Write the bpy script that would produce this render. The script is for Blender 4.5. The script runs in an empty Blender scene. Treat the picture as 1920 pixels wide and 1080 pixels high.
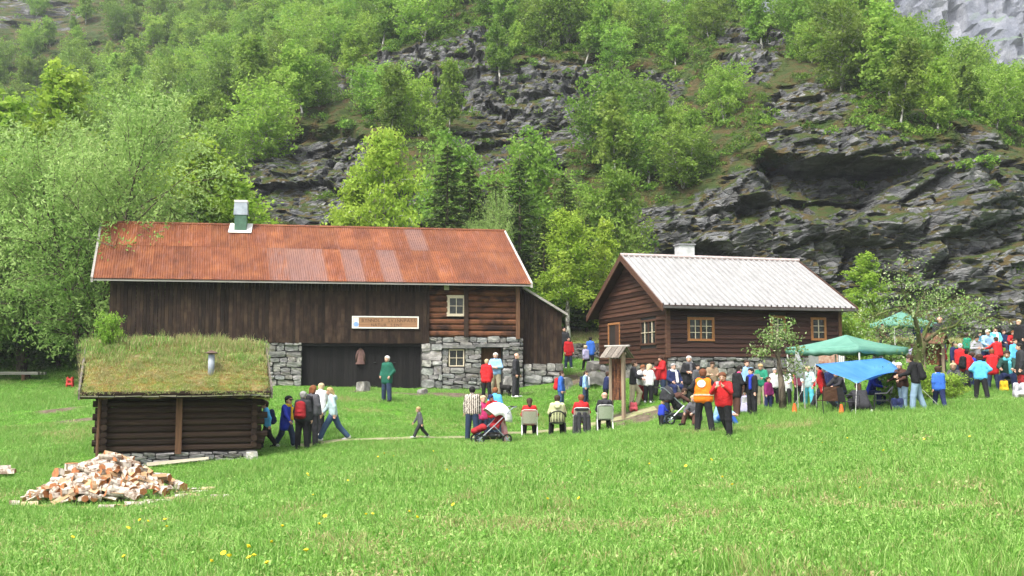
import bpy, bmesh, math, random
import numpy as np
from mathutils import Vector, Matrix, Euler
R = math.radians
scene = bpy.context.scene
col = scene.collection
# ------------------------------------------------------------------ camera, sky, sun, exposure
FPX, CX, CY, HORIZON, CAM_Z = 1900.0, 960.0, 540.0, 700.0, 1.65      # measured on the 1920 x 1080 photograph
PITCH = math.atan((HORIZON - CY) / FPX)
cam_data = bpy.data.cameras.new('camera'); cam = bpy.data.objects.new('camera', cam_data); col.objects.link(cam)
cam_data.sensor_width = 36.0; cam_data.lens = 36.0 * FPX / 1920.0
cam_data.clip_start = 0.1; cam_data.clip_end = 3000.0
cam.location = (0, 0, CAM_Z); cam.rotation_euler = (R(90) + PITCH, 0, 0)
scene.camera = cam
SUN_EL, SUN_AZ = R(56), R(215)            # azimuth clockwise from +Y: the sun stands high behind the camera's left shoulder
world = bpy.data.worlds.new('World'); scene.world = world; world.use_nodes = True
wn, wl = world.node_tree.nodes, world.node_tree.links
sky = wn.new('ShaderNodeTexSky'); sky.sky_type = 'NISHITA'; sky.sun_disc = False
sky.sun_elevation = SUN_EL; sky.sun_rotation = SUN_AZ; sky.dust_density = 5.0; sky.air_density = 1.0; sky.ozone_density = 1.0
hsv = wn.new('ShaderNodeHueSaturation'); hsv.inputs['Saturation'].default_value = 0.35     # cloud cover whitens the sky
wl.new(sky.outputs[0], hsv.inputs['Color']); wl.new(hsv.outputs[0], wn['Background'].inputs[0])
wn['Background'].inputs[1].default_value = 0.12
sun_data = bpy.data.lights.new('sun', 'SUN'); sun_data.energy = 1.5; sun_data.angle = R(14); sun_data.color = (1, 0.96, 0.9)
sun = bpy.data.objects.new('sun', sun_data); col.objects.link(sun)
sdir = Vector((math.sin(SUN_AZ) * math.cos(SUN_EL), math.cos(SUN_AZ) * math.cos(SUN_EL), math.sin(SUN_EL)))
sun.rotation_euler = (-sdir).to_track_quat('-Z', 'Y').to_euler(); sun.location = sdir * 200
vs = scene.view_settings; vs.view_transform = 'Standard'; vs.look = 'None'; vs.gamma = 1.0; vs.use_curve_mapping = False
vs.exposure = 1.7
cy = scene.cycles; cy.max_bounces = 5; cy.diffuse_bounces = 3; cy.glossy_bounces = 2; cy.transmission_bounces = 4; cy.transparent_max_bounces = 4
cy.volume_bounces = 0; cy.use_denoising = True; cy.caustics_reflective = False; cy.caustics_refractive = False
try: cy.denoiser = 'OPENIMAGEDENOISE'; cy.denoising_prefilter = 'ACCURATE'
except Exception: pass

# ------------------------------------------------------------------ measuring: photograph pixel -> place
CP, SP = math.cos(PITCH), math.sin(PITCH)
def ray(px, py):
    a, c = px - CX, CY - py
    return Vector((a, FPX * CP - c * SP, FPX * SP + c * CP))
def at(px, py, D):
    d = ray(px, py); k = D / d.y
    return Vector((d.x * k, D, CAM_Z + d.z * k))
def project(x, y, z):
    x, y, z = np.asarray(x, float), np.asarray(y, float), np.asarray(z, float) - CAM_Z
    dep = y * CP + z * SP; up = -y * SP + z * CP
    dep = np.maximum(dep, 0.01)
    return CX + FPX * x / dep, CY - FPX * up / dep
class Frame:
    """a place on the ground with a heading: measures pixels on a vertical plane y = off of its own axes"""
    def __init__(self, origin, yaw):
        self.o = Vector(origin); self.yaw = yaw
        self.a = Vector((math.cos(yaw), math.sin(yaw), 0)); self.n = Vector((-math.sin(yaw), math.cos(yaw), 0))
    def hit(self, px, py, off=0.0):
        d = ray(px, py); c = Vector((0, 0, CAM_Z)) - self.o
        t = (off - c.dot(self.n)) / d.dot(self.n)
        q = c + d * t
        return q.dot(self.a), q.z
    def hitx(self, px, py, xo):
        d = ray(px, py); c = Vector((0, 0, CAM_Z)) - self.o
        t = (xo - c.dot(self.a)) / d.dot(self.a)
        q = c + d * t
        return q.dot(self.n), q.z
    def w(self, x, y, z=0):
        return self.o + self.a * x + self.n * y + Vector((0, 0, z))

# ------------------------------------------------------------------ noise in numpy
def _h(i, j, s):
    i = i.astype(np.int64); j = j.astype(np.int64)
    n = (i * 374761393 + j * 668265263 + s * 974634777) & 0xFFFFFFFF
    n = ((n ^ (n >> 13)) * 1274126177) & 0xFFFFFFFF
    n = ((n ^ (n >> 16)) * 2246822519) & 0xFFFFFFFF
    return ((n ^ (n >> 15)) & 0xFFFFFF) / float(0xFFFFFF)
def vnoise(x, y, s=0):
    xi, yi = np.floor(x), np.floor(y); fx, fy = x - xi, y - yi
    fx = fx * fx * (3 - 2 * fx); fy = fy * fy * (3 - 2 * fy)
    a, b = _h(xi, yi, s), _h(xi + 1, yi, s); c, d = _h(xi, yi + 1, s), _h(xi + 1, yi + 1, s)
    return (a + (b - a) * fx) * (1 - fy) + (c + (d - c) * fx) * fy
def fbm(x, y, s=0, o=4):
    v, a, t = 0, 0.5, 0
    for k in range(o):
        v = v + a * vnoise(x * 2 ** k + 13.7 * k, y * 2 ** k - 7.1 * k, s + k); t += a; a *= 0.5
    return v / t
def blocks(x, y, s=0):
    """flat tilted facets, one for each cell of a jittered grid: broken rock"""
    xi, yi = np.floor(x), np.floor(y); best = np.full(x.shape, 9e9); out = np.zeros(x.shape); edge = np.full(x.shape, 9e9)
    for a in (-1, 0, 1):
        for b in (-1, 0, 1):
            ci, cj = xi + a, yi + b
            dx = x - (ci + 0.1 + 0.8 * _h(ci, cj, s)); dy = y - (cj + 0.1 + 0.8 * _h(ci, cj, s + 1))
            d = dx * dx + dy * dy
            v = _h(ci, cj, s + 2) + dx * (_h(ci, cj, s + 3) - 0.5) * 1.1 + dy * (_h(ci, cj, s + 4) - 0.3) * 1.1
            m = d < best
            edge = np.where(m, best, np.minimum(edge, d)); out = np.where(m, v, out); best = np.where(m, d, best)
    return out, np.sqrt(edge) - np.sqrt(best)
def tps_fit(P, V, lam=0.0):
    P = np.asarray(P, float); V = np.asarray(V, float); n = len(P)
    d2 = ((P[:, None] - P[None]) ** 2).sum(-1)
    K = 0.5 * d2 * np.log(d2 + 1e-9) + lam * np.eye(n)
    A = np.zeros((n + 3, n + 3)); A[:n, :n] = K; A[:n, n] = 1; A[:n, n + 1:] = P; A[n, :n] = 1; A[n + 1:, :n] = P.T
    return P, np.linalg.solve(A, np.r_[V, 0, 0, 0])
def tps_eval(f, x, y):
    P, w = f; x = np.asarray(x, float); y = np.asarray(y, float); n = len(P)
    v = w[n] + w[n + 1] * x + w[n + 2] * y
    for i in range(n):
        d2 = (x - P[i, 0]) ** 2 + (y - P[i, 1]) ** 2
        v = v + w[i] * 0.5 * d2 * np.log(d2 + 1e-9)
    return v
def sstep(a, b, x):
    t = np.clip((x - a) / (b - a), 0, 1); return t * t * (3 - 2 * t)

# ------------------------------------------------------------------ objects and meshes
def tag(o, label=None, category=None, group=None, kind=None):
    if label: o['label'] = label
    if category: o['category'] = category
    if group: o['group'] = group
    if kind: o['kind'] = kind
    return o
def link(name, data, parent=None, loc=None, rot=None, scl=None):
    o = bpy.data.objects.new(name, data); col.objects.link(o)
    if parent is not None: o.parent = parent
    if loc is not None: o.location = loc
    if rot is not None: o.rotation_euler = rot
    if scl is not None: o.scale = scl
    return o
def empty(name, loc, yaw=0, label=None, category=None, group=None):
    return tag(link(name, None, None, loc, (0, 0, yaw)), label, category, group)
def mesh_np(name, V, F, mat=None, smooth=False, mats=None, midx=None):
    """V (n,3); F (m,4) or (m,3) array, or a list of polygons"""
    me = bpy.data.meshes.new(name)
    if isinstance(F, np.ndarray):
        k = F.shape[1]; V = np.asarray(V, np.float32)
        me.vertices.add(len(V)); me.vertices.foreach_set('co', V.ravel())
        me.loops.add(F.size); me.loops.foreach_set('vertex_index', F.astype(np.int32).ravel())
        me.polygons.add(len(F)); me.polygons.foreach_set('loop_start', np.arange(0, F.size, k, dtype=np.int32))
        me.update(calc_edges=True)
    else:
        me.from_pydata([tuple(v) for v in V], [], F); me.update()
    for m in (mats or ([mat] if mat else [])): me.materials.append(m)
    if midx is not None: me.polygons.foreach_set('material_index', np.asarray(midx, np.int32))
    me.polygons.foreach_set('use_smooth', np.full(len(me.polygons), smooth))
    return me
class MB:
    """collects simple solids for ONE mesh"""
    def __init__(self): self.v = []; self.f = []
    def add(self, V, F):
        n = len(self.v); self.v += [tuple(p) for p in V]; self.f += [tuple(i + n for i in q) for q in F]; return self
    def box(self, x0, x1, y0, y1, z0, z1):
        return self.add([(x0, y0, z0), (x1, y0, z0), (x1, y1, z0), (x0, y1, z0), (x0, y0, z1), (x1, y0, z1), (x1, y1, z1), (x0, y1, z1)],
                        [(0, 3, 2, 1), (4, 5, 6, 7), (0, 1, 5, 4), (1, 2, 6, 5), (2, 3, 7, 6), (3, 0, 4, 7)])
    def hexa(self, b, t):
        """b, t: four corners each, counter-clockwise seen from t"""
        return self.add(list(b) + list(t), [(3, 2, 1, 0), (4, 5, 6, 7), (0, 1, 5, 4), (1, 2, 6, 5), (2, 3, 7, 6), (3, 0, 4, 7)])
    def tube(self, pts, rad, n=6, cap=True, flat=1.0):
        pts = [Vector(p) for p in pts]; m = len(pts)
        if not hasattr(rad, '__len__'): rad = [rad] * m
        V, F = [], []
        prev = None
        for i, p in enumerate(pts):
            t = (pts[min(i + 1, m - 1)] - pts[max(i - 1, 0)]).normalized()
            if prev is None: u = t.orthogonal().normalized()
            else: u = (prev - t * prev.dot(t)).normalized()
            prev = u; w = t.cross(u)
            for k in range(n):
                a = 2 * math.pi * k / n
                V.append(p + (u * math.cos(a) + w * math.sin(a) * flat) * rad[i])
        for i in range(m - 1):
            for k in range(n):
                a, b = i * n + k, i * n + (k + 1) % n
                F.append((a, b, b + n, a + n))
        if cap: F += [tuple(range(n))[::-1], tuple((m - 1) * n + k for k in range(n))]
        return self.add(V, F)
    def mesh(self, name, mat, smooth=False): return mesh_np(name, self.v, self.f, mat, smooth)
    def build(self, name, mat, parent=None, smooth=False, loc=None, rot=None): return link(name, self.mesh(name, mat, smooth), parent, loc, rot)
def boxo(name, mat, parent, x0, x1, y0, y1, z0, z1): return MB().box(x0, x1, y0, y1, z0, z1).build(name, mat, parent)

# ------------------------------------------------------------------ materials
class NT:
    def __init__(self, name):
        self.m = bpy.data.materials.new(name); self.m.use_nodes = True; self.t = self.m.node_tree; self.n = self.t.nodes
        self.p = self.n['Principled BSDF']; self.out = self.n['Material Output']
    def new(self, kind, **kw):
        n = self.n.new(kind)
        for k, v in kw.items():
            if k.startswith('i_'): n.inputs[k[2:].replace('_', ' ')].default_value = v
            else: setattr(n, k, v)
        return n
    def l(self, a, b): self.t.links.new(a, b)
    def coord(self, kind='Object', scale=(1, 1, 1), rnd=True):
        tc = self.new('ShaderNodeTexCoord'); mp = self.new('ShaderNodeMapping'); mp.inputs['Scale'].default_value = scale
        self.l(tc.outputs[kind], mp.inputs['Vector'])
        if rnd:
            oi = self.new('ShaderNodeObjectInfo'); cm = self.new('ShaderNodeVectorMath', operation='SCALE'); cm.inputs[0].default_value = (37, 53, 71)
            self.l(oi.outputs['Random'], cm.inputs['Scale']); self.l(cm.outputs[0], mp.inputs['Location'])
        return mp.outputs[0]
    def noise(self, vec, scale=5, detail=5, rough=0.6, dist=0.0):
        n = self.new('ShaderNodeTexNoise'); n.inputs['Scale'].default_value = scale; n.inputs['Detail'].default_value = detail
        n.inputs['Roughness'].default_value = rough; n.inputs['Distortion'].default_value = dist
        if vec is not None: self.l(vec, n.inputs['Vector'])
        return n.outputs['Fac']
    def ramp(self, fac, stops, interp='LINEAR'):
        r = self.new('ShaderNodeValToRGB'); e = r.color_ramp.elements; r.color_ramp.interpolation = interp
        while len(e) < len(stops): e.new(0.5)
        for k, (p, c) in enumerate(stops): e[k].position = p; e[k].color = (*c, 1) if len(c) == 3 else c
        self.l(fac, r.inputs[0]); return r.outputs[0]
    def mix(self, fac, a, b, mode='MIX'):
        m = self.new('ShaderNodeMix', data_type='RGBA', blend_type=mode)
        for s, v in ((m.inputs[0], fac), (m.inputs[6], a), (m.inputs[7], b)):
            if isinstance(v, (int, float)): s.default_value = v
            elif isinstance(v, tuple): s.default_value = (*v[:3], 1)
            else: self.l(v, s)
        return m.outputs[2]
    def math(self, op, a, b=0.0, clamp=False):
        m = self.new('ShaderNodeMath', operation=op, use_clamp=clamp)
        for s, v in ((m.inputs[0], a), (m.inputs[1], b)):
            if isinstance(v, (int, float)): s.default_value = v
            else: self.l(v, s)
        return m.outputs[0]
    def base(self, c):
        if isinstance(c, tuple): self.p.inputs['Base Color'].default_value = (*c[:3], 1)
        else: self.l(c, self.p.inputs['Base Color'])
    def set(self, rough=0.8, metal=0.0, spec=0.3):
        self.p.inputs['Roughness'].default_value = rough; self.p.inputs['Metallic'].default_value = metal; self.p.inputs['Specular IOR Level'].default_value = spec
        return self
    def bump(self, h, strength=0.4, dist=0.02):
        b = self.new('ShaderNodeBump'); b.inputs['Strength'].default_value = strength; b.inputs['Distance'].default_value = dist
        self.l(h, b.inputs['Height']); self.l(b.outputs[0], self.p.inputs['Normal'])
    def objrandom(self): return self.new('ShaderNodeObjectInfo').outputs['Random']
    def objcolor(self): return self.new('ShaderNodeObjectInfo').outputs['Color']
    def attr(self, name, kind='GEOMETRY'):
        return self.new('ShaderNodeAttribute', attribute_name=name, attribute_type=kind)

def wood(name, c1, c2, grain='x', rough=0.85, c3=None, var=0.5, bumps=0.5):
    """sawn or weathered wood, grain along the given axis; each piece differs a little"""
    t = NT(name); sc = {'x': (0.5, 9, 9), 'y': (9, 0.5, 9), 'z': (9, 9, 0.5)}[grain]
    v = t.coord('Object', sc); f = t.noise(v, 2.2, 6, 0.65, 0.6)
    c = t.ramp(f, [(0.3, c1), (0.7, c2)])
    if c3: c = t.mix(t.ramp(t.noise(t.coord('Object', (1, 1, 1)), 1.3, 4), [(0.45, (0, 0, 0)), (0.62, (1, 1, 1))]), c, c3)
    r = t.objrandom(); k = t.new('ShaderNodeMapRange'); t.l(r, k.inputs[0]); k.inputs[3].default_value = 1 - var; k.inputs[4].default_value = 1 + var
    mul = t.new('ShaderNodeVectorMath', operation='SCALE'); t.l(c, mul.inputs[0]); t.l(k.outputs[0], mul.inputs['Scale'])
    t.base(mul.outputs[0]); t.set(rough, 0, 0.2); t.bump(f, bumps, 0.015)
    return t.m
def plain(name, c, rough=0.7, c2=None, scale=8, metal=0.0, spec=0.3, bumps=0.0, coord='Object'):
    t = NT(name); f = t.noise(t.coord(coord), scale, 4)
    d = c2 or tuple(x * 0.72 for x in c)
    t.base(t.mix(t.ramp(f, [(0.35, (0, 0, 0)), (0.65, (1, 1, 1))]), c, d)); t.set(rough, metal, spec)
    if bumps: t.bump(f, bumps, 0.02)
    return t.m
def leaf_mat(name, stops, trans=0.45, rough=0.6, var=0.25):
    """leaves: colour from a value kept on each leaf, a shift for each plant, and light through the blade"""
    t = NT(name); a = t.attr('leaf').outputs['Fac']
    c = t.ramp(a, stops)
    h = t.new('ShaderNodeHueSaturation'); t.l(c, h.inputs['Color'])
    r = t.objrandom(); k = t.new('ShaderNodeMapRange'); t.l(r, k.inputs[0]); k.inputs[3].default_value = 1 - var; k.inputs[4].default_value = 1 + var
    t.l(k.outputs[0], h.inputs['Value'])
    k2 = t.new('ShaderNodeMapRange'); t.l(t.math('FRACT', t.math('MULTIPLY', r, 7.31)), k2.inputs[0]); k2.inputs[3].default_value = 0.488; k2.inputs[4].default_value = 0.510
    t.l(k2.outputs[0], h.inputs['Hue'])
    t.base(h.outputs[0]); t.set(rough, 0, 0.25)
    tr = t.new('ShaderNodeBsdfTranslucent'); t.l(h.outputs[0], tr.inputs[0])
    mx = t.new('ShaderNodeMixShader'); mx.inputs[0].default_value = trans
    t.l(t.p.outputs[0], mx.inputs[1]); t.l(tr.outputs[0], mx.inputs[2]); t.l(mx.outputs[0], t.out.inputs[0])
    return t.m
def scatter(name, pts, rot, scl, idx, tint, protos, label=None, parent=None):
    """geometry-node instances of the prototypes on points (for ground cover that nobody could count)"""
    n = len(pts); me = bpy.data.meshes.new(name); me.vertices.add(n); me.vertices.foreach_set('co', np.asarray(pts, np.float32).ravel())
    for nm, ty, key, arr in (('rot', 'FLOAT_VECTOR', 'vector', rot), ('scl', 'FLOAT_VECTOR', 'vector', scl), ('idx', 'INT', 'value', idx), ('tint', 'FLOAT', 'value', tint)):
        a = me.attributes.new(nm, ty, 'POINT'); a.data.foreach_set(key, np.ascontiguousarray(arr, np.int32 if ty == 'INT' else np.float32).ravel())
    o = link(name, me, parent)
    pc = bpy.data.collections.new(name + '_kinds')
    for m in protos: pc.objects.link(bpy.data.objects.new(m.name, m))
    g = bpy.data.node_groups.new(name + '_spread', 'GeometryNodeTree')
    g.interface.new_socket('Geometry', in_out='INPUT', socket_type='NodeSocketGeometry'); g.interface.new_socket('Geometry', in_out='OUTPUT', socket_type='NodeSocketGeometry')
    N, L = g.nodes, g.links; gi, go = N.new('NodeGroupInput'), N.new('NodeGroupOutput')
    ci = N.new('GeometryNodeCollectionInfo'); ci.inputs['Collection'].default_value = pc; ci.inputs['Separate Children'].default_value = True; ci.inputs['Reset Children'].default_value = True
    ip = N.new('GeometryNodeInstanceOnPoints'); ip.inputs['Pick Instance'].default_value = True
    def na(nm, ty):
        q = N.new('GeometryNodeInputNamedAttribute'); q.data_type = ty; q.inputs['Name'].default_value = nm
        return [s for s in q.outputs if s.enabled and s.name == 'Attribute'][0]
    L.new(gi.outputs[0], ip.inputs['Points']); L.new(ci.outputs[0], ip.inputs['Instance']); L.new(na('idx', 'INT'), ip.inputs['Instance Index'])
    er = N.new('FunctionNodeEulerToRotation'); L.new(na('rot', 'FLOAT_VECTOR'), er.inputs[0]); L.new(er.outputs[0], ip.inputs['Rotation'])
    L.new(na('scl', 'FLOAT_VECTOR'), ip.inputs['Scale']); L.new(ip.outputs[0], go.inputs[0])
    o.modifiers.new('spread', 'NODES').node_group = g
    tag(o, label, None, None, 'stuff')
    return o
# ------------------------------------------------------------------ the lie of the land
# feet, wall foots and path marks measured on the photograph: (px, py, distance)
GROUND_MARKS = [
 (0,1080,8.6),(500,1080,8.5),(960,1080,8.3),(1500,1080,8.0),(1920,1080,7.7),
 (0,1000,14.5),(480,1000,14.0),(960,960,13.5),(1500,940,13.5),(1920,930,13.5),
 (200,952,22),(40,930,23),(420,925,22.5),(700,900,22),(960,880,21),(1250,865,21),(1550,850,21),(1900,850,20),
 (200,875,28),(330,868,28.5),(470,852,29),(560,843,31),(625,829,32.3),(730,826,32.8),(788,818,33),(885,832,33.5),
 (1000,820,36),(1090,815,36),(1140,812,36),(1150,796,38.5),(1000,813,37.6),(1260,798,33),(1322,810,28.2),(1360,822,26.2),
 (1465,770,32),(1550,775,30.5),(1617,780,30.5),(1720,772,32.5),(1762,772,33),(1840,747,35),(1920,745,36),
 (1290,757,39),(1200,752,39.5),(1180,740,41),(1430,752,38),(1510,757,37),(1865,735,41),(1810,730,41),
 (560,742,41.5),(725,749,40),(820,745,42),(912,740,42.8),(967,742,42.8),(1050,725,44.5),(1050,776,40.5),(1098,768,41),
 (490,731,43.6),(570,732,43.9),(640,733,44.2),(700,734,44.4),(760,735,44.7),(830,737,44.9),(900,738,45.1),(980,737,45.5),(250,735,43.2),(380,733,43.3),(1065,690,54),(1100,694,53),(1080,660,59),(1095,625,66),(1040,632,64),
 (60,705,52),(150,718,50),(60,780,40),(130,800,37),(60,850,31),(30,740,46),
 (1815,674,51.4),(1900,668,53),(1914,676,53),(1868,669,55),(1764,685,51),(1690,655,58),(1600,660,58),(1720,640,62),(1850,655,57),(1910,645,60),(1770,695,46),(1680,690,46),
 (1600,735,40),(1400,690,47),(0,640,62),(300,640,62),(700,650,60),(1300,630,63),(1500,630,63),
]
_gp = np.array([list(at(*m)) for m in GROUND_MARKS])
_extra = np.array([[-6, 0, 0.05], [6, 0, 0.05], [0, 3, 0.0], [-12, 6, -0.25], [12, 6, 0.25], [-40, 20, -2.2], [-45, 45, -0.3], [40, 20, 0.8], [45, 45, 2.6], [-48, 64, 3.0], [48, 64, 4.0], [0, -15, 0.2], [-40, -10, -1.5], [40, -10, 0.6]])
_gf = tps_fit(np.r_[_gp[:, :2], _extra[:, :2]] / 10, np.r_[_gp[:, 2], _extra[:, 2]], 0.06)
def ground_z(x, y, detail=True):
    x = np.asarray(x, float); y = np.asarray(y, float)
    xc = np.clip(x, -60, 60); yc = np.clip(y, -20, 68)
    z = tps_eval(_gf, xc / 10, yc / 10)
    if detail: z = z + 0.10 * (fbm(x * 0.45, y * 0.45, 3, 3) - 0.5) + 0.05 * (vnoise(x * 1.7, y * 1.7, 9) - 0.5)
    return z
def gz(x, y): return float(ground_z(np.array([x]), np.array([y]))[0])
def on_ground(px, D):
    """the ground under the photograph column px at distance D"""
    x = (px - CX) / FPX * D * CP * 1.0
    for _ in range(3):
        z = gz(x, D); dep = D * CP + (z - CAM_Z) * SP; x = (px - CX) / FPX * dep
    return Vector((x, D, gz(x, D)))

# patches of bare earth and trodden path: (px, distance, radius across, radius along)
DIRT = [(850, 43.4, 2.6, 1.2), (700, 43.6, 2.6, 0.5), (960, 44.2, 1.2, 0.5), (1105, 50, 1.6, 3.0), (1090, 46.5, 1.3, 2.0), (1165, 38.6, 0.9, 0.7), (1230, 38.4, 1.3, 0.8), (1195, 37.6, 1.0, 0.5),
        (110, 40.5, 1.2, .6), (140, 38.0, 1.0, 0.5), (1830, 35.4, 1.6, 0.35), (210, 22.6, 1.7, .9), (1290, 31.0, 0.5, .3)]
_dirt = [(on_ground(p, D), a, b) for p, D, a, b in DIRT]
PATH_PTS = [on_ground(p, D) for p, D in ((560, 31.6), (640, 32.4), (730, 32.9), (800, 33.4), (880, 34.6), (950, 36.6), (1010, 37.6), (1080, 38.2), (1150, 38.6), (1230, 38.8))]
def seg_dist(x, y, pts):
    d = np.full(np.shape(x), 9e9)
    for a, b in zip(pts[:-1], pts[1:]):
        ux, uy = b.x - a.x, b.y - a.y; L = ux * ux + uy * uy
        t = np.clip(((x - a.x) * ux + (y - a.y) * uy) / L, 0, 1)
        d = np.minimum(d, np.hypot(x - a.x - t * ux, y - a.y - t * uy))
    return d
def dirt_at(x, y):
    m = np.zeros(np.shape(x))
    for c, a, b in _dirt:
        q = np.hypot((x - c.x) / a, (y - c.y) / b) + 0.5 * (fbm(x * 1.3, y * 1.3, 21, 3) - 0.5)
        m = np.maximum(m, 1 - sstep(0.6, 1.1, q))
    return m
DRY = [(680, 38.2, .9, .5), (1310, 28.2, 1.2, .6), (1450, 27.5, 1.5, .8), (640, 40, 1.4, .5), (130, 35, 1.6, .6), (1230, 11, .5, .4), (1350, 12, .5, .4), (690, 10, .35, .3)]
_dry = [(on_ground(p, D), a, b) for p, D, a, b in DRY]
def dry_at(x, y):
    m = np.zeros(np.shape(x))
    for c, a, b in _dry:
        q = np.hypot((x - c.x) / a, (y - c.y) / b) + 0.7 * (fbm(x * 1.1, y * 1.1, 5, 3) - 0.5)
        m = np.maximum(m, 1 - sstep(0.5, 1.2, q))
    m = m * 0.55
    m = np.maximum(m, sstep(57, 61, y) * 0.9)                       # last year's straw on the meadow behind the house
    return np.clip(np.maximum(m, 0.3 * sstep(0.62, 0.8, fbm(x * 0.35, y * 0.35, 77, 4))), 0, 1)

def ground_material():
    t = NT('meadow_soil'); v = t.coord('Object', rnd=False)
    g = t.ramp(t.noise(v, 0.9, 6), [(0.3, (0.05, 0.15, 0.012)), (0.5, (0.08, 0.22, 0.018)), (0.7, (0.12, 0.27, 0.03))])
    g = t.mix(t.ramp(t.noise(v, 11, 4), [(0.4, (0, 0, 0)), (0.7, (1, 1, 1))]), g, (0.05, 0.10, 0.02))
    straw = t.ramp(t.noise(v, 7, 5), [(0.3, (0.16, 0.13, 0.05)), (0.7, (0.30, 0.25, 0.11))])
    g = t.mix(t.math('MULTIPLY', t.attr('dry').outputs['Fac'], 0.4), g, straw)
    soil = t.ramp(t.noise(v, 5, 6), [(0.3, (0.07, 0.05, 0.035)), (0.7, (0.17, 0.135, 0.10))])
    t.base(t.mix(t.attr('dirt').outputs['Fac'], g, soil)); t.set(0.95, 0, 0.1); t.bump(t.noise(v, 20, 5), 0.6, 0.05)
    return t.m
def axis(*spans):
    a = []
    for x0, x1, s in spans: a += list(np.arange(x0, x1, s))
    return np.array(a + [spans[-1][1]])
def grid_faces(nx, ny):
    i = np.arange(nx - 1)[None, :] + np.arange(ny - 1)[:, None] * nx
    return np.stack([i, i + 1, i + 1 + nx, i + nx], -1).reshape(-1, 4)
gx = axis((-420, -60, 20), (-60, -30, 1.0), (-30, 30, 0.25), (30, 60, 1.0), (60, 420, 20))
gy = axis((-60, -4, 4), (-4, 6, 0.5), (6, 48, 0.25), (48, 76, 0.7), (76, 420, 20))
GX, GY = np.meshgrid(gx, gy)
GZ = ground_z(GX.ravel(), GY.ravel()).reshape(GX.shape)
ground_me = mesh_np('ground', np.stack([GX, GY, GZ], -1).reshape(-1, 3), grid_faces(len(gx), len(gy)), ground_material(), True)
for nm, fn in (('dirt', dirt_at), ('dry', dry_at)):
    a = ground_me.attributes.new(nm, 'FLOAT', 'POINT'); a.data.foreach_set('value', fn(GX.ravel(), GY.ravel()).astype(np.float32))
tag(link('ground', ground_me), 'bright green meadow rising towards the farm buildings', None, None, 'structure')
# the trodden path: a thin strip laid on the meadow
def strip(name, pts, w, mat, lift=0.012):
    V, F = [], []; P = []
    for a, b in zip(pts[:-1], pts[1:]):
        for k in range(10): P.append(a.lerp(b, k / 10))
    P.append(pts[-1])
    for i, p in enumerate(P):
        d = (P[min(i + 1, len(P) - 1)] - P[max(i - 1, 0)]); d.z = 0; d.normalize(); n = Vector((-d.y, d.x, 0))
        for s in (-1, -0.5, 0, 0.5, 1):
            ww = w * (0.8 + 0.5 * float(vnoise(np.array([p.x * 1.4 + s * 9]), np.array([p.y * 1.4]), 4)[0]))
            q = p + n * s * ww; V.append((q.x, q.y, gz(q.x, q.y) + lift))
    for i in range(len(P) - 1):
        for s in range(4): a = i * 5 + s; F.append((a, a + 1, a + 6, a + 5))
    return tag(link(name, mesh_np(name, V, F, mat, True)), None, None, None, 'structure')
M_path = plain('trodden_earth', (0.30, 0.27, 0.17), 0.95, (0.17, 0.19, 0.07), 6)
strip('path', PATH_PTS, 0.26, M_path)
strip('path', [on_ground(p, D) for p, D in ((1795, 35.3), (1840, 35.4), (1890, 35.8), (1935, 36.2))], 0.45, M_path)

# ------------------------------------------------------------------ the mountainside: depth over (x, height), measured
HILL_MARKS = [
 (0,600,66),(0,400,88),(0,200,158),(0,0,205),(300,560,66),(300,300,112),(400,100,160),(300,0,200),
 (550,560,66),(550,420,76),(550,330,84),(550,230,92),(600,100,128),(700,0,146),
 (750,560,66),(750,300,82),(750,190,98),(760,100,105),(800,0,132),
 (1000,580,70),(1000,400,75),(1000,300,84),(1000,230,92),(1000,130,101),(1100,60,116),(1100,0,130),
 (1250,600,70),(1250,450,73),(1250,300,84),(1250,200,93),(1250,100,106),(1250,0,124),
 (1500,610,66),(1500,450,69),(1500,330,71),(1500,290,72),(1500,200,83),(1500,100,97),(1500,0,118),
 (1800,610,63),(1800,450,66),(1800,330,69),(1800,280,74),(1800,150,96),(1800,60,118),(1920,610,62),(1920,450,66),(1920,330,70),(1920,270,78),(1920,130,105)]
_hp = np.array([list(at(*m)) for m in HILL_MARKS])
_hx = np.array([[-170, 200, 60], [-150, 90, 8], [-100, 66, 2], [120, 62, 2], [130, 90, 30], [120, 140, 50], [-60, 66, 1], [0, 68, 1], [45, 62, 1], [20, 175, 75], [-170, 260, 100], [-60, 240, 100]])
_hall = np.r_[_hp, _hx]
_hf = tps_fit(_hall[:, [0, 2]] / 20, _hall[:, 1], 0.02)
# bare rock faces seen on the photograph (px, py, half width, half height, turn in degrees, strength)
ROCK = [(720,135,110,60,-10,1),(850,110,110,45,-15,1),(840,170,90,45,20,.9),(560,340,110,95,0,1),(650,300,60,60,0,.8),(1060,200,150,80,-10,1.1),(930,260,110,60,-20,.9),(1200,170,110,50,0,.8),
        (1660,420,330,150,0,1.5),(1850,520,150,130,0,1.4),(1300,490,150,95,10,1.0),(1500,540,200,90,0,1.3),(1230,430,80,90,0,.7),(1500,190,100,40,5,.9),(1420,70,120,40,0,.7),(1400,140,80,40,0,.7),(1540,265,140,30,5,1.0),(1380,300,60,40,0,.6),
        (60,25,110,45,0,.8),(270,60,70,40,-20,.5),(30,130,80,30,0,.5),(480,20,60,25,0,.5),(780,205,150,60,10,.55),(1000,175,210,90,-8,.85),(1110,280,130,50,0,.5),(590,340,150,100,0,1.0),(760,390,220,50,0,.7),(1350,430,130,110,0,.95),(940,400,120,60,0,.6),(1010,300,90,50,0,.8),(880,350,60,70,0,.6),(700,400,90,40,0,.5)]
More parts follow.
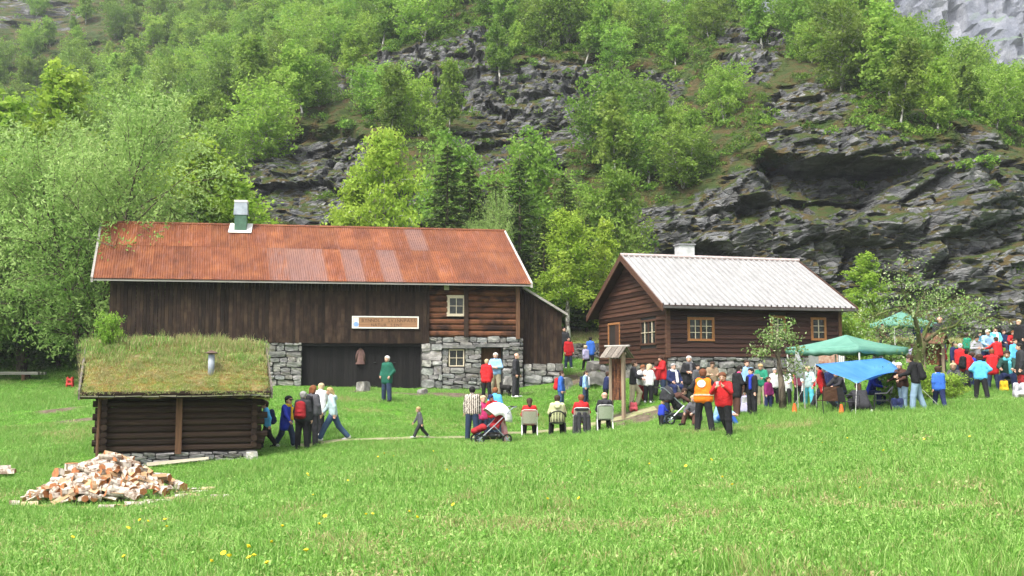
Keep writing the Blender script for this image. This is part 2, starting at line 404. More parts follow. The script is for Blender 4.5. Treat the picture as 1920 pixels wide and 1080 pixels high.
def rock_at(px, py):
    m = np.zeros(np.shape(px))
    for x, y, a, b, r, s in ROCK:
        c, d = math.cos(R(r)), math.sin(R(r)); u = ((px - x) * c + (py - y) * d) / a; v = (-(px - x) * d + (py - y) * c) / b
        m = np.maximum(m, s * np.exp(-(u * u + v * v) * 0.9))
    return m
def crest(x): return np.clip(34 - (x - 42) * np.where(x < 42, 0.62, 0.30), 16, 115)
hx = axis((-190, -60, 2.0), (-60, -30, 0.6), (-30, 48, 0.24), (48, 66, 0.5), (66, 150, 2.0))
hz = axis((-2, 3, 0.6), (3, 26, 0.17), (26, 44, 0.32), (44, 80, 0.7), (80, 130, 2.5))
HX, HZ = np.meshgrid(hx, hz)
HY = tps_eval(_hf, HX / 20, HZ / 20)
HY = np.clip(HY, 58, 320)
HPX, HPY = project(HX, HY, HZ)
n1 = fbm(HX * 0.09, HZ * 0.14, 31, 4)
ROCKM = sstep(0.38, 0.62, rock_at(HPX, HPY) + 0.55 * (fbm(HX * 0.22, HZ * 0.4, 41, 4) - 0.5))
# big ribs and gullies, then broken strata where the rock is bare
off = 5.0 * (n1 - 0.5) + 2.2 * (fbm(HX * 0.3, HZ * 0.3, 51, 3) - 0.5)
warp = 2.5 * (fbm(HX * 0.12, HZ * 0.12, 61, 3) - 0.5)
sx = HX + HZ * 0.25 + warp; sz = HZ - HX * 0.12 + warp
b1, e1 = blocks(sx / 6.0, sz / 2.4, 71); b2, e2 = blocks(sx / 2.3, sz / 0.95, 81); b3, e3 = blocks(sx / 0.9, sz / 0.42, 91)
rockd = 2.3 * (b1 - 0.5) + 1.1 * (b2 - 0.5) + 0.42 * (b3 - 0.5) - 0.9 * (1 - sstep(0, 0.10, e1)) - 0.40 * (1 - sstep(0, 0.12, e2))
off = off + ROCKM * rockd + (1 - ROCKM) * (1.6 * (fbm(HX * 0.8, HZ * 0.8, 101, 3) - 0.5) + 0.35 * (b2 - .5))
def dent(px, py, a, b, depth, top=0.25, turn=0):
    """an overhang: the face steps back under a sharp lip and comes forward again below"""
    c, d = math.cos(R(turn)), math.sin(R(turn)); u = ((HPX - px) * c + (HPY - py) * d) / a; v = (-(HPX - px) * d + (HPY - py) * c) / b
    v = v + 0.18 * (fbm(HX * 0.5, HZ * 0.5, 111, 3) - 0.5)
    return -depth * sstep(1.0, 0.45, np.abs(u)) * sstep(-1.0 - top, -1.0 + top, v) * sstep(1.3, -0.4, v)
off = off + dent(1580, 355, 190, 62, 6.5, 0.10, 3) + dent(1300, 610, 90, 30, 3.0) + dent(1640, 660, 170, 50, 3.5, 0.2, 18) + dent(1470, 600, 110, 34, 2.6, 0.2, -8) + dent(1420, 395, 40, 25, 2.5) \
    + dent(830, 180, 80, 45, 3.0) + dent(680, 140, 60, 30, 2.2) + dent(1150, 185, 80, 45, 3.0) + dent(1090, 170, 40, 30, 2.0) + dent(600, 300, 90, 60, 2.5) + dent(1760, 380, 60, 40, 2.5, .2, -40)
HY2 = HY - off
cr = crest(HX) + 3 * (fbm(HX * 0.15, HX * 0.0, 131, 3) - 0.5); over = np.maximum(HZ - cr, 0)
HZ2 = np.where(over > 0, cr - over * 0.35, HZ) + 0.35 * (fbm(HX * 0.7, HZ * 0.7, 121, 3) - 0.5)
HY2 = HY2 + over * 2.2
P3 = np.stack([HX, HY2, HZ2], -1)
hill_f = grid_faces(len(hx), len(hz))
def hill_material():
    t = NT('hillside_rock_and_moss'); v = t.coord('Object', rnd=False)
    sv = t.coord('Object', (0.5, 0.5, 1.6), rnd=False)
    r1 = t.ramp(t.noise(sv, 0.9, 8, 0.65, 0.4), [(0.28, (0.034, 0.036, 0.039)), (0.43, (0.090, 0.093, 0.097)), (0.56, (0.165, 0.166, 0.166)), (0.74, (0.36, 0.355, 0.345))])
    r1 = t.mix(t.ramp(t.noise(v, 0.33, 5, 0.6), [(0.48, (0, 0, 0)), (0.66, (0.75, 0.75, 0.75))]), r1, (0.05, 0.048, 0.042))
    green = t.ramp(t.noise(v, 0.8, 7, 0.65), [(0.3, (0.022, 0.048, 0.008)), (0.46, (0.045, 0.07, 0.012)), (0.58, (0.075, 0.058, 0.018)), (0.7, (0.10, 0.068, 0.026)), (0.85, (0.055, 0.095, 0.016))])
    geo = t.new('ShaderNodeNewGeometry'); sep = t.new('ShaderNodeSeparateXYZ'); t.l(geo.outputs['Normal'], sep.inputs[0])
    up = t.math('ADD', sep.outputs['Z'], t.math('MULTIPLY', t.math('SUBTRACT', t.noise(v, 1.6, 5), 0.5), 0.9))
    moss = t.ramp(up, [(0.53, (0, 0, 0)), (0.73, (1, 1, 1))])
    rk = t.attr('rock').outputs['Fac']
    veg = t.math('MAXIMUM', t.math('SUBTRACT', 1.0, rk), t.math('MULTIPLY', moss, 0.95), True)
    edge = t.ramp(t.math('ADD', veg, t.math('MULTIPLY', t.math('SUBTRACT', t.noise(v, 2.6, 6), 0.5), 0.7)), [(0.4, (0, 0, 0)), (0.6, (1, 1, 1))])
    t.base(t.mix(edge, r1, green)); t.set(0.9, 0, 0.25)
    vo = t.new('ShaderNodeTexVoronoi', feature='DISTANCE_TO_EDGE'); vo.inputs['Scale'].default_value = 1.5; t.l(t.coord('Object', (0.6, 0.6, 1.5), rnd=False), vo.inputs['Vector'])
    crack = t.ramp(vo.outputs['Distance'], [(0.0, (0, 0, 0)), (0.12, (1, 1, 1))])
    t.bump(t.math('ADD', t.noise(v, 3.5, 9, 0.72), t.math('MULTIPLY', crack, 0.35)), 1.0, 0.35)
    return t.m
hill_me = mesh_np('hillside', P3.reshape(-1, 3), hill_f, hill_material(), False)
a = hill_me.attributes.new('rock', 'FLOAT', 'POINT'); a.data.foreach_set('value', ROCKM.astype(np.float32).ravel())
tag(link('hillside', hill_me), 'steep rocky mountainside with birch woods and dark cliffs', None, None, 'structure')
# far wall of the valley, upper right corner
fx = axis((60, 420, 2.2)); fz = axis((20, 300, 2.2)); FX, FZ = np.meshgrid(fx, fz)
fb1, fe1 = blocks((FX + FZ * 0.2) / 22, FZ / 40, 171); fb2, fe2 = blocks((FX - FZ * 0.1) / 8, FZ / 13, 181)
FY = 430 + (FZ - 60) * 0.35 - (FX - 200) * 0.25 - 16 * (fb1 - 0.5) - 7 * (fb2 - 0.5) - 30 * (fbm(FX / 60, FZ / 60, 191, 3) - 0.5) + 3 * (vnoise(FX / 2.5, FZ / 4, 3) - .5)
def far_material():
    t = NT('far_cliff'); v = t.coord('Object', (1, 1, 0.5), rnd=False)
    c = t.ramp(t.noise(v, 0.09, 8, 0.68, 0.3), [(0.3, (0.075, 0.085, 0.11)), (0.5, (0.15, 0.16, 0.19)), (0.7, (0.28, 0.285, 0.31))])  # blue tint of the distance haze is put into the rock colour
    geo = t.new('ShaderNodeNewGeometry'); sep = t.new('ShaderNodeSeparateXYZ'); t.l(geo.outputs['Normal'], sep.inputs[0])
    up = t.math('ADD', sep.outputs['Z'], t.math('MULTIPLY', t.math('SUBTRACT', t.noise(v, 0.05, 5), 0.5), 1.3))
    t.base(t.mix(t.ramp(up, [(0.6, (0, 0, 0)), (0.95, (1, 1, 1))]), c, (0.09, 0.16, 0.05))); t.set(0.9, 0, 0.2); t.bump(t.noise(v, 0.5, 7), 0.8, 2.0)
    return t.m
tag(link('far_mountain', mesh_np('far_mountain', np.stack([FX, FY, FZ], -1).reshape(-1, 3), grid_faces(len(fx), len(fz)), far_material(), False)), 'pale grey far cliff in the haze, upper right', None, None, 'structure')
HAZE_DENSITY = 0.00036
def build_haze():
    t = NT('valley_haze'); t.n.remove(t.p); v = t.new('ShaderNodeVolumePrincipled'); v.inputs['Density'].default_value = HAZE_DENSITY; v.inputs['Color'].default_value = (0.88, 0.93, 1.0, 1); v.inputs['Anisotropy'].default_value = 0.2
    t.l(v.outputs[0], t.out.inputs['Volume'])
    tag(boxo('haze', t.m, None, -500, 520, -80, 700, -12, 330), 'thin pale haze in the valley air', None, None, 'stuff')
# lookups on the hillside for planting
HILL = P3; HNX, HNZ = len(hx), len(hz)
# ------------------------------------------------------------------ buildings
M_plank = wood('tarred_barn_plank', (0.010, 0.0056, 0.0038), (0.029, 0.0165, 0.011), 'z', 0.85, (0.042, 0.026, 0.016), 0.42)
M_dark_plank = wood('black_tarred_plank', (0.005, 0.0045, 0.0045), (0.012, 0.0105, 0.010), 'z', 0.7, None, 0.4)
M_log_red = wood('red_brown_log', (0.06, 0.023, 0.012), (0.17, 0.07, 0.033), 'x', 0.8, (0.025, 0.012, 0.008), 0.35, 0.8)
M_log_dark = wood('old_dark_log', (0.014, 0.0095, 0.007), (0.052, 0.031, 0.020), 'x', 0.85, (0.03, 0.018, 0.013), 0.35, 0.9)
M_post = wood('brown_post', (0.06, 0.03, 0.018), (0.17, 0.09, 0.05), 'z', 0.85, None, 0.2)
M_siding = wood('red_brown_siding', (0.020, 0.008, 0.0055), (0.058, 0.026, 0.017), 'x', 0.6, (0.035, 0.016, 0.011), 0.5, 0.6)
M_siding_y = wood('red_brown_gable_siding', (0.028, 0.012, 0.008), (0.085, 0.04, 0.026), 'y', 0.5, (0.05, 0.025, 0.017), 0.5, 0.6)
M_trim = wood('varnished_window_wood', (0.20, 0.085, 0.03), (0.36, 0.17, 0.07), 'z', 0.6, None, 0.15, 0.2)
M_trim_dark = wood('dark_trim', (0.05, 0.024, 0.016), (0.10, 0.05, 0.032), 'x', 0.7, None, 0.2, 0.3)
M_pale_wood = wood('pale_old_wood', (0.34, 0.29, 0.22), (0.52, 0.46, 0.37), 'x', 0.85, None, 0.15)
M_grey_board = wood('grey_weathered_board', (0.20, 0.185, 0.165), (0.42, 0.40, 0.37), 'x', 0.9, None, 0.2)
M_old_board = wood('old_bargeboard', (0.05, 0.042, 0.034), (0.20, 0.175, 0.15), 'y', 0.9, None, 0.2)
M_white_frame = plain('white_paint', (0.74, 0.73, 0.69), 0.6, (0.60, 0.58, 0.53), 20)
M_cream_frame = plain('cream_paint', (0.60, 0.53, 0.40), 0.6, (0.48, 0.40, 0.29), 20)
M_mortar = plain('dark_joint', (0.05, 0.048, 0.045), 0.95, (0.025, 0.025, 0.024), 12)
def glass_mat():
    t = NT('old_window_pane'); t.base(t.ramp(t.noise(t.coord('Object'), 6, 3), [(0.4, (0.015, 0.018, 0.018)), (0.7, (0.05, 0.055, 0.05))])); t.set(0.06, 0, 0.6)
    t.bump(t.noise(t.coord('Object'), 9, 2), 0.05, 0.01); return t.m
M_glass = glass_mat()
M_curtain = plain('window_curtain', (0.50, 0.50, 0.44), 0.8, (0.30, 0.30, 0.26), 14)
def stone_mat():
    t = NT('grey_field_stone'); v = t.coord('Object', (1, 1, 1)); f = t.noise(v, 2.2, 7, 0.65)
    c = t.ramp(f, [(0.28, (0.075, 0.075, 0.076)), (0.5, (0.17, 0.167, 0.16)), (0.72, (0.33, 0.32, 0.305))])
    c = t.mix(t.ramp(t.noise(v, 1.0, 3), [(0.58, (0, 0, 0)), (0.7, (0.6, 0.6, 0.6))]), c, (0.11, 0.10, 0.055))
    c = t.mix(1.0, c, t.objcolor(), 'MULTIPLY')
    t.base(c); t.set(0.9, 0, 0.2); t.bump(f, 0.6, 0.12); return t.m
M_stone = stone_mat()
def rust_mat():
    t = NT('rusty_corrugated_iron'); v = t.coord('Object', (1, 1, 1)); st = t.coord('Object', (5, 0.55, 0.55), True)
    c = t.ramp(t.noise(v, 1.1, 6, 0.65), [(0.3, (0.095, 0.026, 0.011)), (0.5, (0.155, 0.046, 0.016)), (0.72, (0.24, 0.085, 0.027))])
    c = t.mix(t.ramp(t.noise(st, 2.0, 6, 0.7), [(0.5, (0, 0, 0)), (0.72, (0.55, 0.55, 0.55))]), c, (0.24, 0.12, 0.10))
    oc = t.new('ShaderNodeSeparateColor'); t.l(t.objcolor(), oc.inputs[0])
    k = t.ramp(t.math('ADD', t.math('MULTIPLY', t.noise(st, 1.6, 5, 0.7), 0.8), t.math('SUBTRACT', oc.outputs[0], 0.65)), [(0.3, (0, 0, 0)), (0.55, (1, 1, 1))])
    c = t.mix(t.math('MULTIPLY', k, 0.5), c, (0.19, 0.125, 0.115))
    h = t.new('ShaderNodeHueSaturation'); t.l(c, h.inputs['Color']); m = t.new('ShaderNodeMapRange'); t.l(oc.outputs[1], m.inputs[0]); m.inputs[3].default_value = 0.7; m.inputs[4].default_value = 1.3; t.l(m.outputs[0], h.inputs['Value'])
    t.base(h.outputs[0]); t.set(0.65, 0.15, 0.3); return t.m
M_rust = rust_mat()
def roof_white():
    t = NT('white_ribbed_metal'); v = t.coord('Object', (1, 0.3, 1)); c = t.ramp(t.noise(v, 2.2, 5), [(0.3, (0.30, 0.295, 0.29)), (0.7, (0.39, 0.384, 0.377))])
    t.base(c); t.set(0.42, 0.25, 0.5); return t.m
M_roof_white = roof_white()
M_zinc = plain('dull_zinc', (0.36, 0.40, 0.43), 0.4, (0.25, 0.28, 0.31), 5, 0.6, 0.5)
M_green_metal = plain('green_painted_metal', (0.07, 0.15, 0.095), 0.5, (0.05, 0.10, 0.07), 5, 0.1)
M_black_metal = plain('black_metal', (0.02, 0.02, 0.022), 0.5)
M_chimney = plain('whitewashed_chimney', (0.55, 0.55, 0.55), 0.9, (0.40, 0.40, 0.40), 4, bumps=0.2)

# eight stone shapes; every stone of a wall is one of these, stretched
def stone_shape(seed):
    r_ = random.Random(seed); V = []; idx = {}
    F = []
    n = 2
    for ax in range(3):
        for s in (-1, 1):
            for i in range(n):
                for j in range(n):
                    q = []
                    for (a, b) in ((i, j), (i + 1, j), (i + 1, j + 1), (i, j + 1)):
                        c = [0, 0, 0]; c[ax] = s; c[(ax + 1) % 3] = -1 + 2 * a / n; c[(ax + 2) % 3] = -1 + 2 * b / n; c = tuple(c)
                        if c not in idx: idx[c] = len(V); V.append(c)
                        q.append(idx[c])
                    F.append(tuple(q if s > 0 else q[::-1]))
    out = []
    for c in V:
        k = sum(abs(x) for x in c); sh = {1: 1.0, 2: 0.96, 3: 0.86}[int(k)]
        out.append(tuple(0.5 * x * sh * r_.uniform(0.88, 1.06) for x in c))
    return mesh_np('stone', out, F, M_stone, False)
STONES = [stone_shape(s) for s in range(10)]
def stone_wall(parent, name, x0, x1, z0, z1, yf, thick, seed, rows=(0.13, 0.26), lens=(0.22, 0.62), holes=(), axis='x', tint=1.0, top=None, label=None):
    """laid stones as single pieces in front of a dark core; holes are (x0, x1, z0, z1)"""
    r_ = random.Random(seed); core = MB()
    xs = sorted({x0, x1, *[min(max(h[0], x0), x1) for h in holes], *[min(max(h[1], x0), x1) for h in holes]})
    for a, b in zip(xs[:-1], xs[1:]):
        zs = [(z0, z1)]
        for h in holes:
            if h[0] < (a + b) / 2 < h[1]:
                zs = [s for q in zs for s in ((q[0], min(q[1], h[2])), (max(q[0], h[3]), q[1])) if s[1] - s[0] > 0.01]
        for s in zs:
            if axis == 'x': core.box(a, b, yf + 0.06, yf + thick, s[0], s[1])
            else: core.box(yf + 0.06, yf + thick, a, b, s[0], s[1])
    w = core.build(name, M_mortar, parent)
    if label: w['label'] = label
    z = z0
    while z < z1 - 0.04:
        h = min(r_.uniform(*rows), z1 - z)
        if z1 - z - h < rows[0] * 0.5: h = z1 - z
        x = x0
        while x < x1 - 0.03:
            l = r_.uniform(*lens) * (0.8 + h / rows[1] * 0.4)
            if x1 - x - l < lens[0] * 0.5: l = x1 - x
            hh = h * r_.uniform(0.8, 1.3); cz = z + h / 2 + r_.uniform(-.12, .12) * h; a, b = x, x + l
            zt, zb = cz + h / 2, cz - h / 2
            for hx0, hx1, hz0, hz1 in holes:
                if zt > hz0 + 0.03 and zb < hz1 - 0.03:
                    if a < hx0 < b: b = hx0
                    elif hx0 <= a < hx1: a = min(b, hx1)
            if b - a > 0.05:
                cx = (a + b) / 2; dp = r_.uniform(0.2, 0.3)
                loc = (cx, yf + 0.10 + r_.uniform(-0.05, 0.045), cz) if axis == 'x' else (yf + 0.10 + r_.uniform(-0.05, 0.045), cx, cz)
                tilt = r_.uniform(-0.13, 0.13)
                o = link('stone', r_.choice(STONES), w, loc, (0, tilt, 0) if axis == 'x' else (tilt, 0, 0), ((b - a) * 0.98, dp, hh * 0.96) if axis == 'x' else (dp, (b - a) * 0.98, hh * 0.96))
                g = r_.uniform(0.6, 1.5) * tint; o.color = (g * r_.uniform(0.95, 1.05), g, g * r_.uniform(0.93, 1.04), 1)
            x += l
        z += h
    return w
def planks(parent, x0, x1, zb, zt, y, seed, mat, w=(0.13, 0.19), th=0.035, name='plank', zfun=None, drop=0.03, axis='x'):
    r_ = random.Random(seed); x = x0
    while x < x1 - 0.02:
        b = min(x + r_.uniform(*w), x1); b = x1 if x1 - b < 0.06 else b; dy = r_.uniform(-0.012, 0.012); d = r_.uniform(0, drop)
        t0, t1 = (zt, zt) if zfun is None else (zfun(x), zfun(b))
        g = 0.004; m = MB(); y0, y1 = y + dy - th, y + dy
        c = lambda u, v, z: (u, v, z) if axis == 'x' else (v, u, z)
        m.hexa([c(x + g, y0, zb - d), c(b - g, y0, zb - d), c(b - g, y1, zb - d), c(x + g, y1, zb - d)], [c(x + g, y0, t0), c(b - g, y0, t1), c(b - g, y1, t1), c(x + g, y1, t0)])
        m.build(name, mat, parent); x = b
def log_x(parent, x0, x1, y, z, h, depth, mat, seed, name='log'):
    """a squared round log lying along x"""
    r_ = random.Random(seed); n = 8; V, F = [], []; k = 5
    for i in range(k + 1):
        x = x0 + (x1 - x0) * i / k; s = r_.uniform(0.97, 1.03); oy, oz = r_.uniform(-.008, .008), r_.uniform(-.006, .006)
        for j in range(n):
            a = 2 * math.pi * (j + 0.5) / n; cy_, cz_ = math.cos(a), math.sin(a)
            V.append((x, y + oy + depth * 0.54 * cy_ * s, z + oz + h * 0.54 * cz_ * s))
    for i in range(k):
        for j in range(n): a, b = i * n + j, i * n + (j + 1) % n; F.append((a, b, b + n, a + n))
    F += [tuple(range(n))[::-1], tuple(k * n + j for j in range(n))]
    return link(name, mesh_np(name, V, F, mat, False), parent)
def window(parent, fr, x0, x1, z0, z1, y, cols, rows, frame_m, bar_m, name='window', axis='x', fw=0.05, split=None, curtain=False, casing=None):
    """frame, glazing bars and single panes on a wall facing -y (or -x)"""
    def bx(m, a, b, c, d, e, f):
        return m.box(a, b, c, d, e, f) if axis == 'x' else m.box(c, d, a, b, e, f)
    m = MB(); bx(m, x0, x1, y - 0.05, y + 0.05, z0, z0 + fw); bx(m, x0, x1, y - 0.05, y + 0.05, z1 - fw, z1); bx(m, x0, x0 + fw, y - 0.049, y + 0.05, z0 + fw, z1 - fw); bx(m, x1 - fw, x1, y - 0.049, y + 0.05, z0 + fw, z1 - fw)
    w = m.build(name, frame_m, parent)
    if casing:
        c = MB(); k = casing; bx(c, x0 - k, x1 + k, y - 0.03, y + 0.03, z1 + 0.002, z1 + k); bx(c, x0 - k, x1 + k, y - 0.06, y + 0.03, z0 - k * 0.8, z0 - 0.002); bx(c, x0 - k, x0 - 0.002, y - 0.028, y + 0.03, z0, z1); bx(c, x1 + 0.002, x1 + k, y - 0.028, y + 0.03, z0, z1)
        c.build('casing', frame_m, w)
    xs = [x0 + fw + (x1 - x0 - 2 * fw) * i / cols for i in range(cols + 1)]; zs = [z0 + fw + (z1 - z0 - 2 * fw) * i / rows for i in range(rows + 1)]
    for i in range(1, cols):
        t = 0.035 if split == i else 0.014
        b = MB(); bx(b, xs[i] - t, xs[i] + t, y - 0.035, y + 0.03, z0 + fw, z1 - fw); b.build('mullion' if split == i else 'glazing_bar', frame_m if split == i else bar_m, w)
    for j in range(1, rows):
        b = MB(); bx(b, x0 + fw, x1 - fw, y - 0.03, y + 0.028, zs[j] - 0.013, zs[j] + 0.013); b.build('glazing_bar', bar_m, w)
    for i in range(cols):
        for j in range(rows):
            b = MB(); bx(b, xs[i], xs[i + 1], y + 0.004, y + 0.008, zs[j], zs[j + 1]); b.build('pane', M_glass, w)
    if curtain:
        V, F = [], []; n = 24
        for s, (u0, u1) in enumerate(((x0 + fw, x0 + (x1 - x0) * 0.3), (x1 - (x1 - x0) * 0.3, x1 - fw))):
            k = len(V)
            for i in range(n + 1):
                u = u0 + (u1 - u0) * i / n; yy = y + 0.10 + 0.015 * math.sin(i * 1.6)
                for z in (z0, z1): V.append((u, yy, z) if axis == 'x' else (yy, u, z))
            for i in range(n): a = k + 2 * i; F.append((a, a + 2, a + 3, a + 1))
        link('curtain', mesh_np('curtain', V, F, M_curtain, True), w)
    return w

# ---------------------------------------------------------------- the long barn with the rusty roof
bl, br = at(200, 730, 44.3), at(970, 735, 47.1); bz = at(700, 733, 45.2).z - 0.05
BARN = Frame((bl.x, bl.y, bz), math.atan2(br.y - bl.y, br.x - bl.x))
barn = empty('barn', BARN.o, BARN.yaw, 'long dark timber barn with rusty corrugated roof on stone walls', 'barn')
hit = BARN.hit
def X(px, py=640, off=0.0): return hit(px, py, off)[0]
def Z(px, py, off=0.0): return hit(px, py, off)[1]
x_log0, x_log1 = X(803), X(972); eave_z = Z(600, 524, -0.6); plank_bot = Z(700, 643)
wall_top = eave_z + 0.20
BD = 8.2                                       # depth of the barn
planks(barn, 0, x_log0, plank_bot, wall_top, -0.002, 1, M_plank)
boxo('sill_beam', M_plank, barn, 0.02, x_log0, 0.03, 0.25, plank_bot + 0.02, plank_bot + 0.26)
# dark double doors below, set back
xd0, xd1 = X(566, 690, .3), X(789, 690, .3)
planks(barn, xd0, xd1, -0.15, plank_bot + 0.15, 0.33, 2, M_dark_plank, (0.14, 0.2), 0.04, 'door_plank')
boxo('door_backing', M_dark_plank, barn, xd0, xd1, 0.36, 0.42, -0.1, plank_bot + 0.1)
boxo('door_lintel', M_dark_plank, barn, xd0 - 0.2, xd1 + 0.2, 0.05, 0.28, plank_bot - 0.14, plank_bot + 0.018)
for px in (700, 737): MB().tube([(X(px, 690, .3), 0.27, Z(px, 680, .3)), (X(px, 690, .3) + 0.12, 0.26, Z(px, 680, .3))], 0.02, 6).build('door_handle', M_black_metal, barn)
# stone work
stone_wall(barn, 'stone_wall', X(205), xd0, -0.5, plank_bot - 0.01, 0.02, 0.7, 11, (0.13, 0.30), (0.25, 0.7), tint=1.15, label='pale grey mortared stone pier left of the black doors')
xp0, xp1, xs1 = xd1, X(829), X(981); zs1 = Z(890, 632)
lw = (X(842), X(871), Z(856, 687), Z(856, 655)); dr = (X(903), X(943), -0.6, Z(920, 651)); pier_top = plank_bot - 0.01
stone_wall(barn, 'stone_wall', xp0, xp1, -0.5, pier_top, -0.06, 0.75, 12, (0.22, 0.46), (0.32, 0.8), tint=1.3, label='pale squared corner stones beside the black doors')
stone_wall(barn, 'stone_wall', xp1, xs1, -0.5, zs1, 0.03, 0.6, 13, (0.12, 0.30), (0.22, 0.8), holes=[(lw[0] - .03, lw[1] + .03, lw[2] - .03, lw[3] + .03), dr], label='dry stone wall of grey slabs below the logs')
stone_wall(barn, 'stone_wall', x_log0, xp1, pier_top, zs1, 0.03, 0.6, 16, (0.11, 0.16), (0.2, 0.4))
boxo('lintel_stone', M_stone, barn, lw[0] - 0.45, lw[1] + 0.5, -0.06, 0.2, lw[3] + 0.05, lw[3] + 0.19)
boxo('lintel_stone', M_stone, barn, dr[0] - 0.35, dr[1] + 0.3, -0.06, 0.2, dr[3] + 0.005, dr[3] + 0.16)
window(barn, BARN, *lw, 0.14, 2, 2, M_cream_frame, M_cream_frame)
boxo('window_backing', M_mortar, barn, lw[0] - .02, lw[1] + .02, 0.5, 0.55, lw[2] - .02, lw[3] + .02)
# the open stone doorway: a dark passage with a brown door standing half open
boxo('door', M_post, barn, dr[0] + 0.02, dr[1] - 0.02, 0.52, 0.58, -0.5, dr[3] - 0.02)
# log-built upper corner
zl0, zl1 = zs1 + 0.02, wall_top; nlog = 10; hlog = (zl1 - zl0) / nlog; r_ = random.Random(3)
up_w = (X(841), X(870), Z(855, 590), Z(855, 557)); xpost = X(874)
for k in range(nlog):
    z = zl0 + (k + 0.5) * hlog
    spans = [(x_log0 + 0.02, xpost - 0.1), (xpost + 0.1, x_log1 - 0.12)]
    for a, b in spans:
        if z + hlog / 2 > up_w[2] - .05 and z - hlog / 2 < up_w[3] + .05 and a < up_w[0] < b:
            log_x(barn, a, up_w[0] - 0.06, 0.12, z, hlog * 0.98, 0.2, M_log_red, k); log_x(barn, up_w[1] + 0.06, b, 0.12, z, hlog * 0.98, 0.2, M_log_red, k + 50)
        else: log_x(barn, a, b, 0.12, z, hlog * 0.98, 0.2, M_log_red, k + int(a * 10))
boxo('post', M_log_dark, barn, xpost - 0.1, xpost + 0.1, -0.06, 0.25, zl0, zl1)
boxo('corner_post', M_post, barn, x_log1 - 0.12, x_log1 + 0.06, -0.09, 0.3, zl0 - 0.1, zl1)
boxo('corner_board', M_plank, barn, x_log0 - 0.05, x_log0 + 0.04, -0.075, -0.04, plank_bot, wall_top)
boxo('log_backing', M_mortar, barn, x_log0, x_log1 - .12, 0.25, 0.3, zl0, zl1)
window(barn, BARN, *up_w, 0.08, 2, 2, M_cream_frame, M_cream_frame, casing=0.09)
boxo('window_backing', M_mortar, barn, up_w[0] - .02, up_w[1] + .02, 0.22, 0.24, up_w[2] - .02, up_w[3] + .02)
lm = MB().box(X(832), X(841), -0.14, -0.02, Z(836, 544), Z(836, 534)); lm.build('wall_lamp', plain('lamp_glass', (0.5, 0.47, 0.32), 0.4), barn)
# hidden sides and back close the volume
mb = MB(); mb.box(0.02, 0.10, 0.02, BD - 0.02, -0.6, wall_top); mb.box(x_log1 - 0.1, x_log1 - 0.02, 0.32, BD - 0.02, -0.6, wall_top); mb.box(0.12, x_log1 - 0.12, BD - 0.1, BD, -0.6, wall_top)
mb.build('back_wall', M_plank, barn)
# roof of corrugated sheets, two rows on each slope
def rx(px, py, off): h = hit(px, py, off); return Vector((h[0], off, h[1]))
mid = BD / 2
eL, eR = rx(172, 522, -0.62), rx(997, 533, -0.62); gL, gR = rx(190, 418, mid), rx(946, 434, mid)
eL.z = eR.z = (eL.z + eR.z) / 2; gz_ = (gL.z + gR.z) / 2; gL.z = gR.z = gz_
def sheet(a, b, c, d, lift, waves=9, amp=0.022, seg=4):
    """corrugated sheet over the quad a-b (low edge) c-d (high edge)"""
    n = waves * seg; V, F = [], []
    nrm = (b - a).cross(d - a).normalized(); nrm = nrm if nrm.z > 0 else -nrm
    for i in range(n + 1):
        s = i / n; o = nrm * (amp * math.sin(2 * math.pi * waves * s) + lift)
        for t in (0, 1): V.append(a.lerp(b, s).lerp(d.lerp(c, s), t) + o)
    for i in range(n): F.append((2 * i, 2 * i + 2, 2 * i + 3, 2 * i + 1))
    return V, F
NS = 23; r_ = random.Random(8)
pale = {(10, 0): 1, (11, 0): .8, (13, 0): 1, (15, 0): .9, (17, 1): 1, (9, 0): .7, (16, 1): .35, (5, 0): .45, (6, 0): .4, (20, 0): .5, (21, 1): .5, (3, 0): .3, (21, 0): .55, (12, 1): .45, (14, 1): .3, (19, 1): .35}
for i in range(NS):
    for row, (t0, t1) in enumerate(((0, 0.60), (0.57, 1.0))):
        s0, s1 = i / NS - 0.002, (i + 1) / NS + 0.002
        q = lambda s, t: eL.lerp(eR, s).lerp(gL.lerp(gR, s), t)
        V, F = sheet(q(s0, t0), q(s1, t0), q(s1, t1), q(s0, t1), 0.02 + 0.012 * row + 0.004 * (i % 2))
        o = link('roof_sheet', mesh_np('roof_sheet', V, F, M_rust, True), barn); o.color = (pale.get((i, row), r_.choice((0, 0, 0.1, 0.25))), r_.uniform(0.2, 0.8), 0, 1)
kL, kR = Vector((eL.x, BD + 0.62, eL.z)), Vector((eR.x, BD + 0.62, eR.z))
mb = MB(); mb.hexa([eL + Vector((0.05, .03, -.09)), eR + Vector((-.05, .03, -.09)), gR + Vector((-.05, 0, -.09)), gL + Vector((.05, 0, -.09))], [eL + Vector((.05, .03, -.03)), eR + Vector((-.05, .03, -.03)), gR + Vector((-.05, 0, -.03)), gL + Vector((.05, 0, -.03))])
mb.hexa([gL + Vector((0, .004, -.07)), gR + Vector((0, .004, -.07)), kR - Vector((0, 0, .07)), kL - Vector((0, 0, .07))], [gL + Vector((0, .004, .02)), gR + Vector((0, .004, .02)), kR + Vector((0, 0, .02)), kL + Vector((0, 0, .02))])
mb.build('roof_deck', M_grey_board, barn)
MB().tube([gL + Vector((0, 0, .03)), gR + Vector((0, 0, .03))], 0.08, 8).build('ridge_cap', M_rust, barn).color = (0.1, .5, 0, 1)
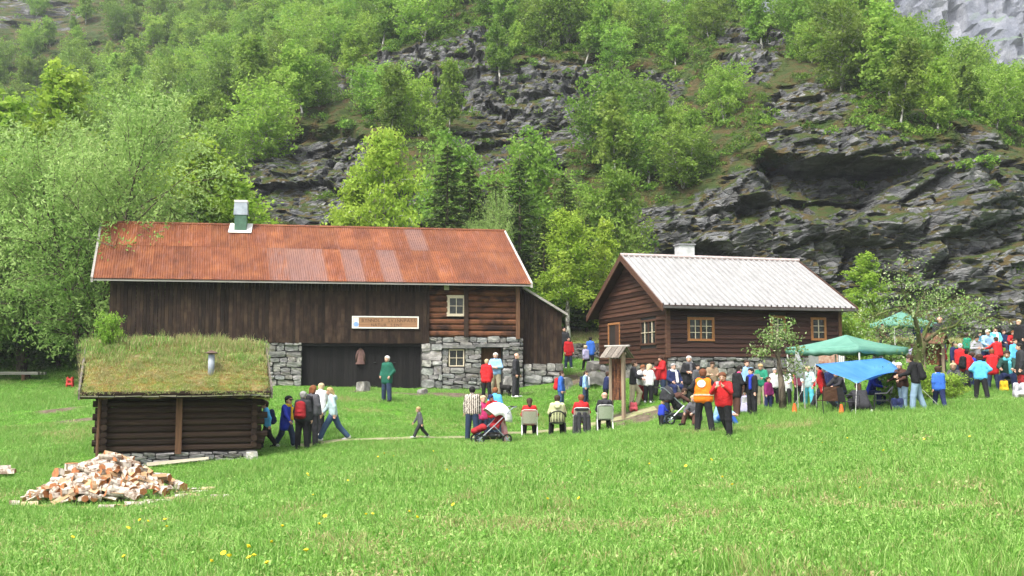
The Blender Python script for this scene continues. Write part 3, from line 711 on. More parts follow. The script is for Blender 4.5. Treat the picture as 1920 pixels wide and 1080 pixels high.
for a, b, s in ((eL, gL, -1), (eR, gR, 1)):
    mb = MB(); u = Vector((0.05 * s, 0, 0)); d = Vector((0, 0, -0.16)); e = Vector((0, 0, 0.07))
    lo = [a - u + d, a + u + d, b + u + d, b - u + d]; hi_ = [a - u + e, a + u + e, b + u + e, b - u + e]
    if s < 0: lo, hi_ = [lo[1], lo[0], lo[3], lo[2]], [hi_[1], hi_[0], hi_[3], hi_[2]]
    mb.hexa(lo, hi_); mb.build('bargeboard', M_grey_board, barn)
for s, x in ((-1, 0.06), (1, x_log1 - 0.06)):   # gable triangles
    V = [(x, 0.1, wall_top - 0.01), (x, BD - 0.1, wall_top - 0.01), (x, mid, gz_ - 0.25), (x + .05 * s, 0.1, wall_top - 0.01), (x + .05 * s, BD - 0.1, wall_top - 0.01), (x + .05 * s, mid, gz_ - 0.25)]
    link('gable', mesh_np('gable', V, [(0, 1, 2), (5, 4, 3), (0, 3, 4, 1), (1, 4, 5, 2), (2, 5, 3, 0)], M_plank), barn)
# chimney through the roof near the ridge
oc = mid - 0.35; cx0, cx1 = hit(440, 420, oc)[0], hit(464, 420, oc)[0]; cw = cx1 - cx0; zt = hit(452, 377, oc)[1]; zr = gz_ - 0.1
ch = boxo('chimney', M_green_metal, barn, cx0 + .02, cx1 - .02, oc - cw / 2, oc + cw / 2, zr - 0.55, zr + 0.55)
MB().hexa([(cx0 - .03, oc - cw / 2 - .03, zr + .55), (cx1 + .03, oc - cw / 2 - .03, zr + .55), (cx1 + .03, oc + cw / 2, zr + .55), (cx0 - .03, oc + cw / 2, zr + .55)], [(cx0, oc - cw / 2, zt - .1), (cx1, oc - cw / 2, zt - .1), (cx1, oc + cw / 2, zt - .1), (cx0, oc + cw / 2, zt - .1)]).build('chimney_hood', M_zinc, ch)
boxo('chimney_top', M_white_frame, ch, cx0 - .01, cx1 + .01, oc - cw / 2 - .02, oc + cw / 2 + .01, zt - .098, zt)
sl = (gL - eL); sl = Vector((0, sl.y, sl.z)).normalized(); c0 = Vector(((hit(430, 430, oc)[0]), 0, 0)); c1 = Vector((hit(473, 430, oc)[0], 0, 0))
pA = Vector((0, mid, gz_ + .085)); nr = Vector((0, -sl.z, sl.y))
mb = MB(); lo = [c0 + pA - sl * 1.0, c1 + pA - sl * 1.0, c1 + pA + sl * 0.02, c0 + pA + sl * 0.02]; mb.hexa(lo, [p + nr * 0.03 for p in lo]); mb.build('chimney_flashing', M_white_frame, ch)
# lean-to at the right end
LO = 0.45; a0 = X(976, 600, LO); a1 = X(1053, 600, LO); zb_ = Z(1000, 682, LO); zA, zB = Z(976, 541, LO), Z(1053, 588, LO)
topf = lambda x: zA + (zB - zA) * (x - a0) / (a1 - a0)
planks(barn, a0, a1, zb_, 0, LO, 5, M_plank, (0.13, 0.18), 0.035, 'leanto_plank', topf)
mb = MB(); mb.box(a1 - 0.05, a1 + 0.01, LO + 0.012, LO + 4.0, zb_, zB - .02); mb.hexa([(a0, LO + 4.0, zb_), (a1, LO + 4.0, zb_), (a1, LO + 4.05, zb_), (a0, LO + 4.05, zb_)], [(a0, LO + 4.0, zA), (a1, LO + 4.0, zB), (a1, LO + 4.05, zB), (a0, LO + 4.05, zA)])
mb.build('leanto_side', M_plank, barn)
ra, rb_ = Vector((a0 + .05, LO - 0.25, topf(a0 + .05) + .03)), Vector((X(1063, 600, LO), LO - 0.25, 0)); rb_.z = topf(rb_.x) + .03
bk = Vector((0, 4.6, 0)); lo = [ra, rb_, rb_ + bk, ra + bk]; MB().hexa(lo, [p + Vector((0, 0, .12)) for p in lo]).build('leanto_roof', M_grey_board, barn)
stone_wall(barn, 'leanto_base', X(981, 700, LO), X(1056, 700, LO), -0.7, zb_ - 0.01, LO - 0.12, 0.6, 14, (0.22, 0.36), (0.3, 0.75), tint=1.15, label='low stone base under the lean-to')
# lower boulders of the corner
BARN_FOOT = (BARN, -0.2, X(1058, 700, LO) + 0.2, -0.05, BD + 0.3)

# sign board on the barn
s0, s1 = hit(660, 604, -0.06), hit(785, 604, -0.06); szb, szt = hit(720, 616, -0.06)[1], hit(720, 593, -0.06)[1]
sign = empty('sign_board', BARN.w(s0[0], -0.065, szb), BARN.yaw, 'white framed brown wooden sign board hung on the dark barn planks', 'sign')
sw, sh = s1[0] - s0[0], szt - szb
M_sign = wood('sign_wood', (0.20, 0.105, 0.055), (0.32, 0.18, 0.10), 'x', 0.7, None, 0.05, 0.2)
boxo('board', M_sign, sign, 0.03, sw - 0.03, -0.02, 0.02, 0.03, sh - 0.03)
mb = MB(); f = 0.055; mb.box(0, sw, -0.04, 0.025, 0, f); mb.box(0, sw, -0.04, 0.025, sh - f, sh); mb.box(0, f, -0.039, 0.025, f, sh - f); mb.box(sw - f, sw, -0.039, 0.025, f, sh - f); mb.build('frame', M_white_frame, sign)
boxo('emblem', plain('emblem_white', (0.7, 0.68, 0.62), 0.6), sign, f + .01, f + 0.25, -0.03, -0.021, f + .01, sh - f - .01)
mb = MB(); n = 12; mb.add([(f + 0.13 + 0.115 * math.cos(2 * math.pi * k / n), -0.034, f + 0.13 + 0.11 * math.sin(2 * math.pi * k / n)) for k in range(n)] + [(f + 0.13 + 0.115 * math.cos(2 * math.pi * k / n), -0.0301, f + 0.13 + 0.11 * math.sin(2 * math.pi * k / n)) for k in range(n)], [tuple(range(n))[::-1]] + [(k, (k + 1) % n, n + (k + 1) % n, n + k) for k in range(n)]); mb.build('emblem_mark', plain('emblem_blue', (0.22, 0.36, 0.68), 0.6), sign)
def lettering(txt, parent, x, z, size, mat, y=-0.0215, extr=0.003, pitch=0.6):
    """every letter is a piece of its own"""
    dg = None; n = len(txt)
    for i, ch_ in enumerate(txt):
        if ch_ == ' ': continue
        cu = bpy.data.curves.new('letter', 'FONT'); cu.body = ch_; cu.size = size; cu.extrude = extr; cu.align_x = 'CENTER'; cu.materials.append(mat)
        tmp = bpy.data.objects.new('letter_curve', cu); col.objects.link(tmp)
        me = bpy.data.meshes.new_from_object(tmp.evaluated_get(bpy.context.evaluated_depsgraph_get())); bpy.data.objects.remove(tmp)
        link('letter', me, parent, (x + (i - (n - 1) / 2) * size * pitch, y, z), (R(90), 0, 0))
M_letter = plain('dark_brown_letters', (0.075, 0.045, 0.025), 0.7)
lettering('BYNNOLF SVINNPASS', sign, sw * 0.55, sh * 0.53, 0.205, M_letter, pitch=0.72)
lettering('NATUR SENT', sign, sw * 0.52, sh * 0.17, 0.19, M_letter, pitch=0.75)
# coat on a hook by the door
cxx, czz = hit(676, 652, 0.25)
coat = empty('hanging_coat', BARN.w(cxx, 0.2, czz - 0.75), BARN.yaw, 'brown-pink coat hanging on the black barn door', 'coat')
V, F = [], []; n = 10
prof = [(0.72, .05), (0.62, .12), (0.45, .15), (0.2, .19), (0.0, .22)]
for z, w_ in prof:
    for k in range(n):
        a = 2 * math.pi * k / n; V.append((w_ * math.cos(a) * (1 + .12 * math.sin(3 * a + z * 4)), 0.06 * math.sin(a) * (1 + .4 * math.sin(5 * a)), z))
for i in range(len(prof) - 1):
    for k in range(n): a, b = i * n + k, i * n + (k + 1) % n; F.append((a, b, b + n, a + n))
F.append(tuple(range(n))); link('cloth', mesh_np('cloth', V, F, plain('coat_cloth', (0.16, 0.09, 0.08), 0.9), True), coat)
for s_ in (-1, 1): MB().tube([(.09 * s_, -.01, .62), (.17 * s_, -.03, .42), (.19 * s_, -.02, .14)], [.055, .05, .04], 7).build('sleeve', plain('coat_sleeve', (0.13, 0.075, 0.066), 0.9), coat, True)
MB().tube([(0, 0.1, 0.72), (0, 0.0, 0.74), (0, -0.03, 0.79)], 0.012, 5).build('hook', M_black_metal, coat)

# ---------------------------------------------------------------- the house with the white metal roof
hl, hr = at(1252, 700, 42.0), at(1577, 700, 44.1)
hyaw = math.atan2(hr.y - hl.y, hr.x - hl.x); HOUSE = Frame((hl.x, hl.y, at(1252, 668, 42).z), hyaw)      # z = 0 at the bottom of the siding
house = empty('house', HOUSE.o - Vector((0, 0, 1.9)), hyaw, 'red-brown timber house with white ribbed metal roof on a stone foundation', 'house')
hh = HOUSE.hit; HL = (hr - hl).length; HW = 8.2; Hp = Vector((0, 0, 1.9))
zo = 1.9          # the empty stands at the foot of the foundation
h_eave = hh(1400, 576, -0.5)[1]; g1 = hh(1505, 493, HW / 2); g0 = hh(1172, 482, HW / 2); h_ridge = (g1[1] + g0[1]) / 2
def siding(parent, x0, x1, z0, z1, n, y, mat, seed, holes=(), axis='x', ends=None, out=-1):
    r_ = random.Random(seed); bh = (z1 - z0) / n
    for k in range(n):
        za, zb2 = z0 + k * bh, z0 + (k + 1) * bh + 0.02; a, b = x0, x1
        if ends: a, b = ends((za + zb2) / 2)
        if b - a < 0.1: continue
        cuts = [(a, b)]
        for h in holes:
            if zb2 > h[2] + .02 and za < h[3] - .02: cuts = [s for q in cuts for s in ((q[0], min(q[1], h[0])), (max(q[0], h[1]), q[1])) if s[1] - s[0] > 0.04]
        for u0, u1 in cuts:
            d = r_.uniform(-.004, .004); lo, hi_ = y + out * (0.062 + d), y + out * (0.012 + d); m = MB(); c = (lambda u, v, z: (u, v, z)) if axis == 'x' else (lambda u, v, z: (v, u, z))
            dz = r_.uniform(-.006, .006)
            bot = [c(u0, lo, za + dz), c(u1, lo, za + dz), c(u1, y, za + dz), c(u0, y, za + dz)]; top = [c(u0, hi_, zb2), c(u1, hi_, zb2), c(u1, y, zb2), c(u0, y, zb2)]
            if axis != 'x': bot, top = bot[::-1], top[::-1]
            m.hexa(bot, top); m.build('siding_board', mat, parent)
w1 = (hh(1291, 610)[0], hh(1336, 610)[0], hh(1313, 637)[1] + zo, hh(1313, 598)[1] + zo)
w2 = (hh(1446, 610)[0], hh(1470, 610)[0], hh(1458, 634)[1] + zo, hh(1458, 595)[1] + zo); w3 = (hh(1522, 610)[0], hh(1546, 610)[0], hh(1534, 636)[1] + zo, hh(1534, 598)[1] + zo)
pad = 0.07; holes = [(w[0] - pad, w[1] + pad, w[2] - pad, w[3] + pad) for w in (w1, w2, w3)]
top_l = h_eave + 0.22 + zo
siding(house, 0.12, HL - 0.1, zo, top_l, 12, 0.0, M_siding, 21, holes)
boxo('wall_core', M_mortar, house, 0.05, HL - 0.05, 0.003, 0.12, zo - .02, top_l)
for w, c, sp in ((w1, 4, 2), (w2, 2, None), (w3, 2, None)): window(house, HOUSE, *w, -0.01, c, 3, M_trim, M_cream_frame, split=sp, curtain=True, casing=pad, fw=0.04)
for w in (w1, w2, w3): boxo('window_backing', M_mortar, house, w[0], w[1], 0.14, 0.16, w[2], w[3])
boxo('corner_board', M_trim_dark, house, -0.06, 0.115, -0.07, 0.1, zo - .05, top_l); boxo('corner_board', M_post, house, HL - 0.095, HL + 0.06, -0.07, 0.1, zo - .05, top_l)
# gable end with door and window (plane x = 0, facing -x)
gdoor = (HOUSE.hitx(1163, 640, 0)[0], HOUSE.hitx(1143, 640, 0)[0], HOUSE.hitx(1153, 672, 0)[1] + zo, HOUSE.hitx(1153, 609, 0)[1] + zo)
gwin = (HOUSE.hitx(1231, 625, 0)[0], HOUSE.hitx(1203, 625, 0)[0], HOUSE.hitx(1216, 645, 0)[1] + zo, HOUSE.hitx(1216, 602, 0)[1] + zo)
gdoor = (min(gdoor[0], gdoor[1]), max(gdoor[0], gdoor[1]), gdoor[2], gdoor[3]); gwin = (min(gwin[:2]), max(gwin[:2]), gwin[2], gwin[3])
gz0 = zo - 0.25
pit = (h_ridge - h_eave) / (HW / 2 + 0.5)
def gable_ends(z):
    zz = z - zo - h_eave + 0.06; d = max(0.0, zz / pit - 0.5); return (0.02 + d, HW - 0.02 - d)
siding(house, 0, HW, gz0, h_ridge + zo - 0.05, 24, 0.0, M_siding_y, 22, [(gdoor[0] - .08, gdoor[1] + .08, gdoor[2] - .1, gdoor[3] + .1), (gwin[0] - .06, gwin[1] + .06, gwin[2] - .06, gwin[3] + .06)], 'y', gable_ends)
window(house, HOUSE, *gwin, -0.01, 4, 2, M_trim_dark, M_cream_frame, axis='y', split=2, curtain=True, casing=0.06, fw=0.035)
V = [(0.003, 0.02, gz0), (0.003, HW - .02, gz0), (0.003, HW - .02, h_eave + zo), (0.003, HW / 2, h_ridge + zo - .12), (0.003, .02, h_eave + zo)]
V += [(p[0] + 0.1, p[1], p[2]) for p in V]
link('gable_core', mesh_np('gable_core', V, [(0, 4, 3, 2, 1), (5, 6, 7, 8, 9)] + [(k, (k + 1) % 5, 5 + (k + 1) % 5, 5 + k) for k in range(5)], M_mortar), house)
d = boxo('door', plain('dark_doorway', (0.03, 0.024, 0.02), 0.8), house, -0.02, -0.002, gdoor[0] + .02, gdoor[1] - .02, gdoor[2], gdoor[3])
mb = MB(); k = 0.09; mb.box(-.06, .0, gdoor[0] - k, gdoor[0] + .02, gdoor[2], gdoor[3]); mb.box(-.06, .0, gdoor[1] - .02, gdoor[1] + k, gdoor[2], gdoor[3]); mb.box(-.061, .0, gdoor[0] - k, gdoor[1] + k, gdoor[3] + .002, gdoor[3] + .1); mb.build('door_frame', M_trim, d)
boxo('door_panel', M_trim_dark, d, -0.05, -0.025, gdoor[0] + .02, gdoor[0] + .02 + (gdoor[1] - gdoor[0]) * 0.35, gdoor[2], gdoor[3])
MB().box(HL - .12, HL - .02, 0.02, HW, gz0, h_eave + zo).box(0.02, HL - .02, HW - .1, HW, gz0, h_eave + zo).build('back_wall', M_siding, house)
# roof panels
RO = 0.5; NP = 33; xa, xb = -0.42, HL + 0.5
def roofp(x, t, lift=0.0, back=False):
    y = -RO + (HW / 2 + RO) * t; z = h_eave + (h_ridge - h_eave) * t + zo
    if back: y = HW - y
    return Vector((x, y, z + lift))
pw = (xb - xa) / NP
panel = None
for i in range(NP):
    x0 = xa + i * pw; x1 = x0 + pw; rw = 0.035; V, F = [], []
    for t in (0.0, 0.5, 1.0):
        V += [roofp(x0, t, .045), roofp(x0 + rw * .5, t, .125), roofp(x0 + rw * 1.9, t, .125), roofp(x0 + rw * 2.4, t, .045), roofp(x1, t, .045)]
    for r in range(2):
        for c in range(4): a = r * 5 + c; F.append((a, a + 1, a + 6, a + 5))
    link('roof_panel', mesh_np('roof_panel', V, F, M_roof_white), house)
mb = MB()
for back in (False, True):
    a, b, c, d2 = roofp(xa, 0, 0, back), roofp(xb, 0, 0, back), roofp(xb, 1, 0, back), roofp(xa, 1, 0, back)
    lo = [a, b, c, d2]; lo = lo if not back else [b, a, d2, c]
    mb.hexa([p - Vector((0, 0, .1)) for p in lo], [p + Vector((0, 0, .04 if not back else .08)) for p in lo])
mb.build('roof_deck', M_siding, house)
mb = MB(); a, b = roofp(xa - .03, 1, .1), roofp(xb + .03, 1, .1); mb.tube([a, b], 0.09, 8); mb.build('ridge_cap', plain('pale_ridge_metal', (0.55, 0.45, 0.43), 0.5, None, 6, 0.2), house)
e0 = roofp(xa, 0); mb = MB(); mb.box(xa, xb, e0.y - 0.11, e0.y - 0.02, e0.z - 0.10, e0.z + 0.005); mb.build('gutter', plain('dark_gutter', (0.09, 0.08, 0.078), 0.5), house)
for x, s in ((xa, -1), (xb, 1)):
    for back in (False, True):
        a, c = roofp(x, -0.02, 0, back), roofp(x, 1, 0, back); u = Vector((0.03, 0, 0)); mb = MB(); dn, up_ = Vector((0, 0, -.17)), Vector((0, 0, .1 if not back else .13))
        lo = [a - u + dn, a + u + dn, c + u + dn, c - u + dn]; hi_ = [a - u + up_, a + u + up_, c + u + up_, c - u + up_]
        if back: lo, hi_ = [lo[1], lo[0], lo[3], lo[2]], [hi_[1], hi_[0], hi_[3], hi_[2]]
        mb.hexa([p + u * s * 1.01 for p in lo], [p + u * s * 1.01 for p in hi_]); mb.build('bargeboard', M_trim_dark, house)
co = HW / 2 + 0.35; q0, q1 = hh(1270, 470, co)[0], hh(1297, 470, co)[0]; ct = hh(1283, 461, co)[1] + zo
ch = boxo('chimney', M_chimney, house, q0, q1, co - .3, co + .3, h_ridge + zo - 0.6, ct); boxo('chimney_cap', plain('grey_cap', (.25, .25, .26), .8), ch, q0 - .05, q1 + .05, co - .35, co + .35, ct + .002, ct + .07)
stone_wall(house, 'foundation', 0.0, HL, -0.2, zo - 0.03, -0.02, 0.5, 31, (0.14, 0.36), (0.22, 0.65), tint=1.1, label='grey stone foundation under the house')
stone_wall(house, 'gable_foundation', 0.35, HW, 0.35, gz0 - 0.02, 0.02, 0.4, 32, (0.2, 0.3), (0.3, 0.6), axis='y')
HOUSE_FOOT = (HOUSE, -0.1, HL + 0.2, -0.05, HW + 0.3)

# ---------------------------------------------------------------- the little sod-roofed log shed
sl0, sr0 = at(192, 860, 27.6), at(478, 850, 28.9)
syaw = math.atan2(sr0.y - sl0.y, sr0.x - sl0.x); SHED = Frame((sl0.x, sl0.y, at(300, 868, 28.1).z), syaw)
shed = empty('log_shed', SHED.o, syaw, 'low log shed with a grass sod roof and stovepipe', 'shed')
sh_ = SHED.hit; SL = (sr0 - sl0).length; SD = 3.0
zf = sh_(335, 846)[1]; zt = sh_(335, 742)[1] + 0.05; nl = 9; lh = (zt - zf) / nl; xpost = sh_(335, 800)[0]
for k in range(nl):
    z = zf + (k + .5) * lh
    log_x(shed, -0.22 - .06 * (k % 2), SL + 0.16 + 0.08 * (k % 3), 0.0, z, lh * 1.0, 0.17, M_log_dark, 100 + k)
for k in range(nl):                                  # logs of the side walls: their ends stick out at the corners
    z = zf + (k + .5) * lh + lh * 0.45
    for x in (0.02, SL - 0.05):
        m = MB().tube([(x, -0.24 - .05 * (k % 2), z), (x, SD + .2, z)], lh * 0.5, 8); m.build('side_log', M_log_dark, shed)
boxo('post', M_post, shed, xpost - .085, xpost + .085, -0.2, -0.09, zf - .06, zt)
MB().tube([(-0.13, -0.24, -0.05), (-0.1, -0.22, zt)], 0.045, 6).build('corner_pole', M_post, shed)
boxo('back_wall', M_log_dark, shed, 0.1, SL - .1, SD - .1, SD, zf, zt)
stone_wall(shed, 'foundation', -0.05, SL + 0.05, -0.25, zf - 0.03, -0.1, 0.5, 41, (0.06, 0.13), (0.18, 0.5), tint=1.1)
eo = -0.55; q0 = sh_(152, 742, eo); q1 = sh_(506, 738, eo); zE = (q0[1] + q1[1]) / 2; xE0, xE1 = q0[0], q1[0]; mid_s = SD / 2; zR = (sh_(160, 655, mid_s)[1] + sh_(480, 650, mid_s)[1]) / 2
def sod_mat():
    t = NT('sod'); v = t.coord('Object', rnd=False); c = t.ramp(t.noise(v, 2.2, 7, 0.65), [(0.28, (0.06, 0.07, 0.02)), (0.42, (0.13, 0.16, 0.035)), (0.55, (0.20, 0.14, 0.04)), (0.7, (0.26, 0.22, 0.11))])
    t.base(c); t.set(0.95, 0, 0.1); t.bump(t.noise(v, 9, 6), 0.9, 0.08); return t.m
nu, nv = 64, 33; V = []
for j in range(nv):
    t = j / (nv - 1) * 2
    for i in range(nu):
        x = xE0 + (xE1 - xE0) * i / (nu - 1); tt = t if t <= 1 else 2 - t
        y = eo + (mid_s - eo) * tt; y = y if t <= 1 else SD - y
        z = zE + (zR - zE) * tt ** 0.96 + 0.17
        edge = min(i, nu - 1 - i) / 3.0
        z += 0.16 * (float(fbm(np.array([x * 1.6 + 5]), np.array([t * 4.0]), 9, 3)[0]) - 0.5) - 0.08 * max(0, 1 - edge) - 0.10 * max(0, 1 - tt * 7)
        V.append((x, y - (0.03 if t <= 1 else -.03) * max(0, 1 - tt * 7), z))
SV = np.array(V); FF = [tuple(q) for q in grid_faces(nu, nv)]
nb_ = len(V)
bot = [(x, y, z - 0.14) for x, y, z in V]; ring = [i for i in range(nu)] + [j * nu + nu - 1 for j in range(1, nv)] + [(nv - 1) * nu + i for i in range(nu - 2, -1, -1)] + [j * nu for j in range(nv - 2, 0, -1)]
for a, b in zip(ring, ring[1:] + ring[:1]): FF.append((b, a, a + nb_, b + nb_))
sod = link('sod_roof', mesh_np('sod_roof', V + bot, FF, sod_mat(), True), shed); sod['label'] = 'thick sod roof with moss along the eave'
dk = MB()
for s in (0, 1):
    a, b, c, d2 = Vector((xE0 - .02, eo - .03, zE)), Vector((xE1 + .02, eo - .03, zE)), Vector((xE1 + .02, mid_s, zR)), Vector((xE0 - .02, mid_s, zR)); lo = [a, b, c, d2]
    if s: lo = [Vector((p.x, SD - p.y, p.z)) for p in (b, a, d2, c)]
    dk.hexa([p - Vector((0, 0, .10)) for p in lo], [p + Vector((0, 0, .03)) for p in lo])
dk.build('roof_deck', M_log_dark, shed)
log_x(shed, xE0 - .03, xE1 + .03, eo - .02, zE + .04, .11, .11, M_log_dark, 150, 'eave_log')
r_ = random.Random(6); x = xE0
while x < xE1 - .05:                                 # curls of birch bark under the sod
    w_ = r_.uniform(0.2, 0.5); b = min(x + w_, xE1); y = eo - r_.uniform(.07, .1); z = zE - r_.uniform(.03, .06)
    MB().hexa([(x, y, z), (b - .02, y, z + r_.uniform(-.015, .015)), (b - .02, eo + .1, z + .02), (x, eo + .1, z + .02)], [(x, y - .01, z + .02), (b - .02, y - .01, z + .025), (b - .02, eo + .1, z + .035), (x, eo + .1, z + .035)]).build('bark_strip', M_pale_wood if r_.random() < .6 else M_grey_board, shed); x = b
for x in (xE0 - .05, xE1 + .05):
    for s in (0, 1):
        a, b = Vector((x, eo - .05, zE - .02)), Vector((x, mid_s, zR + .04))
        if s: a.y, b.y = SD - a.y, SD - b.y
        u = Vector((.025, 0, 0)); lo = [a - u - Vector((0, 0, .1)), a + u - Vector((0, 0, .1)), b + u - Vector((0, 0, .1)), b - u - Vector((0, 0, .1))]; hi_ = [p + Vector((0, 0, .27)) for p in lo]
        if s: lo, hi_ = [lo[1], lo[0], lo[3], lo[2]], [hi_[1], hi_[0], hi_[3], hi_[2]]
        MB().hexa(lo, hi_).build('bargeboard', M_old_board, shed)
for x, s in ((0.02, -1), (SL - .05, 1)):
    V = [(x, .05, zt - .05), (x, SD - .05, zt - .05), (x, mid_s, zR - .08), (x + .1 * s, .05, zt - .05), (x + .1 * s, SD - .05, zt - .05), (x + .1 * s, mid_s, zR - .08)]
    link('gable', mesh_np('gable', V, [(0, 1, 2), (5, 4, 3), (0, 3, 4, 1), (1, 4, 5, 2), (2, 5, 3, 0)], M_log_dark), shed)
py_ = eo + 0.55; pq = sh_(396, 690, py_); pz0 = zE + (zR - zE) * (py_ - eo) / (mid_s - eo); pzt = sh_(396, 662, py_)[1]
pipe = MB().tube([(pq[0], py_, pz0), (pq[0], py_, pzt - .04)], 0.09, 12).build('stovepipe', plain('pipe_zinc', (0.30, 0.33, 0.37), 0.6, (0.22, 0.24, 0.28), 4, 0.1), shed, True)
n = 12; MB().add([(pq[0] + .2 * math.cos(2 * math.pi * k / n), py_ + .2 * math.sin(2 * math.pi * k / n), pzt + .0) for k in range(n)] + [(pq[0], py_, pzt + .085), (pq[0], py_, pzt - .04)], [(k, (k + 1) % n, n) for k in range(n)] + [((k + 1) % n, k, n + 1) for k in range(n)]).build('pipe_cap', plain('rusty_cap', (.10, .06, .045), .7), pipe)
SHED_FOOT = (SHED, -0.25, SL + 0.2, -0.15, SD + 0.2)
# ------------------------------------------------------------------ plants
M_birch_leaf = leaf_mat('young_birch_leaf', [(0.0, (0.13, 0.25, 0.028)), (0.5, (0.235, 0.375, 0.05)), (1.0, (0.36, 0.49, 0.09))], 0.5)
M_lime_leaf = leaf_mat('lime_birch_leaf', [(0.0, (0.17, 0.30, 0.028)), (0.5, (0.30, 0.44, 0.05)), (1.0, (0.42, 0.54, 0.09))], 0.5, var=0.08)
M_hill_leaf = leaf_mat('slope_birch_leaf', [(0.0, (0.10, 0.21, 0.024)), (0.5, (0.195, 0.335, 0.045)), (1.0, (0.30, 0.43, 0.085))], 0.5, var=0.32)
M_sallow_leaf = leaf_mat('grey_green_sallow_leaf', [(0.0, (0.15, 0.265, 0.055)), (0.5, (0.26, 0.40, 0.105)), (1.0, (0.42, 0.54, 0.20))], 0.5, var=0.1)
M_spruce_leaf = leaf_mat('spruce_needles', [(0.0, (0.040, 0.08, 0.016)), (0.6, (0.085, 0.145, 0.028)), (1.0, (0.16, 0.22, 0.04))], 0.2, var=0.25)
M_apple_leaf = leaf_mat('apple_leaf', [(0.0, (0.12, 0.20, 0.045)), (0.6, (0.22, 0.32, 0.085)), (1.0, (0.48, 0.50, 0.30))], 0.4, var=0.1)
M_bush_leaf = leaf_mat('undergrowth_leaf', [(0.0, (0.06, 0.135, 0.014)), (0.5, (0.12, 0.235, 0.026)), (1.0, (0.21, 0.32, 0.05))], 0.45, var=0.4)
def bark_mat(name, c, c2, scale):
    t = NT(name); v = t.coord('Object', (1, 1, 0.45)); f = t.noise(v, scale, 5)
    t.base(t.ramp(f, [(0.42, c2), (0.55, c)])); t.set(0.9, 0, 0.2); t.bump(f, 0.4, 0.02); return t.m
M_birch_bark = bark_mat('birch_bark', (0.50, 0.48, 0.44), (0.07, 0.06, 0.05), 6)
M_bark = bark_mat('grey_bark', (0.14, 0.115, 0.085), (0.05, 0.04, 0.03), 7)
M_moss_bark = bark_mat('mossy_bark', (0.11, 0.095, 0.05), (0.08, 0.105, 0.025), 3)

def leaf_cloud(name, P, size, mat, rng, aspect=1.6, droop=0.0, val=None):
    n = len(P); P = np.asarray(P)
    d = rng.normal(size=(n, 3)); d[:, 2] -= droop * 2; d /= np.linalg.norm(d, axis=1)[:, None] + 1e-9
    w = np.cross(d, rng.normal(size=(n, 3))); w /= np.linalg.norm(w, axis=1)[:, None] + 1e-9
    s = (size * (0.6 + 0.8 * rng.random(n)))[:, None]
    a = d * s; b = w * s / aspect
    V = np.stack([P - a * 0.5, P + b * 0.5 - a * 0.05, P + a * 0.5, P - b * 0.5 - a * 0.05], 1).reshape(-1, 3)
    me = mesh_np(name, V, np.arange(4 * n).reshape(n, 4), mat, False)
    at_ = me.attributes.new('leaf', 'FLOAT', 'FACE')
    v = rng.random(n) if val is None else np.clip(val + 0.35 * (rng.random(n) - 0.5), 0, 1)
    at_.data.foreach_set('value', v.astype(np.float32)); return me
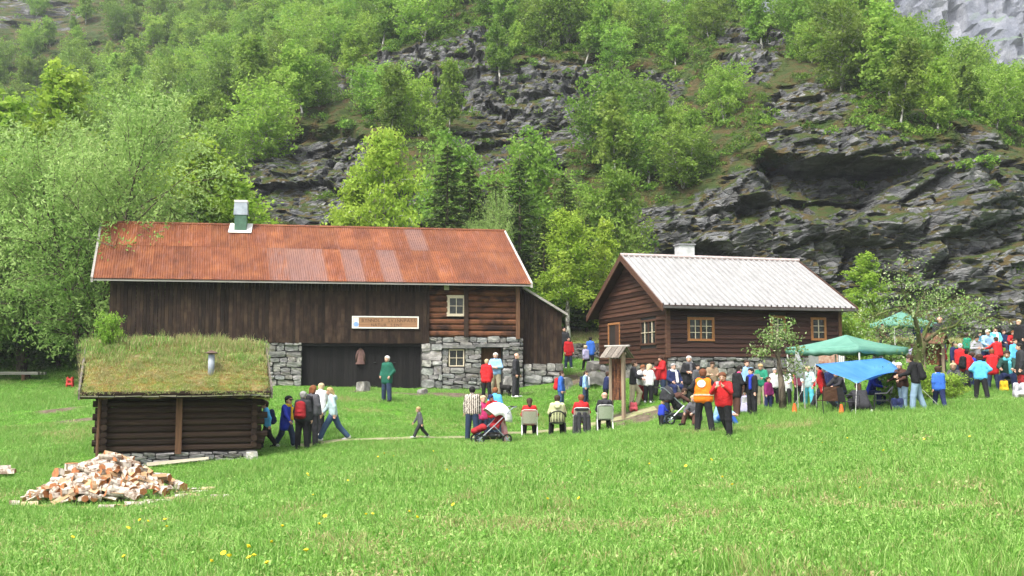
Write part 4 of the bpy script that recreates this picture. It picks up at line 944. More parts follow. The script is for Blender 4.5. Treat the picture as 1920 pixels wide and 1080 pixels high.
def tree_meshes(name, seed, H, spread, leaves, size, leafmat, bark, base=0.15, shape='birch', nb=26, droop=0.3, aspect=1.6, stems=1, lean=0.0, clump=0.35, r0=None, up=0.9, gap=0.0):
    """a tapered trunk with limbs and a crown of leaf clumps hung along the outer limbs"""
    rng = np.random.default_rng(seed); mb = MB(); LP = []; LV = []
    r0 = r0 or H * 0.013 + 0.02
    for st in range(stems):
        az0 = rng.random() * 6.28; ln = lean if stems == 1 else 0.16 + 0.12 * rng.random()
        hs = H * (1 if st == 0 else 0.75 + 0.22 * rng.random())
        pts = []; wob = rng.normal(size=(9, 2)) * 0.02 * H / 4
        for k in range(9):
            f = k / 8
            pts.append(Vector((math.cos(az0) * ln * hs * f ** 1.2 + wob[k, 0] * f, math.sin(az0) * ln * hs * f ** 1.2 + wob[k, 1] * f, hs * f * 0.97)))
        mb.tube(pts, [r0 * (1 - 0.93 * (k / 8) ** 0.9) * (1.35 if k == 0 else 1) for k in range(9)], 7)
        def on(t):
            q = min(t, 0.999) * 8; i = int(q); return pts[i].lerp(pts[i + 1], q - i)
        for b in range(nb):
            t = base + (0.97 - base) * ((b + rng.random()) / nb); u = (t - base) / (1 - base)
            if shape == 'birch': prof = 0.30 + 1.0 * (u ** 0.55) * (1 - u) ** 0.75 * 1.35 - 0.28 * u
            elif shape == 'round': prof = math.sqrt(max(0.05, 1 - (2 * u - 0.95) ** 2)) * 0.95 + 0.1
            elif shape == 'cone': prof = (1 - u) ** 0.85 + 0.04
            else: prof = 0.8
            L = spread * prof * (0.7 + 0.55 * rng.random()); az = b * 2.4 + rng.random() * 0.9
            el = up * (0.55 + 0.6 * u) if shape != 'cone' else 0.15 - 0.35 * (1 - u)
            p0 = on(t); dv = Vector((math.cos(az) * math.cos(el), math.sin(az) * math.cos(el), math.sin(el)))
            br = [p0]; nseg = 4
            for k in range(nseg):
                dv = (dv + Vector((0, 0, -droop * 0.28 * (k + 0.5))) + Vector(rng.normal(size=3)) * 0.09).normalized()
                br.append(br[-1] + dv * (L / nseg))
            rb = r0 * 0.36 * (1 - 0.75 * t) + 0.004
            mb.tube(br, [rb * (1 - 0.8 * k / nseg) for k in range(nseg + 1)], 4, cap=False)
            A = np.array([list(q) for q in br]); val = 0.25 + 0.55 * rng.random()
            subs = [(A, L)]
            for s_ in range(3):
                i = rng.integers(1, nseg); q0 = br[i]; d2 = (dv + Vector(rng.normal(size=3)) * 0.7).normalized(); l2 = L * (0.25 + 0.3 * rng.random())
                q1 = q0 + d2 * l2 * 0.5; q2 = q1 + (d2 + Vector((0, 0, -droop))).normalized() * l2 * 0.5
                mb.tube([q0, q1, q2], [rb * 0.5, rb * 0.3, rb * 0.12], 3, cap=False); subs.append((np.array([list(q0), list(q1), list(q2)]), l2))
            if rng.random() < gap: continue
            tot = leaves / (nb * stems) * (0.35 + prof) ; ws = sum(l for _, l in subs)
            for B, l in subs:
                n = max(3, int(tot * l / ws)); f = (0.22 + 0.8 * rng.random(n)) * (len(B) - 1); f = np.minimum(f, len(B) - 1.001); i = f.astype(int); fr = (f - i)[:, None]
                q = B[i] * (1 - fr) + B[i + 1] * fr
                # twigs: leaves gather in small knots
                kn = max(2, n // 14); kc = rng.normal(size=(kn, 3)) * clump * spread * 0.32; ki = rng.integers(0, kn, n)
                q = q + kc[ki] + rng.normal(size=(n, 3)) * clump * 0.28 * min(spread, 2.0) * 0.55
                q[:, 2] -= droop * 0.25 * rng.random(n) * spread * 0.35
                LP.append(q); LV.append(np.full(n, val) + 0.2 * (rng.random(kn)[ki] - 0.5))
    LP = np.concatenate(LP); LV = np.concatenate(LV)
    LP[:, 2] = np.maximum(LP[:, 2], 0.08 * H * base + 0.05)
    return mb.mesh(name + '_trunk', bark, True), leaf_cloud(name + '_crown', LP, size, leafmat, rng, aspect, droop, LV)
def spruce_meshes(name, seed, H, spread, n):
    rng = np.random.default_rng(seed); mb = MB(); LP, LD = [], []
    mb.tube([(0, 0, 0), (0.03, 0, H * 0.5), (0, 0.02, H)], [H * 0.014, H * 0.009, 0.01], 7)
    nb = int(H * 9)
    for b in range(nb):
        t = 0.08 + 0.9 * (b / nb); L = spread * (1 - t) ** 0.85 * (0.75 + 0.4 * rng.random()) + 0.12; az = b * 2.4 + rng.random()
        p = Vector((0, 0, H * t)); d = Vector((math.cos(az), math.sin(az), 0.25)); br = [p]
        for k in range(4): d = (d + Vector((0, 0, -0.22 + 0.13 * k))).normalized(); br.append(br[-1] + d * L / 4)
        mb.tube(br, [0.02 * (1 - t) + 0.006] * 4 + [0.003], 3, cap=False)
        m = max(6, int(n / nb * (0.3 + 1.4 * (1 - t)))); A = np.array([list(q) for q in br]); f = np.minimum((0.1 + 0.9 * rng.random(m) ** 0.8) * 4, 3.999); i = f.astype(int); fr = (f - i)[:, None]
        q = A[i] * (1 - fr) + A[i + 1] * fr; sd = np.array([-math.sin(az), math.cos(az), 0.0]); sp = (rng.random(m) - 0.5) * 0.55 * L * (1.1 - 0.75 * (f / 4))
        q = q + sd * sp[:, None]; q[:, 2] -= np.abs(sp) * 0.35 + rng.random(m) * 0.12
        LP.append(q); dd = np.array([math.cos(az), math.sin(az), -0.35])[None] * 0.8 + sd * np.sign(sp)[:, None] * 0.8 + rng.normal(size=(m, 3)) * 0.35; LD.append(dd)
    P = np.concatenate(LP); D = np.concatenate(LD); D /= np.linalg.norm(D, axis=1)[:, None]; m = len(P)
    W = np.cross(D, rng.normal(size=(m, 3)) * 0.5 + np.array([0, 0, 1.0])); W /= np.linalg.norm(W, axis=1)[:, None]; s = (0.34 * (0.6 + 0.7 * rng.random(m)))[:, None]
    V = np.stack([P - D * s * 0.4, P + W * s * 0.17, P + D * s * 0.6, P - W * s * 0.17], 1).reshape(-1, 3)
    me = mesh_np(name + '_crown', V, np.arange(4 * m).reshape(m, 4), M_spruce_leaf, False); a = me.attributes.new('leaf', 'FLOAT', 'FACE'); a.data.foreach_set('value', rng.random(m).astype(np.float32))
    return mb.mesh(name + '_trunk', M_bark, True), me
def plant(name, meshes, loc, rz, s, label, category='tree', group=None, sz=None, tilt=(0, 0)):
    e = link(name, None, None, loc, (tilt[0], tilt[1], rz), (s, s, sz or s)); tag(e, label, category, group)
    link('trunk', meshes[0], e); link('crown', meshes[1], e)
    return e
def tree_at(name, meshes, H, px, ytop, D, label, group=None, rz=None, base=None, wide=1.0):
    g = on_ground(px, D) if base is None else base
    top = at(px, ytop, g.y); s = (top.z - g.z) / H
    return plant(name, meshes, g - Vector((0, 0, 0.05)), (px * 0.37) % 6.28 if rz is None else rz, s * wide, label, 'tree', group, s)

# --- named trees round the farm
birch_a = tree_meshes('birch_a', 1, 10, 2.5, 16000, 0.17, M_lime_leaf, M_birch_bark, 0.10, 'birch', 40, 0.75, 1.9, 1, 0, 0.34)
birch_b = tree_meshes('birch_b', 2, 8, 1.9, 13000, 0.15, M_lime_leaf, M_birch_bark, 0.22, 'birch', 34, 0.25, 1.6, 1, 0, 0.34)
birch_c = tree_meshes('birch_c', 3, 8, 1.6, 10000, 0.15, M_lime_leaf, M_birch_bark, 0.12, 'birch', 34, 0.3, 1.6, 1, 0, 0.33)
birch_e = tree_meshes('birch_e', 21, 10, 2.5, 16000, 0.17, M_hill_leaf, M_birch_bark, 0.10, 'birch', 40, 0.6, 1.9, 1, 0, 0.34)
birch_d = tree_meshes('birch_d', 22, 8, 1.9, 12000, 0.14, M_lime_leaf, M_birch_bark, 0.30, 'birch', 34, 0.25, 1.6, 1, 0, 0.34)
sallow_a = tree_meshes('sallow_a', 4, 12, 4.3, 42000, 0.18, M_sallow_leaf, M_bark, 0.16, 'round', 34, 0.15, 2.6, 3, 0, 0.30)
sallow_b = tree_meshes('sallow_b', 5, 12, 3.9, 36000, 0.175, M_sallow_leaf, M_bark, 0.12, 'round', 32, 0.15, 2.6, 3, 0, 0.30)
spruces = [spruce_meshes('spruce_%d' % k, 10 + k, 12, 3.1 + 0.3 * k, 9000) for k in range(2)]
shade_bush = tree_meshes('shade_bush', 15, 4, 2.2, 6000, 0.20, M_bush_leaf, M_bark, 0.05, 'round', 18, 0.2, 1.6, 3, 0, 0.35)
T = tree_at
T('sallow_tree', sallow_a, 12, 158, 200, 49.0, 'broad grey-green sallow leaning over the left end of the rusty roof', rz=0.6, wide=0.95)
T('sallow_tree', sallow_b, 12, 40, 250, 53, 'grey-green sallow at the left edge, left of the one by the rusty roof', rz=2.0)
T('sallow_tree', sallow_b, 12, -90, 260, 50, 'grey-green sallow cut by the left edge of the picture', rz=4.0)
T('birch_tree', birch_c, 8, 95, 112, 68, 'tall yellow-green birch rising behind the sallows at the far left', wide=1.3)
T('birch_tree', birch_c, 8, -10, 165, 66, 'yellow-green birch behind the sallows at the left edge', wide=1.4)
T('birch_tree', birch_b, 8, 362, 256, 56, 'light green birch behind the left part of the rusty roof', wide=1.45)
T('birch_tree', birch_b, 8, 425, 318, 57, 'lower light green birch just left of the metal chimney', wide=1.5)
T('birch_tree', birch_a, 10, 716, 226, 60, 'large drooping lime-green birch behind the middle of the rusty roof', rz=1.0, wide=1.15)
T('birch_tree', birch_c, 8, 660, 330, 61, 'smaller lime-green birch left beneath the large drooping one', wide=1.2)
T('spruce_tree', spruces[0], 12, 838, 262, 65, 'dark spruce right of the large drooping birch')
T('spruce_tree', spruces[1], 12, 880, 300, 67, 'dark spruce above the right part of the rusty roof')
T('spruce_tree', spruces[0], 12, 975, 288, 68, 'tall dark spruce with a birch crown at its tip', rz=2)
T('spruce_tree', spruces[1], 12, 930, 330, 66, 'dark spruce behind the right gable of the rusty roof', rz=3)
T('spruce_tree', spruces[0], 12, 1060, 320, 69, 'dark spruce behind the bright birch beside the barn', rz=4)
T('spruce_tree', spruces[0], 12, 1100, 400, 66, 'low dark spruce between the two bright birches', rz=1)
T('spruce_tree', spruces[1], 12, 1020, 400, 66, 'low dark spruce left of the bright birch beside the barn', rz=5)
T('birch_tree', birch_e, 10, 1000, 240, 72, 'mid green birch crown above the spruces', wide=1.3)
T('birch_tree', birch_e, 10, 845, 240, 74, 'mid green birch behind the leftmost spruce', wide=1.2)
T('birch_tree', birch_e, 10, 1158, 296, 71, 'broad pale green birch above the left gable of the white-roofed house', wide=1.2, rz=3.3)
T('birch_tree', birch_e, 10, 1110, 340, 70, 'pale green birch left of the broad one above the house gable', wide=1.1, rz=5)
T('birch_tree', birch_d, 8, 1065, 390, 62, 'bright yellow-green birch with white trunk between barn and house', wide=1.3, rz=0.2)
T('birch_tree', birch_c, 8, 1135, 405, 64, 'slim yellow-green birch left of the house gable', wide=1.0, rz=2.2)
T('sallow_tree', sallow_b, 12, 903, 376, 61, 'pale blossoming sallow between the dark spruces', wide=0.55, rz=1)
T('birch_tree', birch_c, 8, 1627, 470, 63, 'small upright birch right of the white metal roof', wide=1.7, rz=4.4)
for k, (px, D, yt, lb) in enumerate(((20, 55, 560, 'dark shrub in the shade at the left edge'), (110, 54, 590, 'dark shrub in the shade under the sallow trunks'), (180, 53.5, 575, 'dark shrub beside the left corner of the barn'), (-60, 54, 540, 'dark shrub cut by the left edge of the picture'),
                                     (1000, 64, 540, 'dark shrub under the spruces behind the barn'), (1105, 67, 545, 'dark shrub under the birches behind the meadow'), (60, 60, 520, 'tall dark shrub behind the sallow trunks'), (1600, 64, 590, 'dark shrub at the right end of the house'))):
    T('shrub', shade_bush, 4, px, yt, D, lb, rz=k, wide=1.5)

# --- the woods on the mountainside
hill_kinds = [tree_meshes('slope_birch_%d' % k, 40 + k, 7, (2.0, 2.3, 2.6, 1.8, 2.8, 1.7)[k], (5200, 5600, 6200, 4600, 6600, 3600)[k], 0.235, M_hill_leaf, M_birch_bark, (0.2, 0.15, 0.1, 0.28, 0.12, 0.3)[k], ('birch', 'round', 'round', 'birch', 'round', 'birch')[k], 22, 0.3, 1.5, (1, 2, 2, 1, 3, 1)[k], 0.03, 0.42, 0.10) for k in range(6)]
WOODS = [(430,190,260,110,-22,1.2),(250,210,120,70,-20,1.0),(620,60,170,70,-10,1.1),(640,190,90,70,0,1.0),(330,60,110,60,0,.7),(820,40,130,45,0,1.1),(1000,70,110,60,10,1.1),(1130,80,170,55,0,1.2),(900,130,60,40,0,.6),(1290,60,90,60,0,.9),
         (1700,120,200,90,10,1.5),(1860,200,130,80,0,1.4),(1560,90,90,80,0,1.0),(1480,130,70,50,0,.9),(1270,310,90,70,0,.9),(1380,250,60,50,0,.6),(1760,230,160,40,0,1.2),(120,120,160,60,0,.5),(60,200,120,60,0,.7),(760,250,120,30,10,.5),(500,200,90,40,-20,.7),(960,180,60,30,-30,.6),
         (1330,370,70,60,0,.7),(870,250,60,40,0,.5),(1450,20,80,40,0,.7),(1900,300,90,30,0,.7),(720,235,70,30,-15,.7),(960,90,70,40,0,.6),(1250,200,60,60,0,.7)]
def woods_at(px, py):
    m = np.zeros(np.shape(px))
    for x, y, a, b, r, s in WOODS:
        c, d = math.cos(R(r)), math.sin(R(r)); u = ((px - x) * c + (py - y) * d) / a; v = (-(px - x) * d + (py - y) * c) / b
        m = np.maximum(m, s * np.exp(-(u * u + v * v) * 0.8))
    return m
QX, QY = project(P3[..., 0], P3[..., 1], P3[..., 2])
_visible = (P3[..., 2] < crest(P3[..., 0]) + 1) & (QX > -70) & (QX < 1990) & (QY > -45)
dA = np.gradient(hx)[None, :] * np.gradient(hz)[:, None]
rng = np.random.default_rng(7)
w = woods_at(QX, QY) * dA * _visible * (1 - 0.88 * ROCKM) * np.where(QY < 470, 1, 0) * np.where((QX > 480) & (QX < 680) & (QY > 245), 0.05, 1)
w = w.ravel(); w /= w.sum()
cand = rng.choice(w.size, 12000, p=w, replace=True); PF = P3.reshape(-1, 3); RF = ROCKM.ravel(); QXF, QYF = QX.ravel(), QY.ravel()
def region_label(px, py, s):
    big = 'tall' if s > 1.12 else 'low' if s < 0.85 else 'mid-sized'
    if px < 220: w_ = 'high on the far left slope' if py < 150 else 'behind the sallows at the left'
    elif px < 420: w_ = 'at the top of the upper left slope' if py < 110 else 'on the slope above the left end of the barn'
    elif px < 600: w_ = 'at the top edge above the metal chimney' if py < 110 else 'on the slope above the metal chimney' if py < 240 else 'below the dark rock above the chimney'
    elif px < 780: w_ = 'at the top edge above the middle of the rusty roof' if py < 100 else 'beside the grey crag above the rusty roof'
    elif px < 980: w_ = 'at the top edge above the grey crags' if py < 110 else 'between the grey crags in the centre'
    elif px < 1200: w_ = 'on the ledge above the broken boulders, top centre' if py < 150 else 'below the broken boulders in the centre'
    elif px < 1440: w_ = 'at the top edge above the white metal roof' if py < 160 else 'on the mossy slope above the white metal roof'
    elif px < 1660: w_ = 'at the top edge above the dark overhang' if py < 120 else 'on the lip of the dark overhang'
    elif px < 1800: w_ = 'in the hazy wood at the top right' if py < 130 else 'in the wood right above the dark overhang'
    else: w_ = 'before the far pale cliff, upper right corner' if py < 170 else 'on the cliff top at the right edge'
    return big + ' spring-green birch ' + w_
spots = []
for c in cand:
    p = PF[c]; far = p[1] / 100.0
    if any((p[0] - q[0][0]) ** 2 + (p[1] - q[0][1]) ** 2 * 0.25 + (p[2] - q[0][2]) ** 2 < (1.75 * (0.6 + 0.5 * far)) ** 2 for q in spots): continue
    px, py = QXF[c], QYF[c]
    s = (0.6 + 0.5 * rng.random()) * (0.8 if py < 150 and px < 420 else 1.0) * (0.75 if 1200 < px < 1450 and py > 200 else 1) * (1.08 if px > 1500 and py < 250 else 1)
    if px > 1640: s = min(s, (py - min((px - 1660) * 0.6, 118)) * p[1] / FPX / 7.3)
    if s < 0.4: continue
    spots.append((p, px, py, s, int(rng.integers(0, 6))))
    if len(spots) >= 560: break
spots.sort(key=lambda q: -q[3] / q[0][1])
for p, px, py, s, k in spots[:290]:
    lb = region_label(px, py, s)
    plant('birch_tree', hill_kinds[k], Vector(p) - Vector((0, 0, 0.35)), rng.random() * 6.28, s * (0.95 + 0.35 * rng.random()), lb, 'tree', 'birches on the mountainside: ' + lb, s * (0.9 + 0.25 * rng.random()), (0.1 * rng.normal() + 0.05, 0.1 * rng.normal()))
# the smaller and farther ones read as one wood
def joined(k):
    a, b = hill_kinds[k]; bm = bmesh.new(); bm.from_mesh(a); n = len(bm.faces); bm.from_mesh(b); me = bpy.data.meshes.new('wood_birch'); bm.faces.ensure_lookup_table()
    for f in bm.faces[n:]: f.material_index = 1
    bm.to_mesh(me); bm.free(); me.materials.append(M_birch_bark); me.materials.append(M_hill_leaf); return me
rest = spots[290:]; nr_ = len(rest); sr_ = np.array([q[3] for q in rest])
scatter('birch_wood', np.array([q[0] for q in rest]) - np.array([0, 0, .35]), np.stack([rng.normal(size=nr_) * .1, rng.normal(size=nr_) * .1, rng.random(nr_) * 6.28], 1), np.stack([sr_ * 1.1, sr_ * 1.1, sr_], 1), np.array([q[4] for q in rest]), rng.random(nr_), [joined(k) for k in range(6)], 'far birch wood scattered over the upper slope')
# low growth on the slope, nobody could count it
def bush_mesh(name, seed, n, mat, hgt):
    r_ = np.random.default_rng(seed); u = r_.normal(size=(n, 3)); u /= np.linalg.norm(u, axis=1)[:, None]; u *= (0.35 + 0.65 * r_.random(n) ** 0.5)[:, None]; u[:, 2] = np.abs(u[:, 2]) * hgt
    u[:, :2] *= (1 + 0.35 * np.sin(np.arctan2(u[:, 1], u[:, 0]) * 3 + seed))[:, None]
    return leaf_cloud(name, u, 0.30, mat, r_, 1.6, -0.2)
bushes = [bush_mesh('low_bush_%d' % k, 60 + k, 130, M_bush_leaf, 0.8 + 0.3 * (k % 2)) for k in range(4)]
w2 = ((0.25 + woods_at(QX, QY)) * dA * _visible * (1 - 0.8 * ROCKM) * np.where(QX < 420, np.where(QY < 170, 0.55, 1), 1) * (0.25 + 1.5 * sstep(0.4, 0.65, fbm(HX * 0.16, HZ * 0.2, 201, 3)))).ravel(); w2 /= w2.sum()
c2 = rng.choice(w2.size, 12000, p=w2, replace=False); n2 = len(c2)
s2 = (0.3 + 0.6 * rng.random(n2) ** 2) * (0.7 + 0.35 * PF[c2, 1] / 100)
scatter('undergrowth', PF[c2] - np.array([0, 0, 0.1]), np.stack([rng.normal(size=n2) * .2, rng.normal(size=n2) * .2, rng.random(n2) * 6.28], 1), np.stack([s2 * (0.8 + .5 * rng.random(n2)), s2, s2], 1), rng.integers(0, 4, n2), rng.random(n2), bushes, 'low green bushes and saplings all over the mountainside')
# ------------------------------------------------------------------ grass
def grass_material(name, lush, straw):
    t = NT(name); a = t.attr('leaf').outputs['Fac']; ti = t.attr('tint', 'INSTANCER').outputs['Fac']
    c = t.ramp(a, lush); d = t.ramp(a, straw)
    f = t.math('GREATER_THAN', ti, t.math('ADD', t.math('MULTIPLY', a, 0.6), 0.2))
    f2 = t.ramp(t.math('SUBTRACT', ti, t.math('MULTIPLY', t.math('FRACT', t.math('MULTIPLY', a, 13.7)), 0.9)), [(0.0, (0, 0, 0)), (0.25, (1, 1, 1))])
    c = t.mix(f2, c, d)
    t.base(c); t.set(0.55, 0, 0.3)
    tr = t.new('ShaderNodeBsdfTranslucent'); t.l(c, tr.inputs[0]); mx = t.new('ShaderNodeMixShader'); mx.inputs[0].default_value = 0.4
    t.l(t.p.outputs[0], mx.inputs[1]); t.l(tr.outputs[0], mx.inputs[2]); t.l(mx.outputs[0], t.out.inputs[0]); return t.m
M_grass = grass_material('meadow_grass', [(0.0, (0.085, 0.225, 0.028)), (0.5, (0.19, 0.385, 0.06)), (1.0, (0.36, 0.52, 0.16))], [(0.0, (0.30, 0.25, 0.10)), (1.0, (0.52, 0.46, 0.24))])
def tuft(name, seed, n, rad, h0, h1, wd, mat, lie=0.5):
    r_ = np.random.default_rng(seed); V, F, L = [], [], []
    for i in range(n):
        a = r_.random() * 6.28; q = rad * math.sqrt(r_.random()); x, y = q * math.cos(a), q * math.sin(a); h = h0 + (h1 - h0) * r_.random()
        d = r_.random() * 6.28; ln = lie * (0.3 + r_.random()) * h; dx, dy = math.cos(d) * ln, math.sin(d) * ln; f = r_.random() * 6.28; wx, wy = math.cos(f) * wd * (0.6 + .6 * r_.random()), math.sin(f) * wd
        k = len(V)
        V += [(x - wx, y - wy, -0.02), (x + wx, y + wy, -0.02), (x + dx * 0.35 + wx * .8, y + dy * 0.35 + wy * .8, h * 0.6), (x + dx * 0.35 - wx * .8, y + dy * 0.35 - wy * .8, h * 0.6), (x + dx, y + dy, h * (1.0 - 0.25 * lie))]
        F += [(k, k + 1, k + 2, k + 3), (k + 3, k + 2, k + 4)]; v = r_.random(); L += [v, v]
    me = mesh_np(name, V, F, mat, False); a_ = me.attributes.new('leaf', 'FLOAT', 'FACE'); a_.data.foreach_set('value', np.array(L, np.float32)); return me
def herb(name, seed, n, rad, sz):
    r_ = np.random.default_rng(seed); P = r_.normal(size=(n, 3)) * rad * 0.5; P[:, 2] = np.abs(P[:, 2]) * 0.5 + 0.03
    return leaf_cloud(name, P, sz, M_grass, r_, 1.4, -0.3)
tufts = [tuft('long_grass_%d' % k, 80 + k, 46, 0.17, 0.07, 0.24, 0.0032, M_grass, 0.55) for k in range(5)] + [tuft('lawn_grass_%d' % k, 90 + k, 52, 0.24, 0.035, 0.10, 0.005, M_grass, 0.7) for k in range(4)] + [herb('herb_%d' % k, 99 + k, 18, 0.12, 0.03) for k in range(2)]
FOOT = []          # building footprints kept free of grass: (frame, x0, x1, y0, y1)
def grow_grass():
    r_ = np.random.default_rng(5); pts, idx, scl, tin = [], [], [], []
    for d0, d1, dens, size, kinds in ((4.5, 10, 100, 1.0, 'near'), (10, 17, 66, 1.15, 'near'), (17, 24.5, 40, 1.35, 'near'), (24.5, 33, 32, 1.4, 'mid'), (33, 50, 20, 1.5, 'lawn'), (50, 70, 8, 2.2, 'lawn')):
        wl_ = lambda D: D * 0.58 + 1.5
        A = (wl_(d0) + wl_(d1)) * (d1 - d0); n = int(A * dens)
        y = d0 + (d1 - d0) * r_.random(n); x = (r_.random(n) * 2 - 1) * wl_(y)
        keep = r_.random(n) > dirt_at(x, y) * 0.93
        pd = seg_dist(x, y, PATH_PTS); keep &= pd > 0.3 * (0.6 + r_.random(n)); near_path = sstep(1.3, .3, pd)
        for fr, x0, x1, y0, y1 in FOOT:
            lx = (x - fr.o.x) * fr.a.x + (y - fr.o.y) * fr.a.y; ly = (x - fr.o.x) * fr.n.x + (y - fr.o.y) * fr.n.y
            keep &= ~((lx > x0) & (lx < x1) & (ly > y0) & (ly < y1))
        near_wall = np.zeros(len(x))
        for fr, x0, x1, y0, y1 in FOOT:
            lx = (x - fr.o.x) * fr.a.x + (y - fr.o.y) * fr.a.y; ly = (x - fr.o.x) * fr.n.x + (y - fr.o.y) * fr.n.y
            near_wall = np.maximum(near_wall, ((lx > x0 - .7) & (lx < x1 + .7) & (ly > y0 - 1.6) & (ly < y1)).astype(float))
        near_wall = np.maximum(near_wall, near_path * 1.1)
        x, y, near_wall = x[keep], y[keep], near_wall[keep]; n = len(x)
        long_p = {'near': 0.9, 'mid': 0.22, 'lawn': 0.03}[kinds]
        lush = fbm(x * 0.5, y * 0.5, 15, 3)
        k = np.where(r_.random(n) < long_p, r_.integers(0, 5, n), r_.integers(5, 9, n)); k = np.where(r_.random(n) < 0.02, r_.integers(9, 11, n), k)
        s = size * (0.75 + 0.5 * r_.random(n)); h = s * (0.6 + 0.8 * sstep(0.35, 0.7, lush)) / (size ** 0.8) * (1 - 0.6 * near_wall) * {'near': 1.0, 'mid': 0.75, 'lawn': 0.7}[kinds]
        pts.append(np.stack([x, y, ground_z(x, y)], 1)); idx.append(k); scl.append(np.stack([s, s, h], 1))
        tin.append(np.clip(dry_at(x, y) * 0.75 + 0.24 * r_.random(n) + 0.3 * sstep(0.55, 0.75, fbm(x * 1.5, y * 1.5, 25, 2)) * (y < 17), 0, 1))
    P = np.concatenate(pts); n = len(P); r = np.stack([r_.normal(size=n) * .12, r_.normal(size=n) * .12, r_.random(n) * 6.28], 1)
    scatter('meadow_grass', P, r, np.concatenate(scl), np.concatenate(idx), np.concatenate(tin), tufts, 'thick green meadow grass')
# dandelions in the meadow
def dandelions():
    M_y = plain('dandelion_yellow', (0.85, 0.62, 0.02), 0.7); M_s = plain('dandelion_stalk', (0.16, 0.30, 0.05), 0.7)
    fl = MB(); n = 10
    fl.add([(0.02 * math.cos(6.283 * k / n), 0.02 * math.sin(6.283 * k / n), 0.012) for k in range(n)] + [(0, 0, 0.022), (0, 0, -0.004)], [(k, (k + 1) % n, n) for k in range(n)] + [((k + 1) % n, k, n + 1) for k in range(n)])
    fm = fl.mesh('flower_head', M_y); sm = MB().tube([(0, 0, 0), (0.01, 0, 0.1), (0, 0, 0.2)], 0.004, 4).mesh('stalk', M_s)
    r_ = random.Random(4)
    near = [(600,990),(610,985),(475,1055),(415,1060),(430,1062),(470,1065),(395,1062),(465,1048),(500,1072),(575,1055),(530,1000),(314,998),(240,1005),(235,1052),(137,1018),(260,990),(280,985),(305,985),(510,1025),(690,970),(700,970),(770,965),(785,982),(850,960),(1105,870),(1215,880),(1260,890),(1290,885),(1330,870),(1340,868),(1375,920),(1355,905),(1610,920),(1090,950),(1030,942),(705,860),(735,858),(720,857),(575,900),(580,895),(590,935),(835,890),(810,850),(655,905),(1590,830),(1545,835),(1660,855),(1820,825),(1735,830)]
    for px, py in near:
        px += r_.uniform(-4, 4); lo, hi = 5.0, 34.0
        for _ in range(26):
            D = (lo + hi) / 2; q = at(px, py, D)
            if q.z > gz(q.x, q.y) + 0.15: lo = D
            else: hi = D
        g = on_ground(px, D); s = r_.uniform(0.9, 1.25)
        e = empty('dandelion', g, r_.uniform(0, 6), 'small yellow dandelion flowering in the green meadow', 'flower', 'dandelions in the meadow')
        e.scale = (s, s, s); link('stalk', sm, e); link('flower_head', fm, e, (0, 0, 0.2), (r_.uniform(0.1, 0.8), 0, r_.uniform(0, 6)))
# ------------------------------------------------------------------ people: one smooth body each, clothes and hair as parts
def nets(f, o, h):
    """surface of the field f (negative inside) as quads"""
    s = f < 0; nx, ny, nz = f.shape
    c = [(0,0,0),(1,0,0),(0,1,0),(1,1,0),(0,0,1),(1,0,1),(0,1,1),(1,1,1)]
    sl = lambda a, d: a[d[0]:nx - 1 + d[0], d[1]:ny - 1 + d[1], d[2]:nz - 1 + d[2]]
    cnt = sum(sl(s, d).astype(np.int8) for d in c); mix = (cnt > 0) & (cnt < 8)
    I = np.argwhere(mix); idx = np.full(mix.shape, -1, np.int64); idx[mix] = np.arange(len(I))
    pos = np.zeros((len(I), 3)); w = np.zeros(len(I))
    vals = [f[I[:, 0] + d[0], I[:, 1] + d[1], I[:, 2] + d[2]] for d in c]
    for a in range(8):
        for b in range(a + 1, 8):
            df = [abs(c[a][k] - c[b][k]) for k in range(3)]
            if sum(df) != 1: continue
            m = (vals[a] < 0) != (vals[b] < 0); t = np.where(m, vals[a] / (vals[a] - vals[b] + 1e-12), 0)
            for k in range(3): pos[:, k] += m * (c[a][k] + t * (c[b][k] - c[a][k]))
            w += m
    pos = (pos / w[:, None] + I) * h + o; Q = []
    for ax in range(3):
        e = [0, 0, 0]; e[ax] = 1
        A = s[:nx - e[0], :ny - e[1], :nz - e[2]]; B = s[e[0]:, e[1]:, e[2]:]
        J = np.argwhere(A != B); u, v = (ax + 1) % 3, (ax + 2) % 3
        J = J[(J[:, u] > 0) & (J[:, v] > 0) & (J[:, u] < f.shape[u] - 1) & (J[:, v] < f.shape[v] - 1)]
        fl = s[J[:, 0], J[:, 1], J[:, 2]]; q = []
        for du, dv in ((0, 0), (-1, 0), (-1, -1), (0, -1)):
            K = J.copy(); K[:, u] += du; K[:, v] += dv; q.append(idx[K[:, 0], K[:, 1], K[:, 2]])
        q = np.stack(q, 1); q = np.where(fl[:, None], q, q[:, ::-1]); Q.append(q[(q >= 0).all(1)])
    return pos, np.concatenate(Q)
